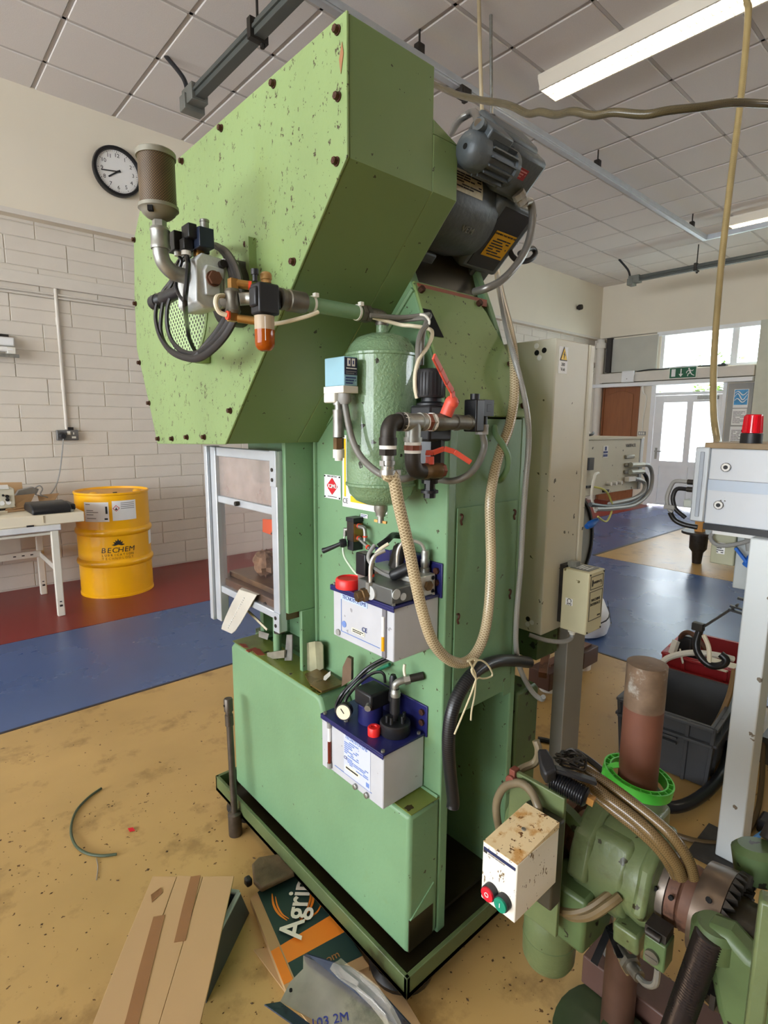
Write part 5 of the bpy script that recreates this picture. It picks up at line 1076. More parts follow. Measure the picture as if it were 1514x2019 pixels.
for lab, pts in (
    ('outermost loop of flat black cable coiled round the clutch valve', [(0.61, 1.24, 1.832), (0.6, 1.176, 1.795), (0.59, 1.125, 1.747), (0.58, 1.1, 1.701), (0.575, 1.116, 1.662), (0.57, 1.153, 1.629), (0.565, 1.212, 1.603), (0.56, 1.278, 1.589), (0.555, 1.347, 1.596), (0.55, 1.417, 1.618), (0.545, 1.463, 1.655), (0.545, 1.487, 1.701), (0.55, 1.485, 1.739), (0.56, 1.466, 1.768), (0.57, 1.428, 1.793), (0.6, 1.466, 1.842), (0.625, 1.443, 1.872), (0.63, 1.35, 1.869)]),
    ('middle loop of flat black cable coiled round the clutch valve', [(0.615, 1.266, 1.841), (0.605, 1.197, 1.805), (0.6, 1.16, 1.76), (0.59, 1.134, 1.713), (0.585, 1.148, 1.673), (0.58, 1.189, 1.64), (0.575, 1.248, 1.615), (0.57, 1.305, 1.602), (0.56, 1.357, 1.61), (0.555, 1.405, 1.636), (0.55, 1.423, 1.669), (0.55, 1.424, 1.712), (0.555, 1.409, 1.746), (0.565, 1.396, 1.775), (0.59, 1.437, 1.822), (0.62, 1.417, 1.86), (0.63, 1.351, 1.864)]),
    ('inner loop of flat black cable coiled round the clutch valve', [(0.62, 1.289, 1.851), (0.61, 1.222, 1.817), (0.605, 1.186, 1.771), (0.6, 1.17, 1.725), (0.595, 1.187, 1.685), (0.59, 1.225, 1.651), (0.58, 1.27, 1.621), (0.567, 1.307, 1.595), (0.557, 1.363, 1.601), (0.553, 1.44, 1.63), (0.55, 1.47, 1.672), (0.552, 1.461, 1.721), (0.556, 1.44, 1.757), (0.566, 1.413, 1.786), (0.6, 1.46, 1.835), (0.625, 1.413, 1.864), (0.63, 1.35, 1.866)])):
    tag(MB().tube(pts, 0.0085, 8, 5, closed=True, flat=0.6).obj('cable_loop', flat), lab, 'cable')
t = thing('end_silencer', 'short black finned silencer on a stub under the cable loops', 'silencer', (0.55, 1.46, 1.74))
MB().lathe((0.555, 1.52, 1.748), (0.05, -1, 0.03), [(0, 0.018), (0.03, 0.0185), (0.032, 0.0145), (0.036, 0.0175), (0.04, 0.0145), (0.044, 0.0175), (0.048, 0.0145), (0.052, 0.0175), (0.056, 0.0145), (0.062, 0.0165), (0.09, 0.0165), (0.16, 0.013)], 18).obj('body', black, t)
# exhaust silencer on its elbow
SX, SY = 0.473, 1.24
t = thing('exhaust_silencer', 'rusty mesh canister exhaust silencer on a galvanised elbow pipe', 'silencer', (SX, SY, 1.76))
meshm = mat_braid('rusty_wire_mesh', (124, 100, 64), (58, 44, 28), 44.0, 190.0, 0.42, 0.5)
cap_m = mat('grimy_grey_cap', (136, 134, 122), 0.5, 0.35, var=0.18, scale=30)
zz0, zz1 = 1.884, 1.982
MB().tube([(SX, SY, zz0 + (zz1 - zz0) * k / 6) for k in range(7)], 0.0362, 32, 1).obj('mesh_canister', meshm, t)
MB().lathe((SX, SY, 1.978), (0, 0, 1), [(0, 0.036), (0.0, 0.0392), (0.010, 0.0392), (0.012, 0.0375), (0.014, 0.018), (0.015, 0.01)], 32).obj('top_cap', cap_m, t)
MB().lathe((SX, SY, 1.886), (0, 0, -1), [(0, 0.037), (0.0, 0.0398), (0.007, 0.0402), (0.009, 0.036), (0.015, 0.033), (0.022, 0.025), (0.027, 0.014)], 32).obj('bottom_cap', cap_m, t)
for a in (222,): MB().obox((SX + 0.0335 * math.cos(math.radians(a)), SY + 0.0335 * math.sin(math.radians(a)), 1.871), (0.004, -0.003, 0), (0.003, 0.004, 0), (0, 0, 0.005)).obj('vent_slot', hole, t)
MB().cyl((SX, SY, 1.858), (SX, SY, 1.842), 0.0145, 6).obj('hex_neck', galv, t)
MB().lathe((SX, SY, 1.845), (0, 0, -1), [(0, 0.018), (0.006, 0.0205), (0.01, 0.019), (0.034, 0.019), (0.037, 0.0205), (0.043, 0.0195)], 20).obj('socket', galv, t)
MB().tube([(SX, SY, 1.808), (SX, SY, 1.792), (SX + 0.006, SY, 1.775), (SX + 0.022, SY, 1.761), (SX + 0.045, SY, 1.757), (0.532, SY, 1.757)], 0.0162, 16, 6).obj('elbow_pipe', galv, t)

# ------------------------------------------------------------------ oil pump units on the column
def pump_tank(t, x0, x1, y0, y1, z0, z1, plate_z, strip_y):
    MB().box(x0, y0, z0, x1 - 0.004, y1, z1).obj('tank', grey_tank, t, bev=0.003)
    MB().box(x0 - 0.006, y0 - 0.005, z1, x1, y1 + 0.006, z1 + 0.006).box(x0 - 0.006, y0 - 0.005, z1 - 0.008, x0 - 0.003, y1 + 0.006, z1).obj('lid', navy, t, bev=0.0012)
    bp = MB().box(x1 - 0.005, y0 - 0.01, z1 - 0.005, x1 - 0.001, y1 + 0.008, plate_z).obj('back_plate', navy, t, bev=0.004)
    for (y, z) in ((y0 + 0.006, plate_z - 0.02), (y0 + 0.006, (z1 + plate_z) / 2 - 0.008)):
        MB().cyl((x1 - 0.005, y, z), (x1 - 0.012, y, z), 0.0085, 6).obj('bolt', bolt_rust, bp)
    for (x, y) in ((x0 + 0.002, y0 + 0.004), (x0 + 0.002, y1 - 0.006), (x1 - 0.02, y0 + 0.004)):
        MB().cyl((x, y, z1 + 0.006), (x, y, z1 + 0.012), 0.005, 6).obj('lid_screw', galv, t)
t = thing('upper_oil_pump', 'light grey oil pump tank with manifold blocks below the air receiver', 'oil pump', (0.9, 0.99, 0.89))
x0, x1, y0, y1, z0, z1 = 0.822, 0.975, 0.882, 1.112, 0.898, 1.028
pump_tank(t, x0, x1, y0, y1, z0, z1, 1.11, 0.9)
MB().lathe((0.838, 1.068, 1.034), (0, 0, 1), [(0, 0.0335), (0.02, 0.0335), (0.024, 0.031), (0.025, 0.028), (0.022, 0.026)], 28).obj('filler_cap', red_cap, t)
MB().box(0.818, 0.884, 1.034, 0.884, 1.008, 1.074).obj('valve_block', mat('dull_zinc_block', (104, 106, 104), 0.4, 0.6, var=0.12), t, bev=0.003)
MB().box(0.89, 0.886, 1.034, 0.962, 1.06, 1.085).obj('valve_block', mat('bright_alu_block', (196, 194, 184), 0.35, 0.6, var=0.08), t, bev=0.002)
blk = MB()
for (x, z) in ((0.9, 1.076), (0.953, 1.076), (0.953, 1.043), (0.9, 1.043)): MB().cyl((x, 0.886, z), (x, 0.8845, z), 0.005, 10).obj('screw_hole', hole, t)
MB().cyl((0.935, 0.886, 1.06), (0.935, 0.879, 1.06), 0.0125, 6).obj('plug', bronze, t)
MB().cyl((0.83, 0.885, 1.06), (0.83, 0.882, 1.06), 0.012, 16).cyl((0.852, 0.885, 1.05), (0.852, 0.8825, 1.05), 0.009, 16).obj('bore_plug', cast_alu, t)
MB().cyl((0.818, 0.955, 1.05), (0.812, 0.955, 1.05), 0.017, 18).obj('bore_plug', cast_alu, t)
MB().lathe((0.822, 0.968, 1.044), (-1, 0.25, -0.12), [(0, 0.013), (0.006, 0.013), (0.008, 0.0165), (0.02, 0.0165), (0.022, 0.013), (0.034, 0.0135), (0.036, 0.012)], 6).obj('hydraulic_nut', bronze, t)
MB().lathe((0.82, 0.962, 1.05), (0, 0, 1), [(0, 0.0115), (0.024, 0.0115)], 6).obj('hex_fitting', galv, t)
st_tube = mat('bright_steel_tube', (214, 212, 206), 0.25, 0.7, var=0.05)
MB().tube([(0.82, 0.962, 1.073), (0.82, 0.962, 1.11), (0.828, 0.958, 1.135), (0.85, 0.945, 1.148)], 0.0048, 10).obj('steel_tube', st_tube, t)
MB().tube([(0.838, 0.98, 1.068), (0.838, 0.98, 1.105), (0.848, 0.97, 1.14), (0.87, 0.955, 1.16)], 0.0045, 10).obj('steel_tube', cream_tube, t)
MB().ring((0.838, 0.98, 1.08), (0, 0, 1), 0.0075, 0.003, 0.005).obj('red_ring', ring_red, t)
MB().tube([(0.9, 0.955, 1.085), (0.9, 0.955, 1.13), (0.908, 0.95, 1.155), (0.925, 0.937, 1.163), (0.945, 0.92, 1.155), (0.953, 0.913, 1.13), (0.953, 0.913, 1.105)], 0.0048, 10).obj('steel_tube', st_tube, t)
MB().lathe((0.953, 0.913, 1.085), (0, 0, 1), [(0, 0.0125), (0.01, 0.0125), (0.012, 0.01), (0.02, 0.0115), (0.03, 0.0115), (0.034, 0.0095), (0.046, 0.0105), (0.054, 0.0095)], 14).obj('tube_fitting', galv, t)
MB().lathe((0.868, 0.945, 1.082), (0.45, -0.5, 0.35), [(0, 0.009), (0.008, 0.014), (0.026, 0.0145), (0.05, 0.016), (0.06, 0.016), (0.062, 0.01)], 16).obj('black_plug', black, t)
MB().tube([(0.868, 0.945, 1.082), (0.855, 0.962, 1.09), (0.845, 0.985, 1.105), (0.845, 1.0, 1.125), (0.865, 1.0, 1.15)], 0.005, 8).obj('grey_cable', grey_plastic, t)
cl = MB().box(0.845, 1.012, 1.05, 0.868, 1.04, 1.072).obj('coil_base', galv, t)
MB().box(0.842, 1.008, 1.072, 0.874, 1.046, 1.128).obj('coil', black_gloss, t, bev=0.003)
MB().lathe((0.93, 0.99, 1.085), (0.2, -0.2, 1), [(0, 0.022), (0.05, 0.023), (0.06, 0.016)], 18).obj('pump_body', dark_iron, t)
MB().tube([(0.86, 0.98, 1.15), (0.88, 0.97, 1.165), (0.91, 0.985, 1.17), (0.94, 0.99, 1.165)], 0.008, 8).obj('black_hose', black_gloss, t)
MB().box(0.93, 0.93, 1.09, 0.968, 1.02, 1.125).obj('blue_bracket', navy, t, bev=0.004)
# markings and sight glass on the tank front
FX0 = x0 - 0.0008
MB().box(FX0 - 0.0006, 0.975, 1.004, FX0 + 0.0012, 1.078, 1.019).obj('label_band', mat('pale_blue_band', (186, 204, 236), 0.5, var=0), t, smooth=0)
lettering('TECNOSYSTEMS', (FX0 - 0.001, 1.026, 1.0115), (0, -1, 0), (0, 0, 1), 0.0135, print_navy, t, shear=0.2, width=0.95)
bxx = MB().box(FX0 - 0.0004, 1.077, 0.92, FX0 + 0.001, 1.0785, 1.004).box(FX0 - 0.0004, 0.93, 0.918, FX0 + 0.001, 1.0785, 0.9195).obj('blue_border', print_blue, t, smooth=0)
MB().cyl((FX0 - 0.0006, 1.066, 0.94), (FX0 + 0.001, 1.066, 0.94), 0.0085, 20).obj('blue_roundel', print_blue, t, smooth=0)
lettering('CE', (FX0 - 0.001, 0.985, 0.9475), (0, -1, 0), (0, 0, 1), 0.016, print_navy, t)
MB().box(FX0 - 0.0008, 0.985, 0.93, FX0 + 0.001, 1.035, 0.941).obj('data_sticker', mat('ivory_sticker', (236, 230, 206), 0.5, var=0), t, smooth=0)
print_lines(print_dark, t, (FX0 - 0.001, 1.03, 0.931), (0, -1, 0), (0, 0, 1), 0.042, 0.009, 2)
MB().cyl((FX0, 1.09, 0.912), (FX0 - 0.003, 1.09, 0.912), 0.0085, 16).obj('drain_plug', grey_plastic, t)
MB().box(FX0 - 0.004, 0.905, 0.902, FX0 + 0.002, 0.918, 1.024).obj('sight_frame', mat('grey_sight_frame', (120, 118, 124), 0.4, var=0.1), t, bev=0.001)
MB().cyl((FX0 - 0.0055, 0.9115, 0.92), (FX0 - 0.0055, 0.9115, 0.955), 0.0042, 10).obj('oil_level', mat('yellow_oil', (236, 168, 24), 0.15, var=0.05), t)
MB().cyl((FX0 - 0.0055, 0.9115, 0.955), (FX0 - 0.0055, 0.9115, 1.003), 0.0042, 10).obj('sight_tube', label_white, t)

t = thing('lower_oil_pump', 'light grey lubrication pump tank with pressure gauge above the bed box step', 'oil pump', (0.9, 1.04, 0.5))
x0, x1, y0, y1, z0, z1 = 0.829, 0.975, 0.922, 1.172, 0.497, 0.644
pump_tank(t, x0, x1, y0, y1, z0, z1, 0.725, 1.14)
MB().lathe((0.866, 1.0, 0.65), (0, 0, 1), [(0, 0.0165), (0.02, 0.0165), (0.022, 0.015), (0.022, 0.008), (0.019, 0.007)], 24).obj('filler_cap', red_cap, t)
MB().lathe((0.914, 0.972, 0.65), (0, 0, 1), [(0, 0.038), (0.004, 0.04), (0.03, 0.04), (0.033, 0.037), (0.034, 0.02)], 32).obj('strainer_cap', black, t)
MB().lathe((0.914, 0.972, 0.684), (0, 0, 1), [(0, 0.0075), (0.008, 0.0075), (0.008, 0.009), (0.02, 0.009), (0.02, 0.0125), (0.075, 0.012), (0.076, 0.0095), (0.09, 0.0095)], 14).obj('riser', black, t)
MB().lathe((0.914, 0.972, 0.75), (0, 0, 1), [(0, 0.0125), (0.003, 0.0135), (0.006, 0.0125), (0.009, 0.0135), (0.012, 0.0125), (0.02, 0.0105)], 14).tube([(0.914, 0.972, 0.768), (0.914, 0.972, 0.782), (0.922, 0.966, 0.79), (0.935, 0.957, 0.794)], 0.0095, 12, 5).obj('elbow_fitting', galv, t)
MB().cyl((0.932, 0.959, 0.793), (0.944, 0.95, 0.796), 0.0125, 6).obj('nut', steel, t)
MB().cyl((0.942, 0.952, 0.796), (0.972, 0.93, 0.803), 0.0105, 14).obj('black_sleeve', dark_iron, t)
MB().tube([(0.935, 0.957, 0.798), (0.938, 0.966, 0.815), (0.942, 0.968, 0.83)], 0.004, 8).obj('cream_tail', cream_tube, t)
for a in (30, 100, 160, 280): MB().cyl((0.914 + 0.024 * math.cos(a), 0.972 + 0.024 * math.sin(a), 0.684), (0.914 + 0.024 * math.cos(a), 0.972 + 0.024 * math.sin(a), 0.703), 0.0045, 8).obj('stud', black, t)
MB().lathe((0.905, 1.06, 0.65), (0, 0, 1), [(0, 0.034), (0.05, 0.034), (0.054, 0.03)], 28).obj('motor_can', navy, t)
MB().box(0.872, 1.02, 0.70, 0.942, 1.09, 0.745).obj('terminal_box', black, t, bev=0.006)
MB().cyl((0.874, 1.03, 0.715), (0.862, 1.022, 0.713), 0.009, 8).obj('cable_gland', galv, t)
MB().lathe((0.936, 1.005, 0.69), (0, 0, 1), [(0, 0.009), (0.03, 0.009), (0.03, 0.012), (0.05, 0.012), (0.052, 0.01), (0.09, 0.0105), (0.1, 0.007)], 12).obj('pressure_sensor', black, t)
MB().cyl((0.936, 1.005, 0.65), (0.936, 1.005, 0.695), 0.008, 10).cyl((0.936, 1.005, 0.718), (0.936, 1.005, 0.732), 0.0125, 6).obj('sensor_fitting', dark_iron, t)
g = MB().lathe((0.852, 1.098, 0.685), (-0.85, -0.5, 0.1), [(0, 0.02), (0.018, 0.0225), (0.022, 0.0225), (0.022, 0.0195)], 24).obj('pressure_gauge', black, t)
gp0 = Vector((0.852, 1.098, 0.685)) + Vector((-0.85, -0.5, 0.1)).normalized() * 0.0222; gd = Vector((-0.85, -0.5, 0.1)).normalized()
MB().cyl(gp0, gp0 + gd * 0.001, 0.0195, 24).obj('gauge_face', mat('ivory_dial', (236, 226, 196), 0.4, var=0), g)
sd = gd.cross(Vector((0, 0, 1))).normalized(); u_ = sd.cross(gd)
MB().obox(gp0 + gd * 0.0016 + (sd * 0.4 + u_ * 0.5) * 0.006, (sd * 0.4 + u_ * 0.5) * 0.012, (u_ * 0.4 - sd * 0.5) * 0.0018, gd * 0.0005).obj('needle', print_dark, g, smooth=0)
MB().cyl((0.852, 1.098, 0.648), (0.852, 1.098, 0.666), 0.0065, 6).obj('gauge_stem', galv, t)
FX0 = x0 - 0.0008
MB().box(FX0 - 0.0005, 0.97, 0.52, FX0 + 0.001, 1.078, 0.635).obj('print_panel', mat('pale_print_panel', (200, 206, 224), 0.5, var=0), t, smooth=0)
lettering('TECNOSYSTEMS', (FX0 - 0.001, 1.027, 0.628), (0, -1, 0), (0, 0, 1), 0.0125, print_blue, t, shear=0.2)
print_lines(print_blue, t, (FX0 - 0.0006, 1.075, 0.575), (0, -1, 0), (0, 0, 1), 0.06, 0.045, 8, seed=2)
print_lines(print_blue, t, (FX0 - 0.0006, 1.062, 0.548), (0, -1, 0), (0, 0, 1), 0.085, 0.024, 5, seed=5)
lettering('CE', (FX0 - 0.001, 1.07, 0.567), (0, -1, 0), (0, 0, 1), 0.012, print_navy, t)
MB().box(FX0 - 0.001, 1.012, 0.535, FX0, 1.072, 0.548).obj('data_sticker', mat('ivory_sticker', (236, 230, 206)), t, smooth=0)
print_lines(print_dark, t, (FX0 - 0.0012, 1.068, 0.537), (0, -1, 0), (0, 0, 1), 0.05, 0.009, 1)
MB().box(FX0 - 0.001, 0.974, 0.528, FX0, 0.986, 0.54).obj('blue_roundel', print_blue, t, smooth=0)
MB().box(FX0 - 0.0005, 0.965, 0.519, FX0 + 0.001, 1.12, 0.5205).obj('blue_border', print_blue, t, smooth=0)
for y in (1.028, 0.982): MB().lathe((FX0, y, 0.506), (-1, 0, 0), [(0, 0.0075), (0.006, 0.0075), (0.007, 0.006)], 14).obj('drain_plug', galv, t)
MB().cyl((FX0 - 0.004, 1.138, 0.505), (FX0 - 0.004, 1.138, 0.52), 0.007, 10).cyl((FX0 - 0.004, 1.138, 0.625), (FX0 - 0.004, 1.138, 0.64), 0.007, 10).obj('sight_end', grey_plastic, t)
MB().cyl((FX0 - 0.004, 1.138, 0.52), (FX0 - 0.004, 1.138, 0.585), 0.005, 10).obj('oil_level', mat('red_brown_oil', (104, 36, 24), 0.15, var=0.05), t)
MB().cyl((FX0 - 0.004, 1.138, 0.585), (FX0 - 0.004, 1.138, 0.625), 0.005, 10).obj('sight_tube', label_white, t)
MB().box(FX0 - 0.003, 1.148, 0.497, FX0 + 0.003, 1.172, 0.64).obj('side_fin', grey_tank, t)
# black cables from the pump up behind the upper tank
for k, (lab, pts) in enumerate((
    ('black pump cable arching outermost over the gauge', [(0.86, 1.142, 0.631), (0.86, 1.156, 0.663), (0.87, 1.145, 0.701), (0.9, 1.131, 0.734), (0.93, 1.108, 0.773), (0.95, 1.072, 0.804), (0.965, 1.037, 0.825)]),
    ('black pump cable arching in the middle over the motor can', [(0.87, 1.137, 0.622), (0.87, 1.155, 0.66), (0.88, 1.14, 0.703), (0.91, 1.121, 0.742), (0.94, 1.103, 0.769), (0.955, 1.067, 0.799), (0.966, 1.028, 0.825)]),
    ('black pump cable bending down into the pressure sensor', [(0.87, 1.105, 0.673), (0.87, 1.123, 0.695), (0.9, 1.109, 0.735), (0.92, 1.079, 0.769), (0.93, 1.053, 0.783), (0.935, 1.04, 0.778), (0.938, 1.039, 0.756)]))):
    tag(MB().tube(pts, 0.0042, 8).obj('pump_cable', black_gloss), lab, 'cable')
tag(MB().tube([(0.955, 1.088, 0.767), (0.958, 1.064, 0.785), (0.96, 1.045, 0.798)], 0.005, 8).obj('green_tube', mat('dark_green_tube', (30, 110, 80), 0.4)), 'short dark green tube above the pump cables', 'tube')

# hand lever valve under the receiver
t = thing('hand_lever_valve', 'small black hand lever valve with brass fittings under the receiver', 'valve', (0.95, 1.19, 1.1))
vy, vx = 1.19, 0.94
MB().box(vx, vy - 0.013, 1.118, 0.974, vy + 0.016, 1.175).obj('body', mat('anodised_black_body', (52, 46, 40), 0.4, 0.3, var=0.1), t, bev=0.001)
MB().box(vx + 0.002, vy - 0.0145, 1.118, 0.974, vy - 0.0125, 1.168).obj('brass_side', brass, t)
MB().box(vx - 0.002, vy - 0.016, 1.173, 0.974, vy + 0.018, 1.185).obj('top_cap', black, t, bev=0.001)
MB().box(vx, vy - 0.012, 1.092, 0.974, vy + 0.014, 1.118).obj('bottom_cap', black, t, bev=0.001)
MB().lathe((vx - 0.002, vy + 0.016, 1.112), (-1, 0.5, -0.1), [(0, 0.011), (0.01, 0.013), (0.018, 0.011)], 14).obj('pivot', black, t)
MB().tube([(vx - 0.012, vy + 0.024, 1.11), (vx - 0.02, vy + 0.05, 1.097), (vx - 0.028, vy + 0.075, 1.085), (vx - 0.032, vy + 0.085, 1.081)], 0.0065, 10, 4, rfun=lambda u: 0.85 + 0.45 * u).obj('lever', black, t)
for (z, s_) in ((1.163, 0), (1.128, 0)):
    MB().cyl((vx + 0.014, vy - 0.013, z), (vx + 0.012, vy - 0.035, z - 0.002), 0.006, 10).obj('fitting', galv, t)
    MB().cyl((vx + 0.014, vy - 0.02, z), (vx + 0.0135, vy - 0.024, z), 0.0072, 10).obj('red_ring', ring_red, t)
MB().tube([(vx + 0.012, vy - 0.034, 1.162), (vx + 0.012, vy - 0.046, 1.16), (vx + 0.012, vy - 0.05, 1.148), (vx + 0.012, vy - 0.05, 1.125)], 0.0058, 10, 5).cyl((vx + 0.012, vy - 0.03, 1.125), (vx + 0.008, vy - 0.075, 1.108), 0.0055, 10).obj('elbow_fitting', galv, t)
MB().cyl((vx + 0.012, vy - 0.05, 1.14), (vx + 0.012, vy - 0.05, 1.136), 0.0072, 10).cyl((vx + 0.009, vy - 0.064, 1.112), (vx + 0.0085, vy - 0.069, 1.11), 0.0072, 10).obj('red_ring', ring_red, t)
MB().cyl((vx + 0.01, vy + 0.016, 1.15), (vx + 0.006, vy + 0.03, 1.145), 0.0058, 10).cyl((vx + 0.006, vy + 0.03, 1.15), (vx + 0.006, vy + 0.032, 1.128), 0.0058, 10).obj('side_fitting', galv, t)
MB().tube([(vx + 0.006, vy + 0.032, 1.13), (vx + 0.004, vy + 0.038, 1.10), (vx + 0.0, vy + 0.028, 1.07), (vx - 0.01, vy - 0.02, 1.045), (vx - 0.02, vy - 0.06, 1.035)], 0.0032, 8).obj('air_tube', mat('clear_green_tube', (206, 220, 196), 0.3, var=0.03), t)

# ------------------------------------------------------------------ drive motor with blower on its slanted seat
MO = Vector((1.25, 0.9, 1.97)); mt = Vector((0, -0.743, 0.669)); mn = Vector((0, -0.669, -0.743)); mx = Vector((1, 0, 0))
def mp(x, t_, n): return Vector((x, 0.9, 1.97)) + mt * t_ + mn * n
motor = thing('drive_motor', 'large grey electric drive motor mounted at a slant beside the press head', 'motor', (1.15, 1.0, 1.9))
MB().lathe(mp(0.9, -0.075, -0.085), mx, [(0, 0.03), (0.06, 0.03), (0.062, 0.09), (0.075, 0.104), (0.09, 0.108), (0.24, 0.11), (0.255, 0.106), (0.275, 0.104), (0.29, 0.104), (0.295, 0.08)], 44).obj('barrel', motor_grey, motor)
def mbox(b, xa, xb, ta, tb, na, nb_): return b.obox(mp((xa + xb) / 2, (ta + tb) / 2, (na + nb_) / 2), mx * abs(xb - xa) / 2, mt * abs(tb - ta) / 2, mn * abs(nb_ - na) / 2)
mbox(MB(), 1.176, 1.335, -0.172, 0.018, -0.19, 0.0).obj('gear_box', motor_grey, motor, bev=0.012, seg=3)
mbox(MB(), 1.198, 1.312, -0.157, 0.006, -0.002, 0.0012).obj('black_panel', black, motor, bev=0.004)
st = mbox(MB(), 1.222, 1.308, -0.122, -0.052, 0.001, 0.0022).obj('yellow_sticker', mat('amber_sticker', (214, 164, 24), 0.5, var=0.04), motor, smooth=0)
tx_ = Vector((1, 0, 0)); 
print_lines(print_dark, motor, mp(1.23, -0.118, 0.0022), mx, mt, 0.07, 0.05, 7, seed=8)
lettering('WARNING WAIT BEFORE USE', mp(1.265, -0.0585, 0.0026), mx, mt, 0.0065, print_dark, motor)
np_ = MB(); vs = []; fs = []
for k in range(7):
    a = math.radians(-8 + 26 * k / 6 + 48)
    for x in (1.015, 1.115):
        c = mp(x, -0.075, -0.085) + (mt * math.sin(a) + mn * math.cos(a)) * 0.111; vs.append(c)
for k in range(6): fs.append((2 * k, 2 * k + 1, 2 * k + 3, 2 * k + 2))
np_.add(vs, fs).obj('name_plate', mat('worn_name_plate', (206, 200, 176), 0.45, 0.2, var=0.15, scale=50), motor, smooth=60)
ar = math.radians(53)
no = (mt * math.sin(ar) + mn * math.cos(ar)); nu = (mt * math.cos(ar) - mn * math.sin(ar))
print_lines(print_dark, motor, mp(1.02, -0.075, -0.085) + no * 0.1112 - nu * 0.018, mx, nu, 0.09, 0.036, 6, seed=3)
ar = math.radians(4); no = (mt * math.sin(ar) + mn * math.cos(ar)); nu = (mt * math.cos(ar) - mn * math.sin(ar))
lettering('VEM', mp(1.1, -0.075, -0.085) + no * 0.11, mx, nu, 0.022, mat('raised_grey', (128, 134, 138), 0.4), motor, ext=0.002)
for xa in (1.03, 1.25):
    f_ = mbox(MB(), xa, xa + 0.07, -0.205, -0.165, -0.19, -0.01).obj('foot', motor_grey, motor, bev=0.005)
    MB().cyl(mp(xa + 0.035, -0.165, -0.03), mp(xa + 0.035, -0.152, -0.03), 0.014, 6).obj('bolt', dark_iron, f_)
mbox(MB(), 1.0, 1.33, -0.222, -0.204, -0.2, 0.0).obj('slide_rail', oil_shade_black, motor)
# blower housing and blower motor
mbox(MB(), 1.06, 1.225, 0.03, 0.135, -0.11, -0.03).obj('blower_duct', motor_grey, motor, bev=0.01)
mbox(MB(), 1.12, 1.245, 0.02, 0.125, -0.05, 0.0).obj('blower_duct', motor_grey, motor, bev=0.012)
bl_c = (0.078, 0.006)
MB().lathe(mp(0.966, bl_c[0] + 0.002, bl_c[1]), mx, [(0, 0.012), (0.004, 0.026), (0.012, 0.034), (0.03, 0.038), (0.05, 0.0385), (0.052, 0.032), (0.14, 0.032), (0.142, 0.038), (0.155, 0.038)], 28).obj('blower_motor', motor_grey, motor)
MB().cyl(mp(0.9675, bl_c[0] + 0.004, bl_c[1] + 0.004), mp(0.9655, bl_c[0] + 0.004, bl_c[1] + 0.004), 0.006, 12).obj('shaft_hole', hole, motor)
for k in range(15):
    a = 2 * math.pi * k / 15; d_ = mt * math.sin(a) + mn * math.cos(a); s_ = mt * math.cos(a) - mn * math.sin(a)
    MB().obox(mp(1.06, bl_c[0] + 0.002, bl_c[1]) + d_ * 0.0365, mx * 0.042, s_ * 0.0017, d_ * 0.0065).obj('cooling_fin', motor_grey, motor, smooth=0)
mbox(MB(), 1.0, 1.075, 0.1, 0.135, -0.035, 0.02).obj('terminal_box', motor_grey, motor, bev=0.004)
MB().cyl(mp(1.0, 0.12, -0.01), mp(0.985, 0.124, -0.01), 0.014, 14).obj('cable_gland', motor_grey, motor)
mbox(MB(), 1.15, 1.195, 0.07, 0.094, 0.0, 0.0012).obj('red_plate', mat('red_name_plate', (146, 36, 46), 0.45, var=0.1), motor, smooth=0)
print_lines(mat('pink_print', (206, 140, 146), 0.5), motor, mp(1.153, 0.073, 0.0012), mx, mt, 0.038, 0.018, 3)
MB().cyl(mp(1.14, 0.05, 0.0), mp(1.14, 0.05, 0.008), 0.011, 14).obj('blank_plug', motor_grey, motor)
MB().lathe(mp(1.2, 0.045, 0.004), (mx * 0.6 - mt * 0.3 + mn * 0.4), [(0, 0.016), (0.014, 0.017), (0.016, 0.013), (0.03, 0.013)], 8).obj('cable_gland', grey_plastic, motor)
MB().cyl(mp(1.225, 0.07, -0.02), mp(1.25, 0.075, -0.02), 0.01, 10).obj('eye_bolt', motor_grey, motor)
flex = mat('steel_flex_conduit', (128, 126, 122), 0.3, 0.5, var=0.1, scale=30)
gk = mp(1.225, 0.035, 0.02)
tag(MB().tube([tuple(gk)] + [(1.264, 0.87, 1.992), (1.261, 0.86, 1.953), (1.252, 0.86, 1.903), (1.225, 0.86, 1.856), (1.189, 0.865, 1.815), (1.157, 0.875, 1.787), (1.128, 0.89, 1.77), (1.129, 0.93, 1.768)], 0.0095, 12, 6).obj('motor_conduit', flex), 'thick grey flexible conduit arching from the motor down to the slanted back cover', 'conduit')
tag(MB().tube([tuple(mp(0.985, 0.124, -0.01))] + [(1.132, 0.95, 2.182), (1.13, 0.98, 2.183), (1.152, 1.02, 2.192), (1.219, 1.1, 2.218)], 0.009, 10).obj('blower_conduit', flex), 'grey conduit curving from the blower gland over the belt hood', 'conduit')
tag(MB().tube([(1.317, 0.97, 1.919), (1.335, 0.97, 1.9), (1.357, 0.96, 1.889), (1.39, 0.95, 1.897), (1.414, 0.95, 1.918), (1.4, 0.95, 1.929), (1.357, 0.94, 1.915), (1.299, 0.92, 1.889)], 0.0075, 10).obj('spare_cable_loop', black), 'small black cable loop behind the thick motor conduit', 'cable')

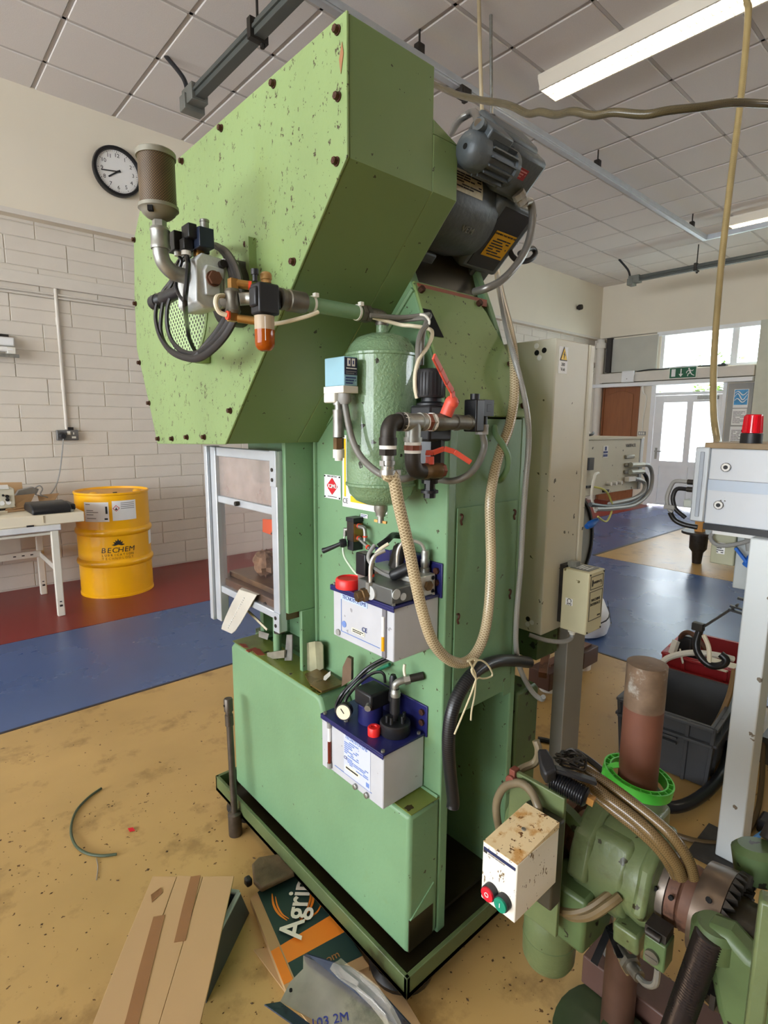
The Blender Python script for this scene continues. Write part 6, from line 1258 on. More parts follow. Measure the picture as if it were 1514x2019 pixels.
# ------------------------------------------------------------------ control cabinet on its post beside the press
t = thing('control_cabinet', 'tall beige steel control cabinet with warning sticker beside the press', 'cabinet', (1.57, 1.02, 0.786))
MB().box(1.476, 0.905, 0.788, 1.662, 1.15, 1.692).obj('body', beige, t, bev=0.004)
MB().box(1.664, 0.9, 0.79, 1.69, 1.15, 1.69).obj('door', beige, t, bev=0.003)
MB().box(1.655, 0.91, 0.795, 1.668, 1.14, 1.685).obj('door_seal', hole, t)
for (y, z, m) in ((0.945, 1.66, hole), (0.97, 1.655, hole), (0.972, 1.675, label_white), (0.955, 0.83, hole), (0.94, 0.822, label_white), (0.956, 0.812, label_white), (0.96, 1.64, label_white)):
    MB().cyl((1.4765, y, z), (1.475, y, z), 0.008, 14).obj('plug_hole', m, t)
sx, sz = 1.503, 1.605
MB().box(sx - 0.012, 0.9035, sz - 0.012, sx + 0.035, 0.905, sz + 0.065).obj('sticker', label_white, t, smooth=0)
MB().prism([(sx - 0.008, sz + 0.025), (sx + 0.012, sz + 0.065), (sx + 0.031, sz + 0.025)], 'y', 0.902, 0.9034).obj('warning_triangle', print_dark, t, smooth=0)
MB().prism([(sx - 0.004, sz + 0.0275), (sx + 0.012, sz + 0.06), (sx + 0.0275, sz + 0.0275)], 'y', 0.9012, 0.902).obj('warning_triangle', label_yellow, t, smooth=0)
MB().prism([(sx + 0.013, sz + 0.052), (sx + 0.007, sz + 0.041), (sx + 0.012, sz + 0.0415), (sx + 0.009, sz + 0.03), (sx + 0.017, sz + 0.0435), (sx + 0.0125, sz + 0.043)], 'y', 0.9004, 0.9012).obj('lightning_mark', print_dark, t, smooth=0)
lettering('380', (sx + 0.011, 0.9034, sz + 0.014), (1, 0, 0), (0, 0, 1), 0.014, print_dark, t); lettering('Volt', (sx + 0.011, 0.9034, sz), (1, 0, 0), (0, 0, 1), 0.014, print_dark, t)
MB().box(1.48, 0.92, 0.70, 1.6, 1.14, 0.788).obj('bottom_bracket', green_dirty, t)
t = thing('cabinet_post', 'grey steel box post standing under the beige control cabinet', 'post', (1.69, 0.94, 0))
MB().box(1.633, 0.9, 0.012, 1.75, 0.947, 0.787).obj('upright', mat('grey_post_steel', (146, 142, 134), 0.5, 0.2, var=0.08, scale=6), t, bev=0.003)
MB().box(1.58, 0.85, 0.0, 1.80, 1.0, 0.012).obj('foot_plate', dark_iron, t)
t = thing('junction_box', 'beige machine junction box with CE mark hung below the cabinet', 'box', (1.6, 0.83, 0.8))
jx, jy = 1.545, 0.795
MB().box(jx, jy, 0.803, jx + 0.10, jy + 0.088, 1.0).obj('case', beige_box, t, bev=0.004)
MB().box(jx + 0.02, jy + 0.088, 0.815, jx + 0.095, 0.91, 1.005).obj('backing', dark_iron, t)
MB().box(jx + 0.02, jy + 0.012, 1.0, jx + 0.085, jy + 0.075, 1.0015).obj('grey_plate', mat('engraved_grey_plate', (120, 120, 116), 0.4, 0.3), t, smooth=0)
print_lines(label_white, t, (jx + 0.03, jy + 0.02, 1.0016), (1, 0, 0), (0, 1, 0), 0.045, 0.045, 4)
MB().box(jx + 0.03, jy + 0.06, 1.0, jx + 0.055, jy + 0.09, 1.018).obj('lug', galv, t)
MB().box(jx - 0.0012, jy + 0.048, 0.886, jx, jy + 0.072, 0.908).obj('white_square', label_white, t, smooth=0)
lettering('CE', (jx - 0.0016, jy + 0.06, 0.897), (0, 0, -1), (0, -1, 0), 0.02, print_dark, t)
for za, zb in ((0.945, 0.985), (0.845, 0.937)):
    f = MB()
    for a in ((0.012, za, 0.09, za + 0.0015), (0.012, zb, 0.09, zb + 0.0015), (0.012, za, 0.0135, zb), (0.0885, za, 0.09, zb)):
        f.box(jx + a[0], jy - 0.001, a[1], jx + a[2], jy, a[3])
    f.obj('printed_frame', print_dark, t, smooth=0)
lettering('MACHINE', (jx + 0.05, jy - 0.0006, 0.91), (1, 0, 0), (0, 0, 1), 0.0125, print_dark, t); lettering('INTERFACE', (jx + 0.05, jy - 0.0006, 0.896), (1, 0, 0), (0, 0, 1), 0.0125, print_dark, t)
lettering('VARIPACK', (jx + 0.055, jy - 0.0006, 0.965), (1, 0, 0), (0, 0, 1), 0.011, print_dark, t); lettering('MI-01', (jx + 0.075, jy - 0.0006, 0.855), (1, 0, 0), (0, 0, 1), 0.008, print_dark, t)
MB().box(jx + 0.022, jy - 0.001, 0.955, jx + 0.028, jy, 0.975).obj('printed_mark', print_dark, t, smooth=0)
for (x, z) in ((jx + 0.008, 0.81), (jx + 0.092, 0.81), (jx + 0.092, 0.993), (jx + 0.008, 0.993)): MB().cyl((x, jy, z), (x, jy - 0.002, z), 0.003, 8).obj('screw', dark_iron, t)
MB().lathe((jx + 0.03, jy + 0.06, 0.803), (0, 0, -1), [(0, 0.013), (0.012, 0.013), (0.014, 0.009), (0.02, 0.009)], 12).obj('cable_gland', white_plastic, t)
tag(MB().tube([(jx + 0.03, jy + 0.06, 0.785), (jx + 0.025, jy + 0.06, 0.77), (jx - 0.01, jy + 0.07, 0.765), (jx - 0.06, jy + 0.1, 0.775), (jx - 0.09, jy + 0.14, 0.788)], 0.007, 8).obj('box_cable', grey_plastic), 'grey cable looping from the junction box gland under the cabinet', 'cable')

# ------------------------------------------------------------------ roll feeder control unit at the right edge
feed_white = mat('pale_grey_feeder_enamel', (208, 214, 222), 0.42, var=0.03, scale=8, spots=((110, 108, 104), 34.0, 0.3, 0.13))
t = thing('feeder_cabinet', 'pale grey two lock feeder control unit carrying the red beacon', 'control unit', (2.2, 0.5, 1.12))
MB().box(2.0, 0.2, 1.125, 2.36, 0.642, 1.372).obj('body', feed_white, t, bev=0.004)
MB().box(1.995, 0.2, 1.372, 2.36, 0.66, 1.39).obj('lid', mat('dusty_brown_top', (148, 128, 100), 0.6, var=0.2, scale=12), t, bev=0.002)
MB().box(1.992, 0.642, 1.128, 2.04, 0.685, 1.375).obj('edge_profile', alu, t, bev=0.004)
MB().box(1.989, 0.656, 1.145, 1.993, 0.669, 1.36).obj('profile_groove', mat('groove_grey', (168, 176, 188), 0.4, 0.3), t, bev=0.004)
for (y, z) in ((0.592, 1.313), (0.602, 1.19)):
    MB().cyl((2.0, y, z), (1.992, y, z), 0.0135, 20).obj('lock', label_white, t)
    MB().ring((1.996, y, z), (-1, 0, 0), 0.0145, 0.003, 0.004).cyl((1.993, y, z), (1.990, y, z), 0.0065, 16).obj('lock_barrel', print_dark, t)
MB().box(1.997, 0.2, 1.236, 2.001, 0.64, 1.271).obj('middle_strip', mat('pale_blue_strip', (186, 200, 218), 0.4, var=0.03), t)
MB().box(1.9985, 0.2, 1.269, 2.001, 0.64, 1.272).obj('strip_gap', print_dark, t); 
MB().box(1.995, 0.2, 1.105, 2.36, 0.642, 1.125).obj('base_trim', black, t)
MB().box(2.02, 0.2, 1.09, 2.3, 0.62, 1.105).obj('shelf', label_white, t)
for (z, l) in ((1.315, 0.03), (1.29, 0.03)):
    MB().cyl((2.02, 0.685, z - 0.06), (2.02, 0.71, z - 0.06), 0.009, 12).obj('connector', dark_iron, t)
MB().box(2.01, 0.685, 1.17, 2.05, 0.715, 1.195).obj('plug', mat('pale_plug', (188, 194, 186), 0.5), t, bev=0.003)
MB().tube([(2.02, 0.71, 1.255), (2.01, 0.745, 1.255), (2.0, 0.755, 1.238), (1.99, 0.761, 1.2), (1.985, 0.752, 1.165), (1.985, 0.738, 1.15)], 0.0068, 10).obj('looped_cable', grey_plastic, t)
MB().tube([(2.02, 0.71, 1.23), (2.0, 0.735, 1.23), (1.99, 0.742, 1.205), (1.99, 0.738, 1.18), (1.99, 0.728, 1.16), (2.0, 0.70, 1.135)], 0.0072, 10).obj('looped_cable', black, t)
MB().tube([(1.985, 0.745, 1.15), (1.99, 0.73, 1.125), (1.995, 0.70, 1.112), (2.0, 0.66, 1.108)], 0.0085, 10).obj('looped_cable', black_gloss, t)
MB().box(1.975, 0.73, 1.16, 1.995, 0.765, 1.175).obj('cable_clip', grey_plastic, t, bev=0.003)
t = thing('warning_beacon', 'red warning beacon with black base on the pale feeder unit', 'beacon', (2.06, 0.53, 1.39))
BX, BY = 2.05, 0.545
MB().lathe((BX, BY, 1.39), (0, 0, 1), [(0, 0.0305), (0.03, 0.0305), (0.032, 0.0285)], 28).obj('base', black, t)
lens = mat('red_lens', (240, 18, 40), 0.12, var=0, trans=0.35, ior=1.3, coat=0.5)
MB().lathe((BX, BY, 1.421), (0, 0, 1), [(0, 0.0275), (0.05, 0.025), (0.056, 0.0245), (0.059, 0.021)], 28).obj('lens', lens, t)
rb = MB()
for k in range(26):
    a = 2 * math.pi * k / 26; rb.cyl((BX + 0.0275 * math.cos(a), BY + 0.0275 * math.sin(a), 1.423), (BX + 0.0247 * math.cos(a), BY + 0.0247 * math.sin(a), 1.475), 0.0012, 5)
o = rb.obj('lens_ribs', lens, t); o['kind'] = 'stuff'
t = thing('feeder_post', 'pale grey box post standing on the floor under the feeder unit', 'post', (2.0, 0.46, 0))
MB().box(1.95, 0.42, 0.015, 2.05, 0.493, 1.105).obj('upright', mat('pale_post_enamel', (204, 210, 212), 0.4, 0.15, var=0.03, scale=6, spots=((120, 110, 96), 30.0, 0.25, 0.1)), t, bev=0.004)
MB().box(1.9, 0.36, 0.0, 2.1, 0.56, 0.015).obj('foot_plate', dark_iron, t)
t = thing('feeder_drive_box', 'small beige terminal box with printed label under the feeder unit', 'box', (2.15, 0.62, 0.96))
MB().box(2.15, 0.585, 0.962, 2.26, 0.66, 1.092).obj('case', mat('greenish_beige', (172, 172, 146), 0.5, var=0.06), t, bev=0.004)
MB().box(2.1488, 0.615, 1.0, 2.1502, 0.64, 1.04).obj('label', label_white, t, smooth=0)
print_lines(print_dark, t, (2.1486, 0.64, 1.002), (0, -1, 0), (0, 0, 1), 0.022, 0.036, 5)
MB().tube([(2.14, 0.64, 1.09), (2.12, 0.655, 1.06), (2.12, 0.63, 1.035), (2.12, 0.58, 1.045), (2.12, 0.52, 1.075), (2.12, 0.5, 1.09)], 0.007, 8).obj('grey_cable', grey_plastic, t)
MB().box(2.16, 0.49, 0.885, 2.3, 0.584, 1.09).obj('side_case', mat('cool_grey_case', (176, 182, 182), 0.45, var=0.04), t, bev=0.004)
t = thing('blue_plug', 'blue industrial plug hanging beside the feeder post', 'plug', (2.13, 0.53, 1.0))
bp = mat('bright_blue_plastic', (28, 98, 190), 0.35, var=0.06)
MB().cyl((2.13, 0.515, 1.02), (2.13, 0.535, 0.975), 0.02, 14).bar((2.12, 0.575, 1.035), (2.12, 0.532, 0.985), 0.014, 0.01).obj('body', bp, t, bev=0.002)
MB().cyl((2.13, 0.545, 1.085), (2.13, 0.535, 1.03), 0.012, 12).obj('cable_end', grey_plastic, t)
for i, z in enumerate((0.785, 0.765)):
    pass
t = thing('jointed_holder', 'dark jointed tool arm holding a cable bundle beside the feeder post', 'arm', (2.3, 0.6, 0.66))
MB().bar((2.3, 0.71, 0.665), (2.32, 0.6, 0.785), 0.03, 0.006).obj('link', dark_iron, t, bev=0.002)
MB().bar((2.3, 0.625, 0.765), (2.32, 0.50, 0.745), 0.02, 0.008).bar((2.3, 0.622, 0.78), (2.32, 0.50, 0.76), 0.02, 0.006).bar((2.3, 0.6, 0.815), (2.32, 0.5, 0.80), 0.02, 0.008).obj('bar', black, t, bev=0.002)
MB().cyl((2.3, 0.53, 0.45), (2.3, 0.53, 0.88), 0.012, 10).obj('shaft', dark_iron, t)
MB().box(2.28, 0.70, 0.655, 2.31, 0.74, 0.685).obj('clamp', dark_iron, t, bev=0.003)
MB().tube([(2.3, 0.715, 0.655), (2.29, 0.72, 0.6), (2.28, 0.70, 0.56), (2.28, 0.66, 0.535), (2.28, 0.62, 0.55), (2.28, 0.61, 0.575), (2.28, 0.63, 0.59)], 0.014, 10).obj('cable_bundle', black_gloss, t)
MB().tube([(2.3, 0.70, 0.64), (2.29, 0.675, 0.6), (2.28, 0.665, 0.545)], 0.009, 8).obj('pale_wires', cream_tube, t)

# distant feeder unit behind the tall cabinet
t = thing('rear_feeder_unit', 'beige feeder control unit with plugged cables beyond the tall cabinet', 'control unit', (3.4, 1.75, 1.03))
MB().box(2.95, 1.6, 1.035, 3.675, 1.95, 1.362).obj('body', beige, t, bev=0.004)
MB().box(3.675, 1.595, 1.03, 3.72, 1.95, 1.37).obj('edge_profile', alu, t, bev=0.004)
MB().box(2.95, 1.59, 1.362, 3.69, 1.95, 1.375).obj('lid', beige, t)
MB().box(3.175, 1.598, 1.255, 3.235, 1.6, 1.325).obj('sticker', label_white, t, smooth=0)
MB().box(3.18, 1.5965, 1.26, 3.23, 1.598, 1.275).box(3.18, 1.5965, 1.28, 3.23, 1.598, 1.293).box(3.195, 1.5965, 1.297, 3.215, 1.598, 1.32).obj('sticker_print', print_navy, t, smooth=0)
lettering('VARIPACK', (3.535, 1.598, 1.32), (1, 0, 0), (0, 0, 1), 0.03, print_dark, t)
for z in (1.25, 1.2, 1.155): MB().box(3.46, 1.585, z - 0.012, 3.58, 1.6, z + 0.012).obj('socket', galv, t, bev=0.006)
for z in (1.2, 1.155): MB().cyl((3.5, 1.575, z), (3.66, 1.565, z - 0.005), 0.016, 12).obj('connector', mat('pale_connector', (196, 200, 190), 0.4, 0.2), t)
MB().box(3.46, 1.56, 1.095, 3.56, 1.59, 1.125).obj('plug', label_white, t, bev=0.003)
for k in range(3): MB().cyl((3.25 + k * 0.07, 1.6, 1.095), (3.25 + k * 0.07, 1.57, 1.095), 0.012, 10).obj('knob', label_white, t)
for bx in ((2.99, 1.58, 1.19, 3.04, 1.6, 1.26), (3.2, 1.585, 1.045, 3.26, 1.6, 1.06), (2.99, 1.585, 1.085, 3.04, 1.6, 1.1)): MB().box(*bx).obj('switch', black, t)
for k, (m, pts) in enumerate(((grey_plastic, [(3.66, 1.565, 1.195), (3.75, 1.56, 1.18), (3.78, 1.55, 1.1), (3.72, 1.54, 1.01), (3.5, 1.53, 0.95), (3.2, 1.53, 0.955), (3.0, 1.53, 0.97)]), (black, [(3.66, 1.565, 1.15), (3.72, 1.56, 1.1), (3.68, 1.55, 1.02), (3.5, 1.54, 0.965), (3.2, 1.54, 0.965), (2.95, 1.54, 1.0)]), (grey_plastic, [(3.56, 1.57, 1.11), (3.68, 1.56, 1.08), (3.66, 1.55, 1.02), (3.5, 1.55, 0.985), (3.2, 1.55, 0.98)]))):
    MB().tube(pts, 0.013, 8).obj('looped_cable', m, t)
MB().tube([(3.03, 1.58, 1.095), (3.15, 1.55, 1.06), (3.22, 1.54, 0.96), (3.16, 1.54, 0.88), (3.05, 1.54, 0.92)], 0.006, 6).obj('yellow_cable', mat('yellow_cable', (206, 206, 110), 0.4), t)
MB().tube([(3.08, 1.57, 1.17), (3.0, 1.55, 1.16), (2.96, 1.54, 1.05), (3.02, 1.54, 0.95)], 0.008, 8).obj('white_cable', white_plastic, t)
t = thing('welding_cap', 'cream cap with black strap lying on the distant feeder unit', 'cap', (3.07, 1.7, 1.375))
MB().ball((3.07, 1.7, 1.385), 0.07, (1.2, 0.8, 0.75), 16).obj('shell', cream_tube, t)
MB().tube([(3.0, 1.64, 1.385), (3.08, 1.63, 1.39), (3.16, 1.66, 1.4)], 0.008, 6).obj('strap', black, t)
# coil reel stand whose feet show behind the post
t = thing('coil_reel', 'dark rimmed coil reel on brown feet, hidden behind the tall cabinet', 'reel', (2.95, 1.56, 0))
MB().lathe((3.08, 1.75, 0.72), (0, 1, 0), [(0, 0.05), (0.0, 0.30), (0.012, 0.31), (0.024, 0.30)], 40).obj('disc', mat('grey_reel_disc', (150, 152, 142), 0.5, var=0.06), t)
MB().ring((3.08, 1.735, 0.72), (0, 1, 0), 0.318, 0.016, 0.05, 44).obj('rim', black, t)
MB().box(2.8, 1.66, 0.1, 2.9, 1.74, 0.76).obj('upright', rust, t)
for (x, y) in ((3.0, 1.52), (2.6, 1.5)):
    MB().box(x - 0.08, y - 0.02, 0.03, x + 0.09, y + 0.11, 0.13).obj('foot_block', mat('brown_block', (74, 46, 36), 0.5, var=0.15), t, bev=0.004)
    MB().cyl((x, y + 0.03, 0), (x, y + 0.03, 0.03), 0.05, 16).obj('levelling_pad', label_white, t)
MB().bar((2.35, 1.42, 0.2), (2.75, 1.62, 0.42), 0.04, 0.04).obj('strut', rust, t)
MB().bar((2.6, 1.55, 0.12), (3.05, 1.55, 0.12), 0.05, 0.05).obj('cross_member', rust, t)
tag(MB().lathe((3.0, 1.58, 0.86), (1, -0.2, 0.35), [(0, 0.015), (0.03, 0.022), (0.06, 0.02), (0.1, 0.01)], 12).obj('blue_coupling', bp), 'blue plug coupling hanging beside the cabinet above the coil reel', 'plug')
# white sack with black print
sk_ = thing('printed_sack', 'white tied sack with black STOP print behind the junction box', 'sack', (3.55, 1.9, 0))
MB().lathe((3.55, 1.89, 0), (0, 0, 1), [(0, 0.17), (0.02, 0.2), (0.08, 0.215), (0.16, 0.2), (0.24, 0.165), (0.28, 0.11), (0.3, 0.05)], 28).obj('sack', mat('white_sack_film', (232, 232, 234), 0.35, var=0.05, scale=8, bump=1.0, bscale=12), sk_)
MB().tube([(3.55 + 0.2 * math.cos(a), 1.89 + 0.2 * math.sin(a), 0.18 + 0.06 * math.sin(a * 1 + 0.5)) for a in [2 * math.pi * k / 24 for k in range(24)]], 0.009, 6, 1, closed=True).obj('black_band', black, sk_)
lettering('STOP', (3.70, 1.735, 0.13), (0.7, 0.55, 0.6), (-0.2, 0, 1), 0.085, print_dark, sk_)
# yellow lifting column foot far away
t = thing('jack_leg', 'distant yellow jack leg with dark foot standing on the yellow floor', 'leg stand', (6.35, 2.07, 0))
MB().box(6.31, 2.03, 0.34, 6.4, 2.11, 1.1).obj('column', mat('ochre_enamel', (190, 134, 56), 0.45, var=0.1), t, bev=0.005)
MB().cyl((6.35, 2.07, 0.32), (6.35, 2.07, 0.345), 0.17, 16).obj('collar', dark_iron, t)
MB().lathe((6.35, 2.07, 0), (0, 0, 1), [(0, 0.045), (0.12, 0.055), (0.16, 0.085), (0.33, 0.09)], 14).obj('foot', dark_iron, t)
t = thing('far_stand', 'dark low machine stand with wheels beyond the jack leg', 'stand', (6.6, 1.85, 0))
MB().box(6.6, 1.82, 0.3, 6.65, 1.87, 0.9).obj('column', mat('ochre_enamel', (190, 134, 56)), t)
MB().box(6.4, 1.3, 0.25, 6.7, 1.9, 0.33).obj('frame', dark_iron, t, bev=0.01)
MB().cyl((6.5, 1.55, 0.16), (6.5, 1.45, 0.16), 0.16, 18).obj('wheel', black, t)

# ------------------------------------------------------------------ crates behind the post
crate_m = mat('dark_grey_crate', (74, 76, 80), 0.5, var=0.08, scale=10)
def crate(name, label, c, ux, uy, sx, sy, h, m, lip=0.025, taper=0.9):
    """moulded crate: tapered shell of four walls, floor, rim lip, ribs and hand grips"""
    t = thing(name, label, 'crate', (c[0], c[1], c[2])); c = Vector(c); ux = Vector(ux).normalized(); uy = Vector(uy).normalized(); uz = Vector((0, 0, 1))
    def pt(a, b, z, k): return c + ux * a * sx / 2 * k + uy * b * sy / 2 * k + uz * z
    corners = ((-1, -1), (1, -1), (1, 1), (-1, 1)); b = MB(); th = 0.012
    for i in range(4):
        (a0, b0), (a1, b1) = corners[i], corners[(i + 1) % 4]
        b.slab([pt(a0, b0, 0, taper), pt(a1, b1, 0, taper), pt(a1, b1, h, 1), pt(a0, b0, h, 1)], th)
    b.slab([pt(a, bb, 0.01, taper) for a, bb in corners], 0.01)
    b.obj('shell', m, t)
    r = MB()
    for i in range(4):
        (a0, b0), (a1, b1) = corners[i], corners[(i + 1) % 4]; d = (pt(a1, b1, h, 1.03) - pt(a0, b0, h, 1.03))
        for z in (h - 0.008, h - 0.075): r.bar(pt(a0, b0, z, 1.02), pt(a1, b1, z, 1.02), lip, 0.012)
        for f in (0.0, 0.25, 0.75, 1.0):
            p0 = pt(a0, b0, 0, taper + 0.02).lerp(pt(a1, b1, 0, taper + 0.02), f); p1 = pt(a0, b0, h, 1.02).lerp(pt(a1, b1, h, 1.02), f)
            r.bar(p0, p1, 0.014, 0.014, tuple(d))
    r.obj('rim', m, t, bev=0.002)
    for sgn in (-1, 1):
        g = MB()
        for z in (h - 0.09, h - 0.115): g.bar(pt(-0.3, sgn, z, 1.03), pt(0.3, sgn, z, 1.03), 0.014, 0.008)
        g.obj('hand_grip', m, t)
    return t
gu = Vector((0.30, -0.36, 0)); gv = Vector((0.55, 0.16, 0))
crate('grey_crate', 'dark grey plastic crate with open top behind the rust brown bar', (2.52, 0.83, 0.005), (0.08, -1, 0), (1, 0.08, 0), 0.36, 0.46, 0.27, crate_m)
crate('red_crate', 'red plastic crate of scrap behind the dark grey crate', (3.05, 0.87, 0.005), (0.1, -1, 0), (1, 0.1, 0), 0.36, 0.4, 0.31, mat('red_crate_plastic', (150, 30, 34), 0.45, var=0.08))
tag(MB().box(2.36, 0.7, 0.035, 2.66, 0.98, 0.045).obj('crate_card', cardm), 'brown card lying in the bottom of the dark grey crate', 'card')
tag(MB().tube([(2.6, 0.66, 0.42), (2.55, 0.66, 0.3), (2.5, 0.7, 0.15), (2.45, 0.78, 0.07), (2.42, 0.88, 0.06)], 0.012, 8).obj('brown_tube', mat('brown_clear_tube', (132, 104, 66), 0.3)), 'brown tube curving down into the dark grey crate', 'tube')
tag(MB().tube([(2.62, 0.98, 0.3), (2.65, 0.95, 0.36), (2.7, 0.87, 0.4), (2.75, 0.78, 0.405), (2.8, 0.72, 0.39)], 0.014, 8).obj('white_tube', white_plastic), 'white tube arching over the edge of the red crate', 'tube')
tag(MB().tube([(2.95, 1.0, 0.3), (2.9, 0.98, 0.4), (2.85, 0.92, 0.44), (2.85, 0.85, 0.38)], 0.012, 8).obj('brown_strap', rust), 'brown strap leaning out of the red crate', 'strap')
tag(MB().box(2.9, 0.93, 0.2, 3.0, 1.0, 0.4).obj('black_part', black, bev=0.01), 'black moulded part standing in the red crate', 'part')
tag(MB().bar((2.84, 1.0, 0.3), (2.86, 0.99, 0.38), 0.03, 0.02).bar((2.86, 0.97, 0.34), (2.8, 0.93, 0.3), 0.006, 0.012).obj('white_clip', white_plastic), 'white plastic clip on the corner of the red crate', 'clip')
tag(MB().slab([(2.83, 0.75, 0.31), (2.95, 0.72, 0.315), (2.93, 0.85, 0.32), (2.82, 0.84, 0.312)], 0.006).obj('pale_scrap', cream_tube), 'pale strip scrap heaped in the red crate', 'scrap')
tag(MB().tube([(2.011, 0.719, 0.04), (2.057, 0.664, 0.04), (2.156, 0.629, 0.04), (2.292, 0.612, 0.045), (2.446, 0.618, 0.05), (2.633, 0.652, 0.06), (2.81, 0.695, 0.07)], 0.022, 12).obj('black_pipe', black_gloss), 'thick black pipe curving over the floor past the green ring', 'pipe')
tag(MB().tube([(2.113, 1.284, 0.01), (2.138, 1.234, 0.01), (2.158, 1.131, 0.01), (2.14, 1.037, 0.01), (2.104, 0.951, 0.01)], 0.012, 8).obj('floor_cable', black), 'black cable lying on the floor behind the grey post', 'cable')
tag(MB().tube([(1.961, 0.696, 0.012), (1.949, 0.638, 0.012), (1.964, 0.576, 0.012), (2, 0.523, 0.012), (2.058, 0.477, 0.012), (2.162, 0.452, 0.012), (2.332, 0.465, 0.02), (2.545, 0.509, 0.05), (2.755, 0.563, 0.1)], 0.0095, 8).obj('floor_hose', mat('olive_rubber_hose', (84, 66, 40), 0.4, var=0.15)), 'brown hose crossing the floor and climbing behind the feeder post', 'hose')
tag(MB().box(2.2, 0.36, 0.0, 2.28, 0.44, 0.05).obj('floor_plug', black, bev=0.01), 'black plug lying on the floor by the feeder post foot', 'plug')
tag(MB().tube([(2.1, 0.428, 0.02), (2.154, 0.413, 0.03), (2.232, 0.394, 0.03)], 0.008, 8).obj('blue_cable', mat('blue_cable', (70, 130, 190), 0.4)), 'short blue cable by the floor plug near the feeder post', 'cable')
t = thing('rear_press', 'green machine flank with dark foot beyond the feeder post', 'machine', (2.9, 0.4, 0))
MB().box(2.75, -0.2, 0.12, 3.3, 0.52, 1.05).obj('flank', green_dirty, t, bev=0.01)
MB().box(2.7, -0.2, 0.0, 3.35, 0.56, 0.12).obj('plinth', oil_shade_black, t)

# ------------------------------------------------------------------ green cast straightener on its vertical bar
t = thing('stock_straightener', 'green cast iron stock straightener clamped to a rust brown vertical bar', 'machine', (1.15, 0.45, 0))
cr = mat('rust_brown_bar', (146, 88, 66))
MB().cyl((1.15, 0.45, 0.03), (1.15, 0.45, 0.52), 0.036, 28).obj('lower_bar', mat('dark_brown_bar', (84, 60, 48), 0.45, 0.25, var=0.2, scale=14), t)
MB().lathe((1.15, 0.45, 0.52), (0, 0, 1), [(0, 0.04), (0.33, 0.04), (0.425, 0.0395), (0.428, 0.037)], 28).obj('upper_bar', cr, t)
MB().lathe((1.15, 0.45, 0.85), (0, 0, 1), [(0, 0.0402), (0.03, 0.0405), (0.0975, 0.0402), (0.0985, 0.036)], 28).obj('worn_tip', mat('worn_bar_tip', (112, 92, 74), 0.55, 0.3, var=0.3, scale=26, spots2=((178, 176, 168), 16.0, 0.56, 0.7, 'stain')), t)
MB().lathe((1.13, 0.42, 0), (0, 0, 1), [(0, 0.16), (0.02, 0.16), (0.028, 0.14), (0.03, 0.06), (0.07, 0.05), (0.075, 0.04)], 32).obj('round_base', mat('oily_green_base', (58, 70, 46), 0.35, var=0.3, scale=10), t)
base_b = mat('brown_base_block', (82, 58, 50), 0.5, var=0.12, scale=10)
MB().prism([(0.2, 0.03), (0.2, 0.11), (0.565, 0.11), (0.565, 0.03)], 'x', 1.195, 1.30).obj('base_block', base_b, t, bev=0.004)
MB().box(1.0, 0.3, 0.02, 1.2, 0.4, 0.06).obj('base_arm', base_b, t, bev=0.004)
MB().cyl((1.24, 0.525, 0.11), (1.24, 0.525, 0.135), 0.008, 8).obj('bolt', galv, t)
MB().cyl((1.25, 0.54, 0.0), (1.25, 0.54, 0.03), 0.03, 14).obj('base_foot', label_white, t)
AX, AZ = 1.05, 0.56
MB().lathe((AX, 0.5, AZ), (0, -1, 0), [(0, 0.05), (0.0, 0.085), (0.02, 0.092), (0.05, 0.088), (0.12, 0.088), (0.14, 0.092), (0.16, 0.085), (0.165, 0.05)], 28).obj('housing', green_cast, t, bev=0.002)
hs = MB()
hs.prism([(AX - 0.09, AZ + 0.02), (AX - 0.06, AZ + 0.08), (AX + 0.13, AZ + 0.08), (AX + 0.13, AZ - 0.08), (AX - 0.05, AZ - 0.10), (AX - 0.085, AZ - 0.05)], 'y', 0.385, 0.492); hs.obj('clamp_block', green_cast, t, bev=0.012, seg=3)
for (ya, yb) in ((0.455, 0.497), (0.34, 0.365)):
    MB().prism([(AX - 0.103, AZ - 0.02), (AX - 0.08, AZ + 0.065), (AX - 0.03, AZ + 0.1), (AX + 0.04, AZ + 0.1), (AX + 0.04, AZ), (AX - 0.06, AZ - 0.05)], 'y', ya, yb).obj('clamp_lug', green_cast, t, bev=0.008)
MB().prism([(AX - 0.03, AZ - 0.07), (AX - 0.09, AZ - 0.07), (AX - 0.085, AZ - 0.115), (AX - 0.03, AZ - 0.12)], 'y', 0.35, 0.40).obj('lower_lug', green_cast, t, bev=0.006)
MB().lathe((1.15, 0.45, 0.63), (0, 0, 1), [(0, 0.062), (0.02, 0.058), (0.03, 0.048)], 28).obj('boss', green_cast, t)
MB().lathe((AX, 0.62, AZ), (0, -1, 0), [(0, 0.03), (0.0, 0.06), (0.06, 0.06), (0.065, 0.066), (0.09, 0.066), (0.095, 0.05), (0.13, 0.05)], 28).obj('shaft_collar', rust, t)
MB().cyl((AX - 0.062, 0.545, AZ + 0.02), (AX - 0.07, 0.545, AZ + 0.022), 0.006, 10).obj('grub_screw', dark_iron, t)
MB().ring((0.98, 0.555, AZ - 0.02), (1, 0, 0), 0.115, 0.025, 0.02, 32).obj('flange_ring', green_dirty, t)
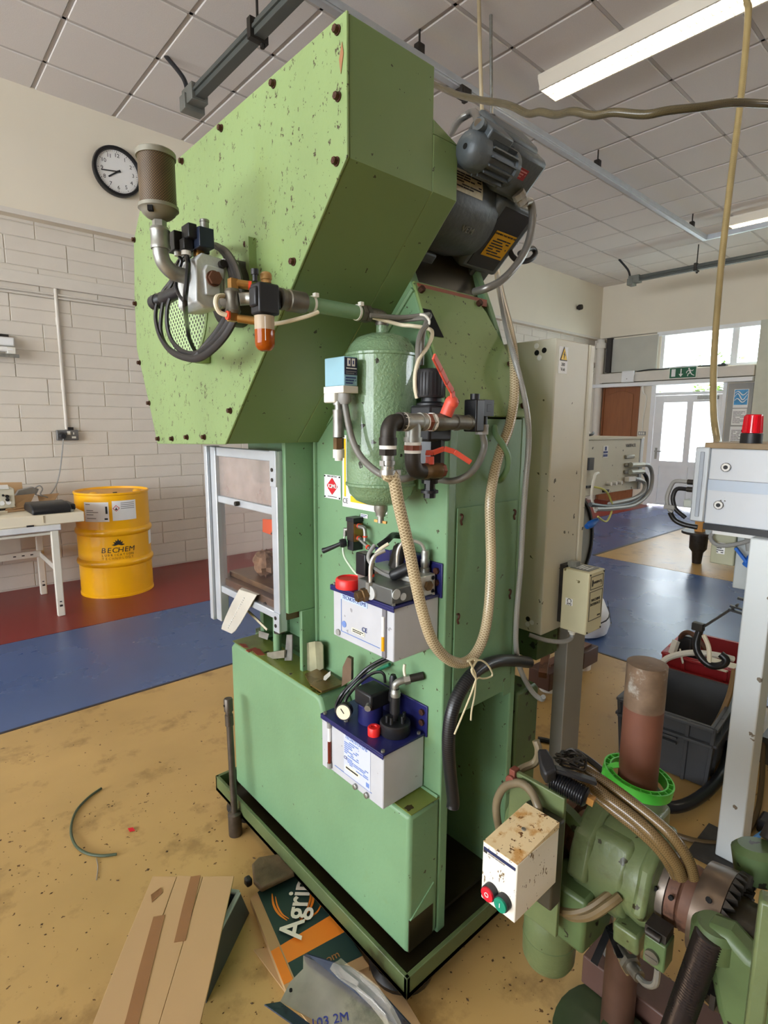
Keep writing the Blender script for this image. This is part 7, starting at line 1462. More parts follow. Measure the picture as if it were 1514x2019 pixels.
# collars, crown gear and pinion
MB().lathe((AX, 0.352, AZ), (0, -1, 0), [(0, 0.064), (0.028, 0.064)], 32).obj('bright_collar', mat('worn_collar', (126, 116, 106), 0.4, 0.6, var=0.25, scale=20), t)
MB().lathe((AX, 0.323, AZ), (0, -1, 0), [(0, 0.06), (0.018, 0.06), (0.02, 0.056), (0.024, 0.06), (0.05, 0.057)], 32).obj('brown_collar', rust, t)
for y in (0.338, 0.31): MB().cyl((AX - 0.06, y, AZ + 0.03), (AX - 0.0665, y, AZ + 0.032), 0.0045, 8).obj('pin_hole', hole, t)
MB().lathe((AX, 0.277, AZ), (0, -1, 0), [(0, 0.06), (0.0, 0.080), (0.045, 0.086), (0.048, 0.075)], 36).obj('gear_drum', mat('oily_gear_steel', (92, 78, 66), 0.35, 0.55, var=0.2, scale=18), t)
MB().cyl((AX - 0.080, 0.258, AZ - 0.02), (AX - 0.0845, 0.258, AZ - 0.021), 0.011, 14).cyl((AX - 0.055, 0.252, AZ + 0.062), (AX - 0.06, 0.252, AZ + 0.067), 0.005, 8).obj('pin_hole', hole, t)
for k in range(34):
    a = 2 * math.pi * k / 34; d_ = Vector((math.cos(a), 0, math.sin(a))); s_ = Vector((-math.sin(a), 0, math.cos(a))); c_ = Vector((AX, 0.23, AZ)) + d_ * 0.08
    MB().add([c_ - d_ * 0.014 - s_ * 0.007, c_ + d_ * 0.009 - s_ * 0.007, c_ + d_ * 0.009 + s_ * 0.007, c_ - d_ * 0.014 + s_ * 0.007, c_ - d_ * 0.012 + Vector((0, -0.016, 0)), c_ + d_ * 0.007 + Vector((0, -0.016, 0))],
             [(0, 1, 2, 3), (0, 4, 5, 1), (3, 2, 5, 4), (1, 5, 2), (0, 3, 4)]).obj('gear_tooth', dark_iron, t, smooth=0)
MB().cyl((AX, 0.232, AZ), (AX, 0.10, AZ), 0.05, 24).obj('gear_hub', oil_shade_black, t)
MB().lathe((1.0, 0.215, 0.485), (-0.2, 0.1, 1), [(-0.02, 0.045), (0.012, 0.05), (0.014, 0.03)], 24).obj('pinion', dark_iron, t)
for k in range(18):
    a = 2 * math.pi * k / 18; MB().obox((0.995 + 0.05 * math.cos(a), 0.217 + 0.05 * math.sin(a), 0.49), (0.008 * math.cos(a), 0.008 * math.sin(a), 0), (-0.004 * math.sin(a), 0.004 * math.cos(a), 0), (0, 0, 0.014)).obj('pinion_tooth', dark_iron, t, smooth=0)
# front bracket arms, threaded rod and top bar at the frame edge
MB().prism([(0.25, 0.60), (0.235, 0.622), (0.205, 0.63), (0.175, 0.612), (0.13, 0.615), (0.06, 0.6), (0.05, 0.42), (0.17, 0.40), (0.21, 0.48), (0.235, 0.57)], 'x', 0.935, 0.985).obj('front_arm', green_dirty, t, bev=0.014, seg=3)
MB().lathe((0.955, 0.228, 0.575), (0, 0, 1), [(0, 0.036), (0.035, 0.036), (0.045, 0.028)], 24).obj('rod_boss', green_dirty, t)
MB().prism([(1.02, 0.50), (1.0, 0.64), (1.05, 0.665), (1.14, 0.66), (1.14, 0.5)], 'y', 0.08, 0.18).obj('rear_arm', green_dirty, t, bev=0.014, seg=3)
MB().lathe((1.15, 0.215, 0.60), (0.1, 0.2, 1), [(0, 0.04), (0.05, 0.042), (0.06, 0.03)], 20).obj('spindle_boss', green_dirty, t)
MB().cyl((1.18, 0.205, 0.66), (1.28, 0.18, 0.78), 0.024, 18).obj('spindle', dark_iron, t)
tr_ = MB(); p = Vector((0.93, 0.23, 0.613)); q = Vector((0.9, 0.263, 0.383)); n_ = 46; prof = []
L_ = (q - p).length
for k in range(n_): prof += [(L_ * k / n_, 0.0195), (L_ * (k + 0.5) / n_, 0.0225)]
tr_.lathe(p, q - p, prof, 18).obj('threaded_rod', mat('dark_threaded_steel', (70, 62, 60), 0.28, 0.8, var=0.1), t, smooth=20)
MB().bar((0.82, 0.139, 0.82), (0.8, 0.134, 0.608), 0.022, 0.03).obj('edge_bar', green_cast, t, bev=0.004)
# limit switch box under the collars
MB().box(0.94, 0.295, 0.475, 0.98, 0.333, 0.53).obj('switch_box', green_dirty, t, bev=0.003)
MB().cyl((0.94, 0.316, 0.497), (0.934, 0.316, 0.497), 0.0125, 18).box(0.932, 0.306, 0.496, 0.935, 0.326, 0.498).obj('switch_screw', iron, t)
MB().box(0.945, 0.298, 0.53, 0.98, 0.335, 0.546).cyl((0.94, 0.33, 0.538), (0.94, 0.305, 0.538), 0.006, 10).obj('switch_roller', dark_iron, t)
MB().tube([(0.955, 0.31, 0.465), (0.955, 0.312, 0.43), (0.96, 0.33, 0.41), (0.97, 0.35, 0.405)], 0.006, 8).obj('steel_tail', galv, t)
MB().cyl((0.97, 0.345, 0.405), (1.0, 0.40, 0.40), 0.012, 10).cyl((0.98, 0.365, 0.405), (0.985, 0.372, 0.405), 0.02, 6).obj('tube_fitting', iron, t)
MB().tube([(1.04, 0.43, 0.42), (1.03, 0.45, 0.5), (1.02, 0.46, 0.55)], 0.005, 6).obj('steel_tail', iron, t)
# mounting plate, geared motor
MB().box(0.895, 0.48, 0.435, 0.905, 0.604, 0.74).obj('mounting_plate', green_cast, t, bev=0.002)
MB().lathe((1.0, 0.552, 0.25), (0, 0, 1), [(0, 0.03), (0.006, 0.05), (0.02, 0.0565), (0.07, 0.058), (0.071, 0.0565), (0.15, 0.0575), (0.16, 0.05), (0.21, 0.05)], 32).obj('motor', green_cast, t)
MB().prism([(0.93, 0.40), (0.93, 0.52), (1.06, 0.52), (1.07, 0.44), (1.04, 0.385)], 'y', 0.44, 0.62).obj('gear_case', green_dirty, t, bev=0.008)
tw = MB(); rnd = random.Random(5)
for k in range(7):
    a = rnd.uniform(0, 6.28); tw.bar((1.02, 0.43, 0.41), (1.02 + 0.06 * math.cos(a), 0.42 + 0.05 * math.sin(a), 0.40 + rnd.uniform(-0.05, 0.03)), 0.014, 0.003)
tw.obj('torn_tape', black_gloss, t, smooth=0)
MB().tube([(0.94, 0.529, 0.451), (0.93, 0.503, 0.461), (0.93, 0.465, 0.481), (0.94, 0.435, 0.508), (0.96, 0.415, 0.534), (0.98, 0.405, 0.543)], 0.0085, 8).obj('drive_cable', mat('olive_cable', (104, 88, 60), 0.4, var=0.15), t)
MB().tube([(0.94, 0.497, 0.456), (0.93, 0.464, 0.472), (0.93, 0.429, 0.501), (0.94, 0.401, 0.539), (0.96, 0.39, 0.553)], 0.0085, 8).obj('drive_cable', mat('olive_cable', (104, 88, 60)), t)
MB().tube([(1, 0.409, 0.505), (1.02, 0.418, 0.421), (1.05, 0.416, 0.329), (1.06, 0.4, 0.296)], 0.005, 6).obj('thin_cable', mat('olive_cable', (104, 88, 60)), t)
# start stop box
t = thing('start_stop_box', 'stained cream start stop box with red and green buttons', 'switch box', (0.79, 0.5, 0.59))
stained = mat('stained_cream_box', (224, 202, 160), 0.45, var=0.06, scale=8, spots=((98, 66, 36), 90.0, 0.46, 0.5), spots2=((190, 134, 60), 24.0, 0.5, 0.8, 'stain'))
MB().box(0.728, 0.468, 0.59, 0.86, 0.541, 0.704).obj('case', mat('oil_flecked_cream', (236, 230, 218), 0.42, var=0.03, spots=((112, 92, 62), 110.0, 0.42, 0.35), stretch=(1, 1, 0.5)), t, bev=0.002)
MB().prism([(0.728, 0.7035), (0.86, 0.7035), (0.86, 0.716), (0.728, 0.7045)], 'y', 0.468, 0.541).obj('stained_top', stained, t, bev=0.001)
MB().cyl((0.80, 0.505, 0.71), (0.80, 0.505, 0.713), 0.004, 10).obj('lid_screw', galv, t)
MB().box(0.7265, 0.471, 0.691, 0.728, 0.538, 0.696).obj('blue_stripe', mat('dark_blue_stripe', (34, 44, 84), 0.4, var=0), t, smooth=0)
MB().box(0.7265, 0.531, 0.686, 0.728, 0.538, 0.6905).obj('printed_mark', print_dark, t, smooth=0)
print_lines(print_grey, t, (0.7262, 0.527, 0.6875), (0, -1, 0), (0, 0, 1), 0.035, 0.0025, 1)
for (y, z, m, s_) in ((0.517, 0.6215, mat('stop_red_button', (206, 30, 50), 0.35), 'O'), (0.489, 0.6205, mat('start_green_button', (20, 140, 112), 0.35), 'I')):
    MB().cyl((0.728, y, z), (0.716, y, z), 0.0142, 24).obj('button_collar', print_dark, t)
    bt = MB().cyl((0.717, y, z), (0.712, y, z), 0.0125, 24).obj('button', m, t)
    lettering(s_, (0.7114, y, z), (0, -1, 0), (0, 0, 1), 0.012, label_white, t)
MB().box(0.86, 0.475, 0.52, 0.895, 0.555, 0.70).obj('back_box', mat('dark_olive_box', (56, 52, 40), 0.45, var=0.15), t, bev=0.004)
oil_cable = mat('oily_grey_cable', (112, 100, 78), 0.35, var=0.15, scale=20)
tag(MB().tube([(0.87, 0.517, 0.692), (0.87, 0.521, 0.714), (0.88, 0.542, 0.728), (0.885, 0.567, 0.73), (0.885, 0.588, 0.72), (0.885, 0.611, 0.698), (0.885, 0.626, 0.659), (0.885, 0.625, 0.624), (0.9, 0.626, 0.579)], 0.0085, 10).obj('starter_cable', oil_cable), 'oily grey cable looping over the plate into the start stop box', 'cable')
tag(MB().tube([(0.91, 0.608, 0.715), (0.94, 0.604, 0.721), (0.96, 0.587, 0.735), (0.96, 0.58, 0.765), (0.96, 0.588, 0.785)], 0.008, 8).obj('rear_cable', oil_cable), 'oily cable rising behind the air gun trigger', 'cable')
tag(MB().box(0.888, 0.588, 0.715, 0.907, 0.602, 0.745).cyl((0.882, 0.595, 0.722), (0.91, 0.595, 0.722), 0.0115, 12).obj('pipe_clip', mat('red_rust_clip', (116, 58, 44), 0.6, var=0.2), bev=0.002), 'rust red clip holding the oily cable on the plate corner', 'clip')
# air blow gun with ribbed grip lying across the top
gun = thing('air_blow_gun', 'black air blow gun with ribbed grip lying over the plate', 'air gun', (0.93, 0.5, 0.74))
g0, g1 = Vector((0.899, 0.511, 0.765)), Vector((0.91, 0.446, 0.755)); gd_ = (g1 - g0); rr_ = []
nn = 15
for k in range(nn): rr_ += [(gd_.length * k / nn, 0.0165), (gd_.length * (k + 0.6) / nn, 0.0195), (gd_.length * (k + 0.7) / nn, 0.0165)]
MB().lathe(g0, gd_, rr_ + [(gd_.length, 0.018), (gd_.length + 0.004, 0.012)], 20).obj('ribbed_grip', black_gloss, gun, smooth=25)
MB().slab([(0.901, 0.545, 0.79), (0.916, 0.532, 0.79), (0.901, 0.511, 0.785), (0.886, 0.493, 0.775), (0.865, 0.504, 0.77), (0.876, 0.522, 0.775)], 0.03).obj('head', black, gun, bev=0.005)
MB().bar(g1, g1 + gd_.normalized() * 0.016, 0.014, 0.014).obj('brass_tail', brass, gun)
MB().bar((0.889, 0.502, 0.795), (0.939, 0.442, 0.775), 0.018, 0.008).obj('trigger', black, gun, bev=0.003)
hb = mat_braid('oily_braided_hose', (92, 74, 46), (112, 92, 60), 8.0, 260.0, 0.3, 0.2)
for lab, pts, r in (
    ('uppermost oily braided hose draped over the green straightener', [(0.984, 0.527, 0.76), (0.982, 0.49, 0.76), (0.984, 0.438, 0.75), (0.981, 0.386, 0.74), (0.982, 0.339, 0.725), (0.987, 0.309, 0.705), (0.998, 0.29, 0.67), (1.005, 0.283, 0.64)], 0.0105),
    ('middle oily braided hose draped over the green straightener', [(0.967, 0.524, 0.755), (0.966, 0.481, 0.75), (0.959, 0.425, 0.74), (0.96, 0.386, 0.73), (0.962, 0.348, 0.715), (0.968, 0.323, 0.695), (0.981, 0.305, 0.665), (0.989, 0.298, 0.64)], 0.0115),
    ('lowest oily braided hose draped over the green straightener', [(0.961, 0.505, 0.745), (0.961, 0.461, 0.735), (0.956, 0.412, 0.725), (0.961, 0.371, 0.71), (0.97, 0.34, 0.69), (0.981, 0.321, 0.665), (0.999, 0.311, 0.63)], 0.0105)):
    tag(MB().tube(pts, r, 12, 5).obj('draped_hose', hb), lab, 'hose')
wr = MB(); rnd = random.Random(9); cw = Vector((0.95, 0.502, 0.785))
for k in range(9):
    a = rnd.uniform(0, 6.28); wr.tube([cw + Vector((0.03 * math.cos(a + j * 0.9) * rnd.uniform(0.5, 1.1), 0.03 * math.sin(a + j * 0.9) * rnd.uniform(0.5, 1.1), rnd.uniform(-0.012, 0.016))) for j in range(7)], 0.0022, 5, 4)
tag(wr.obj('wire_tangle', dark_iron), 'tangle of dark binding wire on the hoses by the grey post', 'wire')
# green spool ring round the bar
gr_m = mat('lime_green_plastic', (82, 190, 66), 0.35, var=0.08)
t = thing('green_spool', 'lime green plastic spool flange fallen round the rust brown bar', 'spool', (1.15, 0.45, 0.63))
sn = Vector((0.1, -0.12, 1)).normalized(); sc_ = Vector((1.15, 0.452, 0.672))
MB().ring(sc_, sn, 0.072, 0.003, 0.022, 40).obj('outer_band', gr_m, t)
MB().ring(sc_, sn, 0.060, 0.003, 0.022, 40).obj('inner_band', gr_m, t)
a_ = sn.orthogonal().normalized(); b_ = sn.cross(a_)
for k in range(20):
    g_ = 2 * math.pi * k / 20; d_ = a_ * math.cos(g_) + b_ * math.sin(g_); MB().obox(sc_ + d_ * 0.066 + sn * 0.011, d_ * 0.006, d_.cross(sn) * 0.001, sn * 0.01).obj('fin', gr_m, t, smooth=0)
MB().ring(Vector((1.12, 0.474, 0.671)), Vector((-0.55, -0.35, 0.5)), 0.042, 0.011, 0.014, 28).obj('loose_ring', gr_m, t)

# ------------------------------------------------------------------ hoses across the ceiling space
tag(MB().tube([(2.658, 0.9, 3.222), (2.71, 0.9, 3.108), (2.682, 0.88, 3.032), (2.66, 0.87, 2.751), (2.604, 0.86, 2.399), (2.56, 0.85, 2.123), (2.533, 0.84, 1.924), (2.487, 0.82, 1.722), (2.428, 0.79, 1.561), (2.373, 0.76, 1.463), (2.242, 0.7, 1.389), (2.049, 0.63, 1.371)], 0.0125, 12, 6).obj('feeder_air_hose', mat_braid('yellowed_braided_hose', (150, 130, 84), (166, 148, 104), 8.0, 260.0, 0.3, 0.28)), 'yellowed air hose hanging from the ceiling onto the feeder unit', 'hose')
tag(MB().tube([(2.274, 2.2, 3.174), (2.237, 2.1, 3.104), (2.134, 1.9, 2.956), (2.058, 1.7, 2.828), (2.005, 1.55, 2.74), (1.956, 1.45, 2.672), (1.917, 1.35, 2.596), (1.895, 1.28, 2.568), (1.87, 1.2, 2.521), (1.819, 1.1, 2.476), (1.809, 1.02, 2.431), (1.806, 0.95, 2.413), (1.823, 0.86, 2.379), (1.858, 0.8, 2.38), (1.927, 0.74, 2.39), (2.024, 0.69, 2.417), (2.12, 0.65, 2.434), (2.295, 0.6, 2.47)], 0.0115, 12, 6, rfun=lambda u: 1.25 - 0.25 * u).obj('slung_hose', mat_braid('dark_braided_hose', (74, 66, 46), (98, 88, 64), 8.0, 260.0, 0.3, 0.25)), 'dark wavy braided hose slung across the room in front of the ceiling light', 'hose')
tag(MB().cyl((3.216, 2.55, 3.483), (3.157, 2.55, 4.296), 0.011, 10).obj('drop_rod', galv), 'thin grey drop rod beside the cream air hose above the motor', 'rod')

# ------------------------------------------------------------------ things on the floor in front
# long headed tool leaning on the press corner
t = thing('tool_bar', 'long steel drift bar with socket end standing against the drip tray', 'tool', (0.79, 1.66, 0))
p0, p1 = Vector((0.79, 1.66, 0.0)), Vector((0.80, 1.70, 0.505)); d = (p1 - p0).normalized()
MB().lathe(p0, d, [(0, 0.0225), (0.003, 0.0235), (0.078, 0.0235), (0.08, 0.021), (0.084, 0.0115), (0.40, 0.0115), (0.402, 0.0145), (0.44, 0.0145), (0.442, 0.0115), (0.452, 0.0115), (0.454, 0.0155), (0.495, 0.0155), (0.499, 0.013)], 22).obj('bar', mat('gunmetal_steel', (92, 84, 76), 0.4, 0.7, var=0.2, scale=24), t)
MB().cyl(p1 - d * 0.03 + Vector((-0.015, 0, 0)), p1 - d * 0.03 + Vector((-0.017, 0, 0)), 0.004, 8).obj('cross_hole', hole, t)
# cut wire
tag(MB().tube([(0.504, 2.234, 0.006), (0.451, 2.208, 0.006), (0.394, 2.152, 0.006), (0.357, 2.062, 0.006), (0.349, 1.97, 0.008), (0.368, 1.905, 0.006), (0.403, 1.859, 0.006), (0.443, 1.832, 0.006)], 0.0045, 8).obj('cut_wire', mat('olive_green_wire', (66, 78, 58), 0.4)), 'short curved green wire lying on the yellow floor', 'wire')
tag(MB().tube([(0.388, 1.863, 0.002), (0.381, 1.818, 0.002), (0.363, 1.766, 0.002)], 0.0012, 5).obj('thread', print_grey), 'thin grey thread by the curved green wire', 'thread')
tag(MB().slab([(0.511, 1.936, 0.003), (0.526, 1.929, 0.003), (0.527, 1.908, 0.003), (0.511, 1.915, 0.003)], 0.002).obj('red_scrap', print_red), 'tiny red scrap on the yellow floor', 'scrap')
# cardboard sheet resting on a grey tray
cb = mat('tan_cardboard', (180, 148, 106), 0.8, var=0.06, scale=3, spots=((150, 116, 74), 9.0, 0.35, 0.2), stretch=(1, 1, 1), spots2=((160, 128, 88), 3.0, 0.6, 0.4, 'stain'))
t = thing('cardboard_sheet', 'large tan cardboard sheet with brown tape lying on the grey tray', 'cardboard', (0.43, 1.3, 0.0))
A = Vector((0.461, 1.526, 0.115)); B = Vector((0.636, 1.357, 0.125)); C_ = Vector((0.384, 1.024, 0.125)); D = Vector((0.208, 1.189, 0.115))
def cpt(u, v): return A.lerp(B, u).lerp(D.lerp(C_, u), v)
cols = [0.0, 0.3, 0.62, 1.0]
nn_ = (B - A).cross(D - A).normalized(); nn_ = nn_ if nn_.z > 0 else -nn_
for i in range(3):
    u0, u1 = cols[i], cols[i + 1]
    dz = (0.0, 0.004, 0.0, 0.0)
    jag = random.Random(20 + i)
    P_ = [cpt(u0 + 0.002, -0.002 + jag.uniform(-0.004, 0.004)), cpt(u1 - 0.002, jag.uniform(-0.004, 0.004)), cpt(u1 - 0.002, 0.33) + nn_ * jag.uniform(-0.002, 0.002), cpt(u1 - 0.002 + (0.006 if i == 2 else 0), 0.66), cpt(u1 - 0.002, 1.0), cpt(u0 + 0.002, 1.0), cpt(u0 + 0.002 - (0.008 if i == 0 else 0), 0.5)]
    MB().slab([p + nn_ * 0.006 for p in P_], 0.006, (0, 0, 1)).obj('flap_panel', cb, t, bev=0.001)
for i in (1, 2):
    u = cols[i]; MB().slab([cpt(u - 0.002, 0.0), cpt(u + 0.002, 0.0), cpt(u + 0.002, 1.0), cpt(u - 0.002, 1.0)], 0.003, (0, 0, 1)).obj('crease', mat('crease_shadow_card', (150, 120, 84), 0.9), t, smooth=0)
tape = mat('brown_parcel_tape', (142, 102, 66), 0.25, var=0.06)
def tape_strip(u0, v0, u1, v1, w, name='tape'):
    a, b = cpt(u0, v0), cpt(u1, v1); dd = (b - a).normalized(); s_ = dd.cross(nn_).normalized() * w / 2
    pl = [a - s_, a + s_, (a + b) / 2 + s_ * 1.1, b + s_, b - s_, (a + b) / 2 - s_]
    MB().slab([p + nn_ * 0.0072 for p in pl], 0.0012, (0, 0, 1)).obj(name, tape, t, smooth=0)
tape_strip(0.53, 0.0, 0.58, 0.50, 0.028); tape_strip(0.26, 0.32, 0.37, 1.0, 0.03)
MB().slab([cpt(0.08, 0.17) + nn_ * 0.012, cpt(0.16, 0.1) + nn_ * 0.008, cpt(0.2, 0.14) + nn_ * 0.0075, cpt(0.12, 0.22) + nn_ * 0.0075], 0.001, (0, 0, 1)).obj('tape', tape, t, smooth=0)
tg = mat('dark_grey_tray', (72, 78, 86), 0.42, var=0.06, scale=8)
t = thing('grey_tray', 'dark grey plastic tray half hidden under the cardboard sheet', 'tray', (0.52, 1.28, 0.0))
c0 = [Vector((0.636, 1.28, 0.115)), Vector((0.617, 1.301, 0.115)), Vector((0.403, 1.089, 0.115)), Vector((0.425, 1.084, 0.115))]
t1, t2_ = Vector((0.667, 1.34, 0)), Vector((0.46, 1.176, 0)); w1 = (t2_ - t1).cross(Vector((0, 0, 1))).normalized() * -0.2
if w1.x > 0: w1 = -w1
hh = 0.095; iv = w1.normalized() * 0.012; al = (t2_ - t1).normalized() * 0.03
def side(a, b, ia, ib, name='wall'):
    MB().slab([a, b, b + Vector((0, 0, hh)) + ib, a + Vector((0, 0, hh)) + ia], 0.004).obj(name, tg, t)
q_ = [t1, t2_, t2_ + w1, t1 + w1]; i_ = [iv + al, iv - al, -iv - al, -iv + al]
for k in range(4): side(q_[k], q_[(k + 1) % 4], i_[k], i_[(k + 1) % 4])
MB().slab([p + Vector((0, 0, 0.004)) for p in q_], 0.004, (0, 0, 1)).obj('tray_floor', tg, t)
rimm = mat('pale_tray_rim', (176, 182, 186), 0.35, var=0.05)
for k in range(4):
    MB().bar(q_[k] + i_[k] + Vector((0, 0, hh)), q_[(k + 1) % 4] + i_[(k + 1) % 4] + Vector((0, 0, hh)), 0.014, 0.008).obj('rim', rimm, t, bev=0.003)
# printed carton, rag-like pouch, steel sheet, plastic bag
t = thing('printed_carton', 'flattened dark green carton with orange band and white lettering by the tray', 'carton', (0.78, 1.22, 0.0))
G = [Vector((0.682, 1.353, 0.03)), Vector((0.876, 1.389, 0.03)), Vector((0.82, 0.962, 0.02)), Vector((0.614, 1.022, 0.02))]
def gp_(u, v): return G[0].lerp(G[1], u).lerp(G[3].lerp(G[2], u), v)
dgreen = mat('dark_green_print', (38, 62, 58), 0.45, var=0.06, scale=8)
orange = mat('orange_print', (232, 134, 40), 0.5, var=0.05)
zz = Vector((0, 0, 1))
def patch(u0, v0, u1, v1, m, name, up=0.0, th=0.004):
    return MB().slab([gp_(u0, v1) + zz * up, gp_(u1, v1) + zz * up, gp_(u1, v0) + zz * up, gp_(u0, v0) + zz * up], th).obj(name, m, t, smooth=0)
o = patch(0.0, 0.0, 1.0, 1.0, cb, 'card', 0.0, 0.02)
patch(0.14, 0.0, 1.0, 0.56, dgreen, 'green_panel', 0.001, 0.002)
patch(0.0, 0.56, 0.12, 0.86, orange, 'orange_edge', 0.001, 0.002)
patch(0.13, 0.56, 1.0, 0.72, orange, 'orange_band', 0.001, 0.002)
patch(0.14, 0.72, 1.0, 0.92, dgreen, 'green_panel', 0.001, 0.002)
patch(0.125, 0.0, 0.14, 0.98, cb, 'card_fold', 0.0015, 0.002)
# lettering runs up the carton (towards the press)
xd = (gp_(0.5, 0.0) - gp_(0.5, 1.0)).normalized(); ud = -(gp_(1, 0.5) - gp_(0, 0.5)).normalized()
LT = gp_(0.47, 0.52)
lettering('Agripac', Vector((0.7, 1.156, 0.033)), Vector((0.847, 1.316, 0.031)) - Vector((0.701, 1.158, 0.031)), ud, 0.094, mat('white_print', (240, 238, 226), 0.5, var=0), t, align='LEFT', bold=0.0014)
for w, pts in ((0.007, [(0.74, 1.324, 0.031), (0.724, 1.289, 0.03), (0.719, 1.252, 0.029), (0.726, 1.217, 0.028)]), (0.005, [(0.742, 1.308, 0.031), (0.73, 1.277, 0.03), (0.726, 1.245, 0.029), (0.733, 1.218, 0.028)]), (0.008, [(0.852, 1.328, 0.031), (0.853, 1.287, 0.03), (0.834, 1.241, 0.029), (0.801, 1.208, 0.028), (0.755, 1.193, 0.027)]), (0.006, [(0.845, 1.3, 0.031), (0.837, 1.265, 0.03), (0.818, 1.234, 0.029), (0.787, 1.209, 0.028), (0.756, 1.199, 0.027)]), (0.006, [(0.835, 1.2, 0.027), (0.81, 1.185, 0.027), (0.78, 1.183, 0.027), (0.749, 1.189, 0.027)])):
    ribbon(pts, w, (0, 0, 1), orange, t, 'orange_arc')
lettering('.com', gp_(0.62, 0.84) + zz * 0.002, gp_(1, 0.84) - gp_(0, 0.84), gp_(0.5, 0) - gp_(0.5, 1), 0.03, mat('orange_dull', (150, 104, 60), 0.5), t)
t = thing('lower_carton', 'plain tan carton sheet lying under the dark green carton', 'carton', (0.75, 1.0, 0.0))
MB().slab([(0.62, 1.22, 0.006), (0.63, 0.78, 0.006), (0.815, 0.72, 0.006), (0.885, 1.05, 0.006)], 0.005).obj('card', cb, t)
tag(MB().slab([(0.732, 1.432, 0.05), (0.762, 1.444, 0.05), (0.832, 1.405, 0.05), (0.849, 1.362, 0.05), (0.841, 1.309, 0.05), (0.779, 1.318, 0.05), (0.706, 1.328, 0.05), (0.704, 1.371, 0.05)], 0.018).obj('dirty_pouch', mat('dirty_brown_pouch', (96, 80, 60), 0.55, var=0.4, scale=20, bump=0.8, bscale=40), bev=0.006, seg=3), 'dirty brown pouch lying on the printed carton against the tray', 'pouch')
tag(MB().box(0.69, 1.385, 0.035, 0.71, 1.41, 0.06).obj('black_stopper', black, bev=0.006), 'small black stopper beside the dirty pouch on the floor', 'stopper')
t = thing('steel_sheet', 'bent bright steel sheet offcut leaning on the cartons', 'sheet metal', (0.68, 0.95, 0.03))
sp_ = [(0.666, 1.041, 0.1), (0.692, 1.002, 0.09), (0.725, 0.969, 0.075), (0.756, 0.902, 0.06), (0.759, 0.777, 0.05), (0.663, 0.826, 0.05), (0.574, 1.003, 0.07), (0.612, 1.017, 0.085), (0.649, 1.016, 0.095)]
MB().slab([Vector(p) for p in sp_], 0.003, (0, 0, 1)).obj('sheet', mat('brushed_bare_steel', (196, 190, 178), 0.3, 0.8, var=0.25, scale=9, spots2=((92, 88, 84), 5.0, 0.58, 0.6, 'stain')), t)
MB().slab([Vector((0.666, 1.041, 0.1)), Vector((0.724, 0.968, 0.077)), Vector((0.755, 0.901, 0.062)), Vector((0.758, 0.776, 0.052)), Vector((0.766, 0.747, 0.08)), Vector((0.758, 0.857, 0.09)), Vector((0.733, 0.933, 0.105)), Vector((0.667, 1.026, 0.115))], 0.003).obj('flange', mat('dark_blue_steel', (64, 70, 84), 0.28, 0.8, var=0.15), t)
MB().slab([Vector((0.574, 1.003, 0.07)), Vector((0.537, 1.011, 0.085)), Vector((0.58, 0.908, 0.07)), Vector((0.616, 0.879, 0.06))], 0.003).obj('curled_edge', mat('dark_blue_steel', (64, 70, 84)), t)
for q_ in ((0.6, 0.996, 0.088),): MB().cyl(Vector(q_) - zz * 0.002, Vector(q_) + zz * 0.002, 0.004, 10).obj('hole', hole, t)
lettering('103 2M', (0.642, 0.895, 0.062), (1, -0.55, 0), (0.5, 1, 0), 0.03, mat('blue_marker', (50, 60, 140), 0.5, var=0), t)
bagm = mat('clear_film', (228, 220, 200), 0.1, var=0, trans=0.0, alpha=0.2, spec=0.8)
bg_ = MB(); rnd = random.Random(31); vs = []; fs = []
ed0 = [(0.724, 0.959, 0.12), (0.73, 0.93, 0.115), (0.74, 0.892, 0.11), (0.748, 0.846, 0.105), (0.752, 0.797, 0.1), (0.742, 0.743, 0.09)]
ed1 = [(0.688, 0.957, 0.115), (0.691, 0.924, 0.105), (0.708, 0.883, 0.1), (0.715, 0.835, 0.095), (0.718, 0.793, 0.09), (0.704, 0.761, 0.085)]
for a, b in zip(ed0, ed1):
    a, b = Vector(a), Vector(b)
    for k in range(5): vs.append(a.lerp(b, k / 4) + Vector((0, 0, rnd.uniform(-0.002, 0.012))))
for i in range(5):
    for k in range(4): fs.append((5 * i + k, 5 * i + k + 1, 5 * i + k + 6, 5 * i + k + 5))
bo = bg_.add(vs, fs).obj('plastic_bag', bagm, smooth=20); so = bo.modifiers.new('solid', 'SOLIDIFY'); so.thickness = 0.0006
tag(bo, 'crumpled clear plastic bag lying over the bent steel sheet', 'bag')
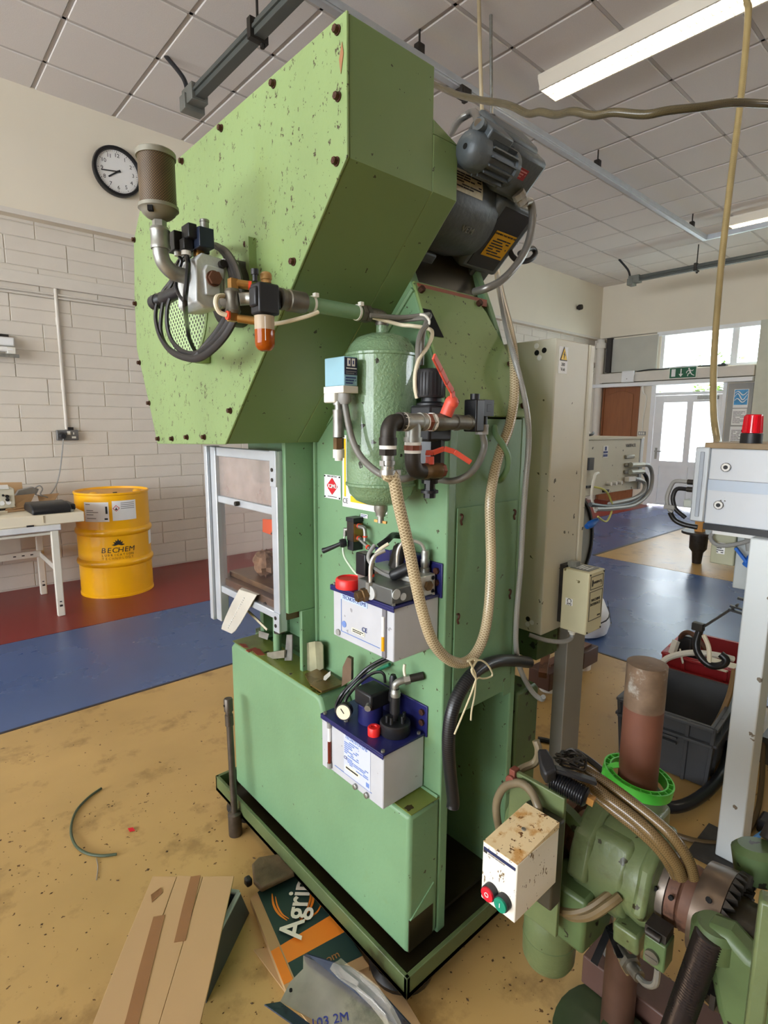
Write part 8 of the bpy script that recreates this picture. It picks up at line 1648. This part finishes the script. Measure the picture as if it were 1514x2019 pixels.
# crumbs of swarf and dirt strewn over the floor
sw = MB(); rnd = random.Random(77)
for k in range(900):
    u = rnd.random()
    if u < 0.45: x, y = rnd.uniform(0.1, 0.8), rnd.uniform(0.9, 2.2)
    elif u < 0.75: x, y = rnd.uniform(0.85, 1.6), rnd.uniform(0.3, 0.85)
    else: x, y = rnd.uniform(1.5, 3.2), rnd.uniform(0.4, 1.6)
    r = abs(rnd.gauss(0, 0.0022)) + 0.0009; a = rnd.uniform(0, 6.28); e = rnd.uniform(0.4, 1.0)
    c, s_ = math.cos(a) * r, math.sin(a) * r
    sw.add([(x - c, y - s_, 0.0003), (x + s_ * e, y - c * e, 0.0003), (x + c, y + s_, 0.0003), (x - s_ * e, y + c * e, 0.0003), (x, y, 0.0005 + r * 0.3)], [(0, 1, 4), (1, 2, 4), (2, 3, 4), (3, 0, 4)])
o = sw.obj('floor_crumbs', mat('dark_swarf', (78, 54, 28), 0.6, var=0.3, scale=40), smooth=0); o['kind'] = 'stuff'
tag(o, 'dark crumbs of swarf and dirt strewn over the yellow floor', 'dirt')

# ------------------------------------------------------------------ turn the lettering into plain meshes
bpy.context.view_layer.update()
_dg = bpy.context.evaluated_depsgraph_get()
for o in FONTS:
    me = bpy.data.meshes.new_from_object(o.evaluated_get(_dg)); nm = o.name.split('.')[0]
    par, ml = o.parent, o.matrix_local.copy()
    bpy.data.objects.remove(o)
    me.name = nm; n_ = bpy.data.objects.new(nm, me); COL.objects.link(n_); n_.parent = par; n_.matrix_local = ml

# repeats share a group phrase
GROUPS = {'ceiling_light': 'fluorescent ceiling lights', 'busbar_trunking': 'busbar trunkings under the ceiling', 'poster': 'notices by the glazed door',
          'cable_loop': 'flat cables coiled round the clutch valve', 'pump_cable': 'black pump cables', 'draped_hose': 'oily hoses over the straightener',
          'bundled_cable': 'cables strapped along the air pipe', 'coil_cable': 'solenoid cables on the clutch valve'}
for o in list(bpy.data.objects):
    g = GROUPS.get(o.name.split('.')[0])
    if g and o.parent is None: o['group'] = g
